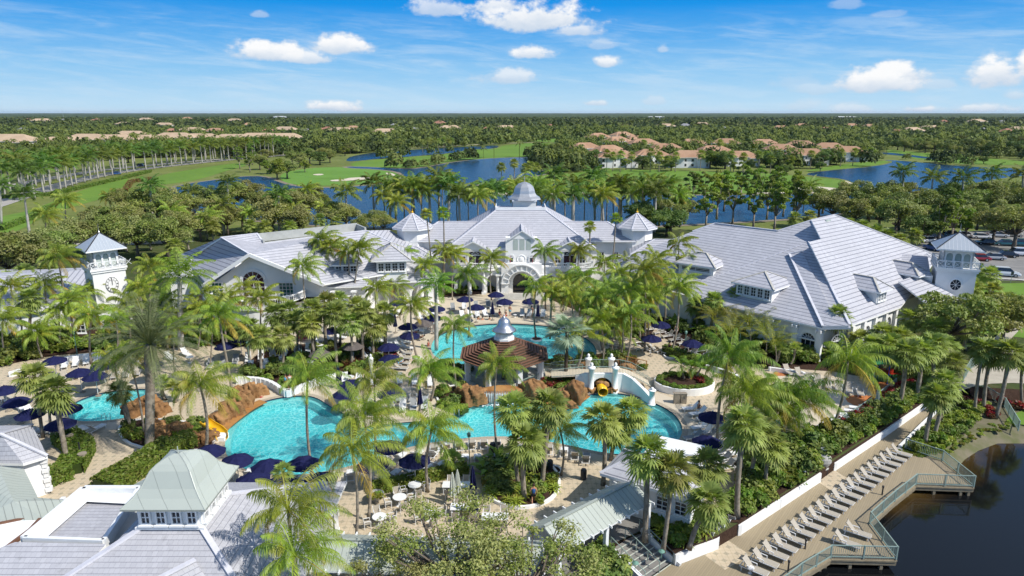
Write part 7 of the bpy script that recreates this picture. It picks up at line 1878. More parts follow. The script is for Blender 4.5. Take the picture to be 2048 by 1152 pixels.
LP = {'tan': lounger_proto('sun_lounger', 'sling', None), 'white': lounger_proto('sun_lounger', 'fabric_white', None), 'grey': lounger_proto('sun_lounger', 'sling_grey', None)}
LDESC = {'tan': 'beige sling sun lounger', 'white': 'white sun lounger', 'grey': 'grey sling sun lounger'}
LUSED = set()
def lounger(kind, p, ang, place):
    if kind not in LUSED: LUSED.add(kind); o = LP[kind]; o.location = p; o.rotation_euler = (0, 0, ang); LP[kind] = o
    else: o = copy_thing(LP[kind], p, ang)
    register(o, p, LDESC[kind], place, 'sun loungers'); return o
def row(kind, a, b, n_, deg, place, z=0.0, jit=.06, kinds=None):
    A, B = P(*a, z), P(*b, z)
    for i in range(n_):
        p = A.lerp(B, i / max(1, n_ - 1)); p.x += random.uniform(-jit, jit); p.y += random.uniform(-jit, jit)
        lounger(random.choice(kinds) if kinds else kind, p, R(deg + random.uniform(-4, 4)), place)
# boardwalk row
A, B = P(1800, 912, ZD), P(1508, 1146, ZD); hd = P(1700, 985, ZD); ft = P(1744, 1000, ZD); ba = math.atan2(ft.y - hd.y, ft.x - hd.x)
for i in range(20):
    p = A.lerp(B, i / 19); lounger('tan', p, ba + R(random.uniform(-3, 3)), 'in the long boardwalk row')
for x, y in ((1714, 1072), (1692, 1092)): lounger('tan', P(x, y, ZD), ba + R(random.uniform(0, 12)), 'alone near the boardwalk railing')
# lagoon south side: two arcs
for i, (x, y) in enumerate([(868, 903), (893, 898), (919, 895), (944, 893), (968, 892), (994, 892), (1027, 894), (1056, 898), (1098, 903), (1128, 908), (1150, 913), (1172, 920)]): lounger(['white', 'tan', 'grey'][i % 3] if i > 8 else 'tan', P(x, y + 3, 0), R(90 + (1010 - x) * .06), 'along the south edge of the lagoon')
row('grey', (930, 925), (1010, 925), 4, 92, 'in the second row south of the lagoon', kinds=['grey', 'white']); row('white', (765, 925), (868, 912), 4, 75, 'under the umbrellas south of the lagoon'); row('white', (785, 955), (880, 938), 4, 60, 'behind the two big lagoon umbrellas')
row('white', (620, 968), (700, 958), 3, 100, 'behind the umbrella row'); row('white', (465, 950), (600, 968), 5, 95, 'under the umbrella row')
# lagoon north side
row('grey', (778, 800), (850, 800), 4, -88, 'on the deck north of the lagoon', kinds=['grey', 'white', 'tan']); row('white', (782, 822), (850, 815), 4, -86, 'nearest the water north of the lagoon', kinds=['white', 'grey']); row('grey', (700, 800), (745, 810), 3, -25, 'by the lagoon inlet'); row('white', (690, 765), (745, 768), 3, -75, 'by the closed umbrella north of the lagoon')
row('white', (800, 765), (860, 770), 3, -80, 'between lagoon and gazebo')
# left pool
row('tan', (45, 775), (205, 745), 7, -65, 'on the far side of the small pool'); row('white', (130, 735), (215, 720), 5, -65, 'in the back row above the small pool'); row('tan', (230, 755), (300, 745), 4, -70, 'right of the small pool umbrellas'); row('tan', (270, 725), (300, 722), 2, -55, 'by the date palm crown')
row('white', (5, 800), (60, 830), 4, -35, 'at the left end of the small pool', kinds=['white', 'tan']); row('white', (20, 870), (150, 865), 6, 60, 'on the near side of the small pool'); row('white', (160, 868), (195, 862), 2, 70, 'at the near right of the small pool'); row('white', (340, 720), (372, 712), 2, -40, 'alone above the rocks')
# shade under the sabals
row('grey', (420, 735), (640, 700), 10, -75, 'in the shade behind the palm row', kinds=['grey', 'white']); row('white', (640, 690), (700, 672), 4, -20, 'by the umbrella behind the palm row'); row('white', (655, 668), (720, 655), 4, -20, 'behind the umbrella in the palm row', kinds=['white', 'grey'])
row('grey', (500, 740), (650, 722), 6, -80, 'in the shaded front row', kinds=['grey', 'white'])
# left of the upper pool
row('white', (790, 705), (835, 665), 6, -20, 'left of the upper pool'); row('white', (800, 740), (815, 700), 5, -10, 'lower left of the upper pool', kinds=['white', 'tan']); row('white', (740, 720), (770, 690), 4, -10, 'behind the dark umbrella'); row('white', (745, 650), (800, 628), 5, -50, 'upper left deck'); row('white', (840, 640), (880, 625), 4, -60, 'upper left deck by the arcade')
# north of upper pool
row('white', (925, 636), (985, 630), 5, -80, 'north of the upper pool'); row('white', (1045, 632), (1085, 634), 4, -95, 'north right of the upper pool'); row('white', (905, 620), (1000, 612), 5, -85, 'back row north of the upper pool', kinds=['white', 'grey'])
# right of upper pool
row('tan', (1215, 690), (1262, 700), 4, 160, 'right of the upper pool'); row('tan', (1290, 655), (1400, 705), 8, 205, 'along the hedge on the right terrace'); row('tan', (1290, 700), (1335, 706), 4, 40, 'front row on the right terrace'); row('grey', (1180, 670), (1240, 680), 5, 150, 'in the shade right of the upper pool', kinds=['grey', 'tan']); row('tan', (1380, 712), (1440, 722), 3, 200, 'near the wall on the right terrace')
# right tip of the lagoon
row('white', (1382, 822), (1412, 842), 3, 190, 'right of the lagoon tip'); row('grey', (1400, 860), (1450, 940), 8, 195, 'in the shade right of the lagoon', kinds=['grey', 'white']); row('white', (1432, 870), (1478, 925), 6, 195, 'second row right of the lagoon', kinds=['grey', 'white', 'tan']); row('grey', (1385, 880), (1400, 920), 3, 195, 'nearest the lagoon tip')
# children pool
row('tan', (1575, 748), (1600, 755), 2, -80, 'behind the splash pool'); row('tan', (1615, 765), (1720, 790), 6, -110, 'right of the splash pool'); row('white', (1655, 862), (1718, 822), 7, 160, 'by the fence of the children deck'); row('tan', (1580, 850), (1620, 872), 3, 150, 'near the children deck slide')
# umbrellas
def umb_proto(name, mt, closed=False):
    t = thing(name, None, 'umbrella', (0, 0, 0))
    mb = MB(); mb.tube([(0, 0, 0), (0, 0, 2.85)], .035, 8); mb.build('pole', 'white_plastic' if not closed else 'wood_grey', t)
    mb = MB(); mb.lathe([(.32, 0), (.32, .08), (.1, .14), (.05, .3)], (0, 0, 0), 12); mb.build('base', 'box_taupe', t)
    mb = MB()
    if closed:
        n = 16; prof = [(.05, 2.8), (.11, 2.5), (.16, 2.0), (.2, 1.4), (.26, .95)]; rings = []
        for r, z in prof: rings.append([mb.pt(((r * (1.25 if k % 2 else .7)) * math.cos(2 * math.pi * k / n), (r * (1.25 if k % 2 else .7)) * math.sin(2 * math.pi * k / n), z)) for k in range(n)])
        for a, b in zip(rings, rings[1:]):
            for k in range(n): mb.idx((a[k], b[k], b[(k + 1) % n], a[(k + 1) % n]))
        mb.build('canopy', mt, t)
    else:
        n = 8; prof = [(.06, 2.82), (.5, 2.68), (1.0, 2.45), (1.38, 2.2)]; rings = []
        for r, z in prof:
            rg = []
            for k in range(n):
                a = 2 * math.pi * k / n; a2 = a + math.pi / n; rg.append(mb.pt((r * math.cos(a), r * math.sin(a), z))); rg.append(mb.pt((r * .93 * math.cos(a2), r * .93 * math.sin(a2), z - .05 * r)))
            rings.append(rg)
        for a, b in zip(rings, rings[1:]):
            for k in range(2 * n): mb.idx((a[k], b[k], b[(k + 1) % (2 * n)], a[(k + 1) % (2 * n)]))
        mb.build('canopy', mt, t); m2 = MB()
        for k in range(n): a = 2 * math.pi * k / n; m2.beam((.06 * math.cos(a), .06 * math.sin(a), 2.77), (1.36 * math.cos(a), 1.36 * math.sin(a), 2.15), .02, .025); m2.beam((.04 * math.cos(a), .04 * math.sin(a), 2.15), (.7 * math.cos(a), .7 * math.sin(a), 2.48), .016, .016)
        m2.build('ribs', 'pale_metal', t)
    m2 = MB(); m2.lathe([(.05, 0), (.06, .05), (.01, .13)], (0, 0, 2.8), 8); m2.build('finial', mt, t); return t
UM = {('navy', 0): umb_proto('umbrella', 'navy'), ('brown', 0): umb_proto('umbrella', 'umbrella_brown'), ('navy', 1): umb_proto('closed_umbrella', 'navy', True), ('sage', 1): umb_proto('closed_umbrella', 'umbrella_sage', True)}
UU = set(); UD = {('navy', 0): 'open navy blue umbrella', ('brown', 0): 'open faded brown umbrella', ('navy', 1): 'closed navy blue umbrella', ('sage', 1): 'closed pale umbrella'}
def umbrella(kind, closed, x, y, place, z=0.0, tilt=0):
    k = (kind, closed); p = P(x, y, z + (2.45 if not closed else 1.9)); p.z = z; rz = random.uniform(0, .78)
    if k not in UU: UU.add(k); o = UM[k]; o.location = p; o.rotation_euler = (0, 0, rz)
    else: o = copy_thing(UM[k], p, rz)
    if tilt: o.rotation_euler = (tilt, 0, rz)
    register(o, p, UD[k], place, 'pool umbrellas')
for x, y in [(418, 899), (473, 917), (535, 928), (606, 922)]: umbrella('navy', 0, x, y, 'in the row at the lagoon edge')
for x, y in [(430, 944), (505, 955), (560, 962), (640, 955)]: umbrella('navy', 0, x, y, 'behind the lagoon edge row')
for x, y in [(779, 890), (829, 917), (745, 925)]: umbrella('navy', 0, x, y, 'south of the lagoon')
for x, y in [(946, 955), (949, 998)]: umbrella('navy', 1, x, y, 'on the dining terrace')
for x, y in [(905, 968), (915, 962)]: umbrella('sage', 1, x, y, 'at the dining table')
for x, y in [(930, 597), (992, 588), (1009, 602), (1061, 601), (952, 613), (795, 604), (873, 616), (866, 634)]: umbrella('navy', 0, x, y, 'north of the upper pool')
for x, y in [(985, 616), (1076, 620), (676, 745), (840, 790), (790, 640)]: umbrella('navy', 1, x, y, 'beside the two pools')
for x, y in [(816, 651), (819, 669), (777, 692), (780, 715), (691, 784), (700, 766), (779, 784)]: umbrella('navy', 0, x, y, 'left of the upper pool')  # one umbrella in this list is added where only a dark shadow falls
for x, y in [(846, 645), (706, 690), (640, 705)]: umbrella('brown', 0, x, y, 'among the palms')
for x, y in [(665, 659), (480, 675), (560, 650), (450, 690)]: umbrella('navy', 0, x, y, 'behind the palm row')
for x, y in [(108, 719), (158, 743), (205, 730), (302, 726), (33, 801), (9, 778), (134, 815), (190, 750), (60, 825), (120, 845)]: umbrella('navy', 0, x, y, 'round the small left pool')  # one canopy on the near side is made up in place of a cast shadow
for x, y in [(1322, 648), (1303, 675), (1385, 685), (1216, 648), (1217, 629), (1247, 640)]: umbrella('navy', 0, x, y, 'on the terrace right of the upper pool')
umbrella('navy', 0, 1425, 831, 'at the right tip of the lagoon'); umbrella('navy', 0, 1415, 880, 'in the shade right of the lagoon')
umbrella('sage', 1, 1756, 790, 'on the children deck'); umbrella('navy', 1, 1008, 742, 'inside the gazebo'); umbrella('sage', 1, 1240, 625, 'beside the right link wall')
# tables, chairs
def chair_proto(name, sling='sling'):
    t = thing(name, None, 'chair', (0, 0, 0)); mb = MB(); mb.box((0, 0, .44), (.5, .5, .04)); mb.build('seat', sling, t)
    mb = MB(); mb.beam((0, .24, .46), (0, .32, .95), .5, .03, 0, (0, 1, 0)); mb.build('backrest', sling, t)
    mb = MB()
    for s in (-.25, .25): mb.beam((s, -.24, .66), (s, .26, .68), .04, .04); mb.beam((s, -.24, .44), (s, -.24, .66), .04, .04); mb.beam((s, .22, .44), (s, .31, .96), .04, .04)
    mb.build('frame', 'white_plastic', t)
    lm = MB(); lm.box((0, 0, .22), (.04, .04, .44)); o = lm.build('leg', 'white_plastic'); me = o.data; bpy.data.objects.remove(o)
    for x in (-.23, .23):
        for y in (-.23, .23): mesh_obj('leg', me, t, (x, y, 0))
    return t
CH = chair_proto('patio_chair'); chu = [0]
def chair(p, rz, place, grp='patio chairs'):
    if not chu[0]: chu[0] = 1; o = CH; o.location = p; o.rotation_euler = (0, 0, rz)
    else: o = copy_thing(CH, p, rz)
    register(o, p, 'white framed beige patio chair', place, grp)
def table(p, rd_, place, lab, L=None):
    t = thing('table', None, 'table', p); mb = MB()
    if L: mb.box((0, 0, .73), (L, .95, .05))
    else: mb.lathe([(rd_, .70), (rd_, .74)], (0, 0, 0), 20)
    mb.build('table_top', 'white_plastic', t)
    if L:
        for x in (-L / 2 + .1, L / 2 - .1):
            for y in (-.4, .4): m = MB(); m.box((x, y, .35), (.06, .06, .7)); m.build('leg', 'white_plastic', t)
    else: m = MB(); m.lathe([(rd_ * .6, 0), (.05, .08), (.05, .7)], (0, 0, 0), 10); m.build('leg', 'white_plastic', t)
    register(t, p, lab, place, 'tables'); return t
for i, (x, y, L) in enumerate([(915, 985, 2.4), (930, 1030, 2.2), (860, 1040, 0), (800, 1010, 0), (760, 1050, 0), (830, 985, 0), (990, 1050, 2.0)]):
    p = P(x, y, 0); table(p, .55, 'on the dining terrace', 'white rectangular dining table' if L else 'white round dining table', L or None)
    if L:
        for s in (-.65, .65): chair(p + Vector((s, .85, 0)), 0, 'at the dining tables'); chair(p + Vector((s, -.85, 0)), math.pi, 'at the dining tables')
    else:
        for k in range(4): a = k * math.pi / 2 + .4; chair(p + Vector((.95 * math.cos(a), .95 * math.sin(a), 0)), a - math.pi / 2, 'at the dining tables')
for i in range(5):
    p = P(1424 + i * 11, 1096 - i * 8 - (i % 2) * 3, ZD) + Vector((-.1, .35, 0))
    for k in range(4): chair(p + Vector((0, -.02 * k, .14 * k)), R(150 + random.uniform(-4, 4)), 'stacked below the boardwalk wall', 'stacked chairs')
for x, y in ((1699, 982), (1500, 1146), (893, 895), (1040, 900), (830, 820), (1030, 635)): z = ZD if y > 950 else 0; table(P(x, y, z), .26, 'between two loungers', 'small white round side table').scale = (1, 1, .62)
for k, (x, y) in enumerate(((700, 765), (640, 700), (1300, 690), (600, 735), (380, 725))): table(P(x, y, 0), .5, 'among the loungers', 'white round patio table')
# small site objects
def small(name, lab, cat, p, build_parts):
    t = thing(name, lab, cat, p); 
    for nm, fn, mt in build_parts: mb = MB(); fn(mb); mb.build(nm, mt, t)
    return t
def lamp(x, y, h, place, z=0.0):
    p = P(x, y, z); t = small('lamp_post', None, 'lamp', p, [('post', lambda m: m.lathe([(.1, 0), (.1, .25), (.045, .3), (.04, h - .3)], (0, 0, 0), 8), 'lamp_green'), ('lantern', lambda m: m.lathe([(.07, h - .3), (.14, h - .25), (.17, h), (.2, h + .02), (.05, h + .18)], (0, 0, 0), 8), 'lamp_green'), ('globe', lambda m: m.lathe([(.1, h - .27), (.15, h - .05)], (0, 0, 0), 10), 'lamp_glass')])
    register(t, p, 'green lamp post with lantern head', place, 'lamp posts')
for x, y in [(939, 935), (603, 705), (755, 700), (155, 712), (500, 735), (1478, 700), (1369, 712), (1100, 640)]: lamp(x, y, 3.2, 'on the pool terrace')
for x, y in [(1893, 700), (1950, 690), (2008, 640)]: lamp(x, y, 3.6, 'on the right lawn')
for i, (x, y) in enumerate([(1764, 990), (1791, 998), (1576, 1142), (1610, 1098)]):
    p = P(x, y, ZD); t = small('bollard_light', None, 'bollard', p, [('post', lambda m: m.lathe([(.06, 0), (.06, .7)], (0, 0, 0), 8), 'dark_metal'), ('cap', lambda m: m.lathe([(.09, .7), (.09, .85), (.02, .9)], (0, 0, 0), 8), 'dark_metal')]); register(t, p, 'short black bollard light', 'on the boardwalk', 'bollard lights')
for x, y, z in ((1323, 1104, .5), (1270, 1140, 0), (1489, 1018, .2)):
    p = P(x, y, z); p.z = 0; t = small('garden_light', None, 'light', p, [('stem', lambda m: m.lathe([(.025, 0), (.025, .55)], (0, 0, 0), 6), 'lamp_green'), ('cap', lambda m: m.lathe([(.24, .55), (.22, .58), (.03, .68)], (0, 0, 0), 14), 'lamp_green')]); register(t, p, 'mushroom-shaped green path light', 'in the shrubs near the stairs', 'path lights')
for i, (x, y, r) in enumerate(((143, 892, .32), (168, 930, .36))):
    small('litter_bin', ['round taupe slatted bin by the small pool path', 'tall taupe bin beside the hedge on the left path'][i], 'bin', P(x, y, 0), [('body', lambda m: m.lathe([(r, .35 if i == 0 else 0), (r * 1.02, 1.15)], (0, 0, 0), 14), 'box_taupe'), ('stand', lambda m: m.lathe([(.06, 0), (.06, .4)], (0, 0, 0), 8), 'dark_metal')])
small('bollard', 'slim dark post beside the left path hedge', 'post', P(163, 920, 0), [('post', lambda m: m.lathe([(.07, 0), (.07, 1.7)], (0, 0, 0), 8), 'dark_metal')])
for i, x in enumerate((1353, 1366)): small('storage_box', ['tall taupe cabinet against the oval planter, left of two', 'tall taupe cabinet against the oval planter, right of two'][i], 'cabinet', P(x, 806, 0), [('body', lambda m: m.box((0, 0, .55), (.62, .5, 1.1)), 'box_taupe'), ('lid', lambda m: m.box((0, 0, 1.13), (.68, .56, .06)), 'box_taupe')])
p = P(1641, 947, ZD)
small('covered_oven', 'round outdoor oven on a trolley under a grey cover with metal chimney', 'oven', p, [('cover', lambda m: m.lathe([(.55, .55), (.62, .65), (.5, .78), (.62, .95), (.78, 1.3), (.74, 1.65), (.5, 1.95), (.18, 2.08)], (0, 0, 0), 18), 'grill_cover'), ('chimney', lambda m: (m.lathe([(.12, 2.0), (.12, 2.4)], (0, 0, 0), 10), m.lathe([(.26, 2.4), (.24, 2.47)], (0, 0, 0), 12)), 'pale_metal'), ('trolley', lambda m: [m.box((a, b, .28), (.07, .07, .56)) for a in (-.4, .4) for b in (-.35, .35)] + [m.box((0, 0, .2), (.9, .75, .04))], 'dark_metal')])
small('covered_cart', 'small white covered cart in the shrubs beside the oven', 'cart', P(1605, 940, 0), [('cover', lambda m: m.lathe([(.42, 0), (.4, .5), (.3, .72), (.05, .8)], (0, 0, 0), 7), 'fabric_white')])
small('planter_pot', 'large grey pot with spiky plant on the dining terrace', 'pot', P(752, 1000, 0), [('pot', lambda m: m.lathe([(.35, 0), (.6, .55), (.66, .6), (.58, .6), (.55, .5)], (0, 0, 0), 20), 'pale_metal')])
shrub('grassy', 752, 1000, 'in the large grey pot', 'potted plants', .5, .8)
for x, y in ((1167, 958), (1100, 940), (985, 905)): small('litter_bin', {1167: 'dark cylindrical bin by the palm near the covered walkway', 1100: 'black bin in the palm shade of the dining bed', 985: 'grey bin between the lagoon loungers'}[x], 'bin', P(x, y, 0), [('body', lambda m: m.lathe([(.25, 0), (.27, .8), (.2, .95)], (0, 0, 0), 12), 'dark_metal')])
# playground
pp = P(1765, 762, 0); t = thing('climbing_tower', 'blue play frame with green canopy among the palms', 'playground', pp)
for i, (x, y) in enumerate(((-1.6, -1), (1.6, -1), (1.6, 1), (-1.6, 1), (0, -1), (0, 1))): m = MB(); m.tube([(x, y, 0), (x, y, 2.5)], .07, 8); m.build('post', 'play_blue', t)
m = MB(); m.face([(-2, -1.3, 2.5), (2, -1.3, 2.5), (2, 0, 3.0), (-2, 0, 3.0)]); m.face([(-2, 0, 3.0), (2, 0, 3.0), (2, 1.3, 2.5), (-2, 1.3, 2.5)]); m.build('canopy', 'play_green', t)
m = MB(); m.box((0, 0, 1.2), (3.0, 1.8, .1)); m.box((.2, -1.0, 1.6), (.6, .06, .6)); m.build('platform', 'play_red', t)
sheet('play_surface', gpoly([(1725, 752), (1775, 740), (1825, 750), (1800, 772), (1750, 775)], 0, 1), .02, 'play_green')
small('play_slide', 'small blue splash slide at the edge of the children deck', 'slide', P(1556, 855, 0), [('chute', lambda m: m.beam((-.5, 0, .9), (.6, 0, .1), .5, .1), 'cloth_aqua'), ('ladder', lambda m: [m.box((-.6, s, .45), (.05, .05, .9)) for s in (-.2, .2)], 'white_plastic')])
small('handrail', 'steel ladder rail at the near edge of the small pool', 'rail', P(213, 846, 0), [('rail', lambda m: [m.tube([(s, .4, -.1), (s, .35, .9), (s, -.2, .9), (s, -.4, 0)], .025, 6) for s in (-.25, .25)], 'pale_metal')])
small('handrail', 'steel ladder rail at the lagoon edge near the waterfall', 'rail', P(913, 835, 0), [('rail', lambda m: [m.tube([(s, -.4, -.1), (s, -.35, .9), (s, .2, .9), (s, .4, 0)], .025, 6) for s in (-.25, .25)], 'pale_metal')])
small('pool_sign', 'white statue-like figure ornament above the palm by the deck', 'ornament', P(743, 745, 0), [('figure', lambda m: m.lathe([(.2, 0), (.16, .5), (.25, 1.2), (.3, 1.8), (.1, 2.0), (.14, 2.2), (.02, 2.35)], (0, 0, 0), 10), 'fabric_white')])
# ================================================================ people
def person_mesh(pose, skin, hair, top, bottom):
    """one continuous skinned body with hair and clothing as children"""
    J = {'pel': (0, 0, .95), 'wai': (0, 0, 1.1), 'che': (0, -.01, 1.32), 'nec': (0, 0, 1.47), 'hd1': (0, -.02, 1.56), 'hd2': (0, -.02, 1.7)}
    for s, k in ((-1, 'l'), (1, 'r')):
        J.update({k + 'hp': (.1 * s, 0, .9), k + 'kn': (.12 * s, -.03, .5), k + 'an': (.12 * s, .02, .09), k + 'to': (.13 * s, -.16, .03), k + 'sh': (.19 * s, 0, 1.4), k + 'el': (.26 * s, .02, 1.12), k + 'wr': (.25 * s, -.1, .88), k + 'ha': (.24 * s, -.14, .8)})
    if pose == 'sit':
        for k, s in (('l', -1), ('r', 1)): J[k + 'kn'] = (.14 * s, -.44, .95); J[k + 'an'] = (.14 * s, -.5, .52); J[k + 'to'] = (.15 * s, -.66, .48); J[k + 'el'] = (.25 * s, -.12, 1.15); J[k + 'wr'] = (.18 * s, -.34, 1.05); J[k + 'ha'] = (.16 * s, -.42, 1.03)
    if pose == 'walk': J['lkn'] = (-.11, -.2, .52); J['lan'] = (-.11, -.2, .1); J['lto'] = (-.11, -.36, .04); J['ran'] = (.11, .24, .14); J['rto'] = (.11, .12, .03); J['rkn'] = (.11, .02, .5)
    if pose == 'lie':
        def f(p): return (p[0], -(p[2] - .95) * .9 * (1 if p[2] < .95 else 1), .12 + max(0, (p[2] - .95)) * .55)
        J = {k: f(v) for k, v in J.items()}
        J = {k: (v[0], -v[1] if False else v[1] * -1, v[2]) for k, v in J.items()}
    ks = list(J); E = [('pel', 'wai'), ('wai', 'che'), ('che', 'nec'), ('nec', 'hd1'), ('hd1', 'hd2')]
    for k in 'lr': E += [('pel', k + 'hp'), (k + 'hp', k + 'kn'), (k + 'kn', k + 'an'), (k + 'an', k + 'to'), ('che', k + 'sh'), (k + 'sh', k + 'el'), (k + 'el', k + 'wr'), (k + 'wr', k + 'ha')]
    rad = {'pel': .15, 'wai': .13, 'che': .16, 'nec': .055, 'hd1': .085, 'hd2': .09}; rr = {'hp': .1, 'kn': .06, 'an': .042, 'to': .035, 'sh': .065, 'el': .045, 'wr': .03, 'ha': .035}
    me = bpy.data.meshes.new('person'); me.from_pydata([J[k] for k in ks], [(ks.index(a), ks.index(b)) for a, b in E], []); o = bpy.data.objects.new('person', me); COL.objects.link(o)
    md = o.modifiers.new('skin', 'SKIN'); o.modifiers.new('sub', 'SUBSURF').levels = 1
    for i, k in enumerate(ks): r = rad.get(k, rr.get(k[1:], .05)); me.skin_vertices[0].data[i].radius = (r, r * (.8 if k in ('pel', 'wai', 'che') else 1)); me.skin_vertices[0].data[i].use_root = (k == 'pel')
    dg = bpy.context.evaluated_depsgraph_get(); m2 = bpy.data.meshes.new_from_object(o.evaluated_get(dg)); bpy.data.objects.remove(o); m2.materials.clear(); m2.materials.append(M[skin])
    hd = Vector(J['hd2']); hm = MB(); hm.lathe([(.02, .12), (.09, .07), (.11, 0), (.1, -.07), (.06, -.12)][::-1], hd + Vector((0, .02, .02)), 10)
    tm = MB(); a, b = Vector(J['wai']), Vector(J['che']); tm.tube([a - (b - a) * .5, a, b, b + (b - a) * .3], [.15, .145, .175, .12], 10)
    bm = MB(); p0 = Vector(J['pel']); bm.tube([p0 + (a - p0) * .4, p0 - (a - p0) * .7], [.155, .17], 10)
    for k in 'lr': h0, k0 = Vector(J[k + 'hp']), Vector(J[k + 'kn']); bm.tube([h0, h0.lerp(k0, .5)], [.12, .10], 8)
    return m2, [('hair', hm, hair), ('top', tm, top), ('shorts', bm, bottom)]
PM = {}
def person(pose, x, y, z, rz, skin, hair, top, bottom, label):
    p = P(x, y, z) if not isinstance(x, Vector) else x
    key = (pose, skin)
    body, cl = person_mesh(pose, skin, hair, top, bottom)
    o = mesh_obj('person', body, None, p, (0, 0, rz)); tag(o, label, 'person')
    for nm, mb, mt in cl:
        if mt: mb.build(nm, mt, o, True)
    return o
HP = 'hair'
person('walk', 573, 778, 0, R(-30), 'skin', HP, 'cloth_aqua', 'cloth_red', 'person in an aqua top walking by the curved white wall')
person('stand', 581, 776, 0, R(10), 'skin', HP, 'fabric_white', 'cloth_blue', 'person in white standing by the curved white wall')
person('sit', 1396, 833, -.5, R(60), 'skin', HP, 'cloth_black', 'cloth_black', 'person in black sitting on a lounger right of the lagoon')
person('sit', 999, 641, -.5, R(40), 'skin_pale', HP, 'cloth_red', 'cloth_black', 'person with a red top sitting on a lounger behind the gazebo dome')
person('sit', 1012, 642, -.5, R(-40), 'skin_pale', HP, None, 'cloth_red', 'bare-backed person in red shorts sitting on a lounger behind the gazebo dome')
person('stand', 1020, 632, 0, R(160), 'skin_pale', HP, None, 'cloth_aqua', 'person in aqua shorts standing behind the upper pool')
person('sit', 1063, 634, -.5, R(0), 'skin', HP, 'cloth_black', 'cloth_black', 'person in black sitting right of the portal axis')
person('walk', 858, 660, 0, R(90), 'skin', HP, 'cloth_black', 'cloth_black', 'person in black walking left of the upper pool')
person('stand', 867, 658, 0, R(60), 'skin_pale', HP, 'cloth_red', 'fabric_white', 'person in a red top standing left of the upper pool')
person('stand', 1352, 672, 0, R(0), 'skin_pale', 'fabric_white', 'fabric_white', 'fabric_white', 'person dressed in white beside the tall palm at the right terrace')
person('walk', 1338, 710, 0, R(30), 'skin', HP, 'cloth_black', 'cloth_black', 'person in dark clothes beside the white tree ring')
for i, (x, y) in enumerate(((957, 655), (965, 656), (979, 655))): person('stand', x, y, -1.25, R(20 * i), 'skin', HP, None, 'cloth_blue', ['leftmost of three bathers in the upper pool', 'middle one of three bathers in the upper pool', 'rightmost of three bathers in the upper pool'][i])
person('stand', 857, 705, -.9, R(90), 'skin', HP, 'cloth_red', 'cloth_black', 'bather stepping into the upper pool at its left edge')
person('stand', 524, 816, -1.25, R(0), 'skin_pale', 'cloth_red', 'cloth_red', 'cloth_red', 'bather with a pink cap at the far left of the lagoon')
for i, (x, y, t_) in enumerate(((790, 712, 'cloth_red'), (800, 728, 'cloth_aqua'), (829, 667, 'cloth_red'), (842, 676, 'cloth_black'), (778, 823, 'cloth_red'))):
    p = P(x, y, .38); person('lie', p, 0, 0, R(-100 - 10 * i), 'skin_pale', HP, t_, t_, 'sunbather lying ' + ['in red on a lounger, lower left of the upper pool', 'in aqua on a lounger, lower left of the upper pool', 'in red under the umbrella left of the upper pool', 'in black near the left edge of the upper pool', 'in red by the north shore of the lagoon'][i])
person('walk', 1067, 1008, 0, R(180), 'skin', HP, 'cloth_blue', 'cloth_black', 'person in a blue shirt walking below the dining bed')
# ================================================================ cars
def car_proto(name, suv=False):
    t = thing(name, None, 'car', (0, 0, 0)); H = 1.0 if suv else .82; Hc = 1.75 if suv else 1.45
    mb = MB(); xs = [(-2.25, .35, .62), (-2.15, .28, H), (-1.0, .28, H + .03), (1.1, .28, H + .03), (2.0, .28, H - .12), (2.3, .35, .6)]; rings = []
    for x, z0, z1 in xs: rings.append([mb.pt(q) for q in ((x, -.88, z0), (x, -.92, (z0 + z1) / 2), (x, -.84, z1), (x, .84, z1), (x, .92, (z0 + z1) / 2), (x, .88, z0))])
    for a, b in zip(rings, rings[1:]):
        for k in range(6): mb.idx((a[k], a[(k + 1) % 6], b[(k + 1) % 6], b[k]))
    mb.idx(rings[0][::-1]); mb.idx(rings[-1]); mb.build('body', 'car_white', t)
    r0, r1 = (-2.1, -1.95) if suv else (-1.75, -1.15); mb = MB(); b_ = [(r0, H - .02), (1.25, H - .02), (.45, Hc - .05), (r1, Hc - .05)]
    for s in (-1, 1): mb.face([(x, s * (.82 if z < H + .1 else .66), z) for x, z in (b_ if s < 0 else b_[::-1])])
    for i in range(4): (x0, z0), (x1, z1) = b_[i], b_[(i + 1) % 4]; w0, w1 = (.82 if z0 < H + .1 else .66), (.82 if z1 < H + .1 else .66); mb.face([(x0, -w0, z0), (x0, w0, z0), (x1, w1, z1), (x1, -w1, z1)])
    mb.build('windows', 'glass_dark', t); mb = MB(); mb.box(((.45 + r1) / 2, 0, Hc - .03), (.45 - r1 + .1, 1.34, .07)); mb.build('roof', 'car_white', t)
    wm = MB(); wm.lathe([(.34, -.11), (.34, .11)], (0, 0, 0), 16); o = wm.build('wheel', 'tyre'); me = o.data; bpy.data.objects.remove(o); rm = MB(); rm.lathe([(.2, -.12), (.2, .12)], (0, 0, 0), 10); o = rm.build('rim', 'pale_metal'); mr = o.data; bpy.data.objects.remove(o)
    for x in (-1.4, 1.4):
        for s in (-.82, .82): w_ = mesh_obj('wheel', me, t, (x, s, .34), (math.pi / 2, 0, 0)); mesh_obj('rim', mr, w_)
    for s in (-.6, .6): m = MB(); m.box((2.24, s, .68), (.12, .35, .14)); m.build('headlight', 'lamp_glass', t); m = MB(); m.box((-2.22, s, .75), (.08, .3, .16)); m.build('taillight', 'lens_red', t)
    return t
CARP = {False: car_proto('parked_car'), True: car_proto('parked_car', True)}; cused = set()
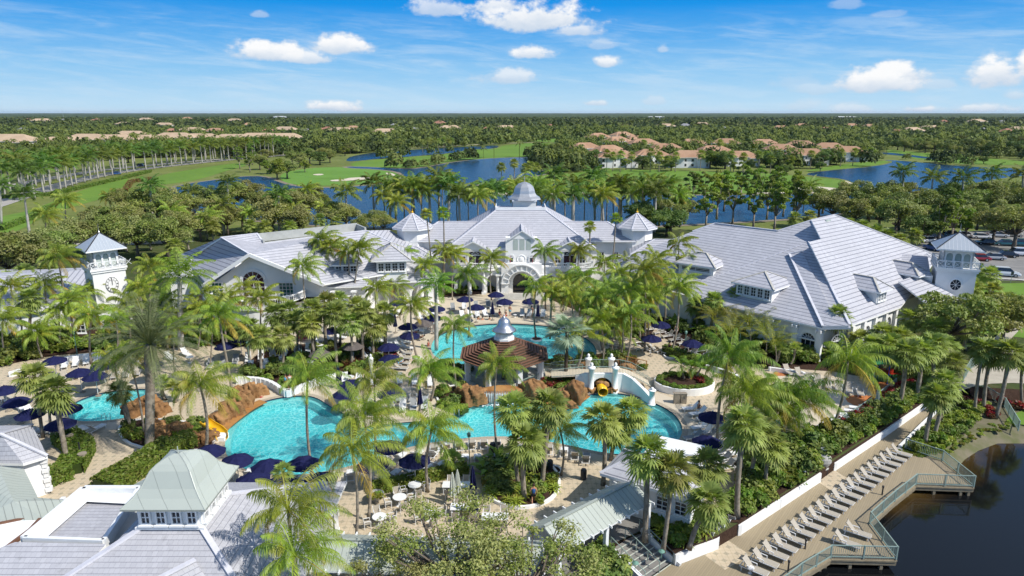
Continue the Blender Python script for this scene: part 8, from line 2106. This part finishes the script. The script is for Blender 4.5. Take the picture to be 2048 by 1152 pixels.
def car(x, y, col, suv, deg, z=0.0, label='', world=None, name=None, group='cars in the car park'):
    p = world or P(x, y, z)
    if suv not in cused: cused.add(suv); o = CARP[suv]; o.location = p; o.rotation_euler = (0, 0, R(deg))
    else: o = copy_thing(CARP[suv], p, R(deg))
    KIDS.pop(o.name, None)
    for c in o.children:
        if c.name.split('.')[0] in ('body', 'roof'): c.material_slots[0].link = 'OBJECT'; c.material_slots[0].material = M['car_' + col]
    o['label'] = label; o['group'] = group; return o
CARS = [(2010, 552, 'white', True, -20, 'white hatchback standing alone on the near side of the car park'), (1955, 521, 'red', False, 165, 'red car beside the right tower in the car park'), (1985, 519, 'silver', False, 165, 'silver saloon between the red and black cars'), (2010, 514, 'black', False, 165, 'black saloon left of the white off-roader'),
        (2032, 511, 'white', True, 165, 'white boxy off-roader at the right edge'), (2060, 509, 'grey', True, 165, 'grey car just cut by the right edge'), (1962, 477, 'white', False, -15, 'white saloon in the back row behind the tower'), (1995, 474, 'silver', False, -15, 'silver saloon in the back row under the oak'),
        (2025, 473, 'tan', False, -15, 'tan saloon in the back row at right'), (1905, 475, 'grey', True, -15, 'grey car half hidden by the bright tree'), (1875, 477, 'black', False, -15, 'black car left of the tower spire'), (1858, 484, 'white', False, 10, 'white car glimpsed over the right wing roof'),
        (2040, 492, 'teal', True, 165, 'teal car in the middle row at the right edge'), (1972, 489, 'black', False, 165, 'black car in the middle row behind the tower roof'), (2008, 491, 'teal', False, 165, 'dark teal car in the shade of the oak'), (1866, 500, 'blue', True, 100, 'blue van between roof and tower'), (1930, 474, 'white', False, -15, 'white car behind the tower finial')]
for x, y, c, s, d, lb in CARS: car(x, y, c, s, d, 0, lb)
for x, y, c, s, d, lb in [(233, 349, 'blue', True, 20, 'blue car on the near carriageway of the avenue'), (283, 333, 'navy', True, 15, 'dark blue car on the far carriageway of the avenue'), (478, 319, 'navy', False, 15, 'dark car far along the avenue')]: car(x, y, c, s, d, ZB + .2, lb, group='cars on the avenue')
p = P(1893, 566, 0); small('road_sign', 'small dark sign on a post beside the white hatchback', 'sign', P(2021, 566, 0), [('post', lambda m: m.lathe([(.04, 0), (.04, 2.1)], (0, 0, 0), 6), 'sage_metal'), ('plate', lambda m: m.box((0, -.05, 1.8), (.5, .04, .6)), 'sign_dark')])
# ================================================================ villas and woods beyond the golf course
def house_proto(kind, roofm, wallm, w_, d_, h, pitch):
    t = thing(kind, None, 'house', (0, 0, 0)); mb = MB()
    mb.box((0, 0, h / 2), (w_, d_, h)); mb.box((-w_ * .28, -d_ * .5, h * .5), (w_ * .3, d_ * .35, h)); mb.box((w_ * .3, -d_ * .48, h * .45), (w_ * .22, d_ * .3, h * .9)); mb.build('wall', wallm, t)
    mb = MB(); rm = [roofm, 'house_wall', roofm]
    hip_roof(mb, 0, 0, w_ + 1.4, d_ + 1.4, h, d_ * pitch, 0, None, .3, 0); hip_roof(mb, -w_ * .28, -d_ * .42, d_ * .62 + 1, w_ * .3 + 1.4, h, d_ * pitch * .6, math.pi / 2, None, .3, 0); hip_roof(mb, w_ * .3, -d_ * .42, d_ * .55, w_ * .22 + 1.2, h * .9, d_ * pitch * .5, math.pi / 2, None, .3, 0)
    mb.build('roof', rm, t); wm = MB(); wm.box((0, 0, 0), (1.4, .12, 1.5)); o = wm.build('window', 'glass_dark'); me = o.data; bpy.data.objects.remove(o)
    for fl in range(1 if h < 5 else 2):
        for x in (-.4, -.1, .08, .42): mesh_obj('window', me, t, (x * w_, -d_ * (.5 if abs(x) < .15 else .68 if x < 0 else .5) - (.03 if abs(x) < .15 else .0), 1.6 + fl * 2.9))
    return t
HPR = {'clay': house_proto('villa', 'roof_clay', 'house_white', 24, 13, 6.2, .30), 'pale': house_proto('villa', 'roof_clay_pale', 'house_wall', 34, 15, 6.2, .27), 'red': house_proto('villa', 'roof_red', 'house_wall', 20, 15, 4.2, .30), 'grey': house_proto('villa', 'roof_grey', 'house_white', 22, 15, 4.2, .30)}
HUSE = set(); HXY = []; HD = {'clay': 'terracotta roofed villa', 'pale': 'pale clay roofed villa', 'red': 'reddish roofed house', 'grey': 'grey roofed house'}
def house(k, x, y, deg, place, sc=1.0):
    p = P(x, y, ZB)
    if k not in HUSE: HUSE.add(k); o = HPR[k]; o.location = p; o.rotation_euler = (0, 0, R(deg))
    else: o = copy_thing(HPR[k], p, R(deg))
    o.scale = (sc, sc, sc); HXY.append((p.x, p.y, 15 * sc)); register(o, p, HD[k], place, 'houses beyond the golf course')
for x, y, d, s in [(1232, 334, 4, 1), (1375, 334, -6, 1), (1300, 326, 10, .9), (1478, 331, 0, .9), (1612, 329, -8, 1), (1692, 322, -14, 1), (1425, 320, 12, 1), (1560, 316, -10, 1), (1330, 314, 8, 1), (1215, 319, 30, 1), (1168, 312, 30, 1), (1285, 304, 16, 1.1), (1385, 301, 0, 1), (1450, 300, -12, 1), (1232, 297, 40, 1.1), (1525, 302, 5, 1), (1600, 306, -20, 1), (1655, 312, -10, 1), (1195, 287, 40, 1.1), (1243, 283, 30, 1.1), (1270, 291, 30, 1)]:
    house('clay', x, y, d, 'beyond the wide fairway', s)
for x, y, d, s in [(20, 307, 3, 1.15), (78, 303, -8, .8), (125, 300, 4, .8), (178, 297, -4, .95), (232, 297, 8, .9), (300, 298, 0, .9), (352, 295, -5, 1), (405, 294, 5, .9), (470, 300, -6, 1), (520, 296, 4, 1), (570, 293, 10, .9), (265, 286, 0, .9)]:
    house('pale', x, y - 5, d, 'beyond the avenue', s * 1.22)
far = [(58, 243), (85, 246), (130, 244), (195, 243), (292, 243), (375, 240), (418, 246), (470, 246), (48, 266), (345, 268), (385, 268), (432, 270), (537, 268), (572, 266), (610, 268), (655, 263), (682, 268), (706, 263), (735, 264), (772, 272), (830, 265), (975, 264), (1012, 262), (1740, 258), (1792, 270), (1822, 268), (1962, 266), (2012, 268), (2040, 266), (1602, 256), (1482, 253), (1402, 253), (1370, 254), (1250, 256), (1330, 257), (1702, 256), (1886, 248), (1952, 248), (2002, 249), (1100, 256), (900, 262), (1560, 262), (1650, 264), (1860, 262), (1450, 262), (160, 256), (250, 252), (500, 254), (590, 252), (330, 254), (790, 254), (880, 250)]
for i, (x, y) in enumerate(far): house(['red', 'pale', 'grey', 'red', 'pale', 'clay'][i % 6], x, y + 2, random.uniform(-30, 30), 'among the distant woods', 1.1 if y > 250 else 1.5)
for x, y, w_ in ((1312, 239, 75), (1690, 239, 90), (560, 238, 60)):
    p = P(x, y, ZB); mb = MB(); mb.box((0, 0, 6), (w_, 30, 12)); t = thing('warehouse', None, 'building', p); mb.build('wall', 'house_white', t); mb = MB(); hip_roof(mb, 0, 0, w_ + 2, 32, 12, 2, 0, w_ - 20, .3, 0); mb.build('roof', ['stucco_trim', 'house_white', 'stucco_trim'], t); register(t, p, 'long white flat warehouse', 'near the horizon', 'far warehouses')
# mast on the skyline
p = P(127, 236, ZB); t = thing('radio_mast', 'thin radio mast on the skyline at the far left', 'mast', p); mb = MB(); mb.tube([(0, 0, 0), (0, 0, 62)], [.8, .3], 6); mb.build('mast', 'pale_metal', t)
# individual trees on the course
for x, y, s in [(500, 345, .9), (520, 340, 1), (540, 348, 1), (560, 342, .8), (585, 330, 1), (600, 335, 1), (620, 328, 1.1), (640, 330, 1), (610, 345, .8), (555, 360, 1.2), (575, 358, 1), (648, 322, 1), (660, 326, .9), (480, 338, 1), (505, 330, 1.1), (535, 325, 1), (690, 312, 1), (700, 308, 1), (720, 306, 1.1), (745, 302, 1), (770, 299, 1), (800, 296, 1.1), (830, 293, 1), (860, 290, 1), (890, 288, 1), (920, 286, 1.1), (950, 284, 1), (985, 282, 1), (1020, 280, 1)]:
    tree(random.choice(['oak', 'bright', 'pine' if x < 600 else 'broad']), P(x, y, ZB), 'on the golf course left of centre', 'golf course trees', s * 1.3)
for x, y, s in [(1095, 318, 1.3), (1110, 322, 1.4), (1125, 326, 1.3), (1100, 330, 1.1), (1140, 330, 1.3), (1155, 334, 1.2), (1185, 330, 1.2), (1285, 338, 1), (1330, 338, 1.1), (1420, 336, 1.3), (1450, 338, 1.3), (1530, 334, 1.2), (1548, 336, 1.2), (1580, 338, 1), (1645, 332, 1.2), (1660, 330, 1.2), (1720, 324, 1.2), (1735, 320, 1.2), (1500, 344, .8), (1467, 344, .7), (1640, 344, .7), (1573, 350, .7), (1252, 340, .8), (1342, 342, .8)]:
    tree(random.choice(['oak', 'broad', 'bright']), P(x, y, ZB), 'before the terracotta villas', 'trees before the villas', s * 1.25)
for x, y, s in [(1795, 300, 1.1), (1808, 304, 1.2), (1830, 300, 1.2), (1850, 306, 1.1), (1868, 304, 1.3), (1890, 310, 1.2), (1910, 312, .9), (1935, 306, 1.4), (1960, 310, 1.4), (1985, 312, 1.3), (2010, 308, 1.5), (2035, 312, 1.4), (1770, 296, 1.2), (1912, 325, .7), (1967, 328, .6), (2045, 300, 1.3), (1880, 292, 1.3), (1920, 294, 1.4)]:
    tree(random.choice(['broad', 'oak']), P(x, y, ZB), 'at the far right of the course', 'right golf course trees', s * 1.3)
for x, y, h in [(1003, 362, 7), (1028, 358, 8), (1050, 365, 7), (1060, 364, 8), (1072, 362, 7), (845, 306, 9), (855, 305, 10), (862, 304, 9), (870, 306, 10), (878, 303, 9), (888, 302, 10), (898, 304, 9), (905, 302, 9), (1213, 342, 10), (1225, 343, 9), (1240, 345, 10), (1262, 343, 9), (1300, 344, 11), (1318, 345, 9), (1460, 345, 10), (1485, 346, 9), (1515, 345, 10), (1540, 346, 8), (1400, 343, 10), (1350, 344, 9), (1437, 330, 14), (1285, 325, 13), (1620, 338, 9), (1680, 334, 9), (1705, 332, 9)]:
    b = P(x, y, ZB); palm3('sabal', b, b + Vector((0, 0, h)), 'across the lake', 'cabbage palms across the lake', 1.7)
# merged far woods
def proto_tree(nq, rad, hz, size):
    d = _n(rng.normal(size=(nq, 3))); d[:, 2] = np.abs(d[:, 2]); r = .72 + .28 * rng.random(nq); r *= 1 + .2 * np.sin(d[:, 0] * 5) * np.cos(d[:, 1] * 6)
    C = d * np.array([rad, rad, hz]) * r[:, None] + np.array([0, 0, 1.6]); nn = _n(d + rng.normal(size=(nq, 3)) * .5); a = _n(np.cross(nn, rng.normal(size=(nq, 3)))); b = np.cross(nn, a); s = size * rng.uniform(.6, 1.2, nq)[:, None]
    return np.stack([C - a * s, C + b * s * .7, C + a * s, C - b * s * .7], 1).reshape(-1, 3)
def proto_palm(nf):
    V = []
    V += [(-.2, 0, 0), (.2, 0, 0), (.15, 0, 8), (-.15, 0, 8)]; V += [(0, -.2, 0), (0, .2, 0), (0, .15, 8), (0, -.15, 8)]
    for k in range(nf):
        a = k * 2.4; e = .9 - 1.3 * k / nf; h = np.array([math.cos(a), math.sin(a), 0]); s = np.array([-h[1], h[0], 0]) * .55; p0 = np.array([0, 0, 8.0]); p1 = p0 + h * math.cos(e) * 2 + UPV * math.sin(e) * 2; p2 = p1 + h * 1.4 - UPV * 1.4
        V += [tuple(p0), tuple(p1 - s), tuple(p2), tuple(p1 + s)]
    return np.array(V, dtype=float)
avoid = [gpoly(v, ZB, 1) for v in FAIR.values()] + [gpoly(v, ZB, 1) for k, v in LAKES.items() if len(v) > 3]
def okpt(x, y):
    if y < 330:
        return False
    px_, py_ = to_px((x, y, ZB))
    if 150 < px_ < 760 and py_ > 296 and py_ > 330 - (px_ - 150) * .04: return False
    if py_ > 345 or (px_ < 560 and py_ > 322 - px_ * .02): return False
    if px_ > 1740 and py_ > 298 and random.random() < .8: return False
    if px_ > 1340 and py_ > 338: return False
    for pl in avoid:
        if inside((x, y), pl): return False
    return all(abs(x - hx) > r * 1.0 or y - hy > r * .6 or y - hy < -r * 2.2 for hx, hy, r in HXY)
def wood(name, protos, y0, y1, n_, sc, mats, palm_frac=0.0, wide=.80, mi=True):
    Vs = []; mis = []; k = 0; tries = 0
    while k < n_ and tries < n_ * 6:
        tries += 1; y = math.sqrt(random.uniform(y0 * y0, y1 * y1)); x = random.uniform(-wide, wide) * y
        if not okpt(x, y): continue
        ip = random.random() < palm_frac; pr = proto_palm_v[random.randrange(2)] if ip else protos[random.randrange(len(protos))]
        a = random.uniform(0, 6.28); c, s = math.cos(a), math.sin(a); f = sc * random.uniform(.65, 1.25) * (.9 if ip else 1); q = pr * np.array([f, f, f * random.uniform(.8, 1.25)]); v = np.stack([q[:, 0] * c - q[:, 1] * s + x, q[:, 0] * s + q[:, 1] * c + y, q[:, 2] + ZB], 1)
        Vs.append(v); mis.append(np.full(len(v) // 4, 2 if ip else (0 if math.sin(x * .013) + math.sin(y * .011 + 1) + random.gauss(0, .8) > 0 else random.choice([1, 3])))); k += 1
    V = np.concatenate(Vs); F = np.arange(len(V)).reshape(-1, 4); me = np_mesh(name, V, F, mats, np.concatenate(mis)); o = mesh_obj(name, me); o['kind'] = 'stuff'; return o
plain('far_core', (.02, .03, .01), None)
leaf_mat('leaf_far_mid', (.15, .185, .055), (.10, .13, .04), .15, .8, None, .0); leaf_mat('leaf_far_palm', (.15, .19, .045), (.09, .12, .03), .2, .8, None, .0)
WM = ['leaf_far', 'leaf_far_dark', 'leaf_far_palm', 'leaf_far_mid']
proto_palm_v = [proto_palm(12), proto_palm(14)]
wood('distant_woods', [proto_tree(150, 4.2, 5.0, .85) for _ in range(6)], 330, 620, 1700, 1.15, WM, .28)
wood('distant_woods', [proto_tree(60, 4.6, 5.4, 1.35) for _ in range(6)], 600, 1250, 7500, 1.2, WM, .22, .82)
wood('distant_woods', [proto_tree(26, 6.5, 7, 2.8) for _ in range(5)], 1200, 3200, 9000, 1.25, WM, .08, .84)
# closed canopy out to the horizon
nr, na = 120, 220; V = []; 
for j in range(nr):
    Yr = 1100 * (24000 / 1100) ** (j / (nr - 1))
    for i in range(na): a = R(-44 + 88 * i / (na - 1)); V.append((Yr * math.tan(a), Yr, ZB + 2 + 5.5 * rng.random() * min(1, j / 12) + (3 * math.sin(i * .35 + j) if j > 60 else 0)))
F = [(j * na + i, j * na + i + 1, (j + 1) * na + i + 1, (j + 1) * na + i) for j in range(nr - 1) for i in range(na - 1)]
m, n, b, o = mat('canopy', (.06, .09, .025), .95, 0, .05); pp_ = pos(n); f1 = n.noise(pp_, .006, 6, .7); f2 = n.noise(pp_, .05, 4, .7)
n.put(b.inputs['Base Color'], n.mix(n.smooth(f2, .4, .65), n.mix(n.smooth(f1, .4, .6), (.035, .055, .02), (.09, .115, .04)), (.055, .08, .03)))
o = mesh_obj('forest', np_mesh('forest', np.array(V), np.array(F), 'canopy')); o['kind'] = 'stuff'
# ================================================================ air
mb = MB(); mb.box((0, 0, 31.5), (54000, 54000, 71)); hz = mb.build('haze', 'fabric_white'); hz['kind'] = 'stuff'; hz.data.materials.clear()
hm = bpy.data.materials.new('haze'); hm.use_nodes = True; n = NT(hm.node_tree); pv = n.node('ShaderNodeVolumePrincipled'); pv.inputs['Color'].default_value = (.75, .86, 1, 1); pv.inputs['Density'].default_value = 2.2e-5; pv.inputs['Anisotropy'].default_value = .2
o = n.node('ShaderNodeOutputMaterial'); n.link(pv.outputs[0], o.inputs['Volume']); hz.data.materials.append(hm)
# ================================================================ labels: each thing gets its own
groups_ = {}
for o, x, desc, place, grp in REG: groups_.setdefault((desc, place), []).append((x, o, grp))
for (desc, place), L in groups_.items():
    L.sort(key=lambda q: q[0])
    for i, (x, o, grp) in enumerate(L):
        if len(L) == 1: o['label'] = f'{desc} {place}'
        elif i == 0: o['label'] = f'leftmost {desc} {place}'
        elif i == len(L) - 1: o['label'] = f'rightmost {desc} {place}'
        else: o['label'] = f'{desc} {place}, {ordinal(i)} from the left'
        o['group'] = grp
        if len(o['label'].split()) > 16: print('LONG', o['label'])
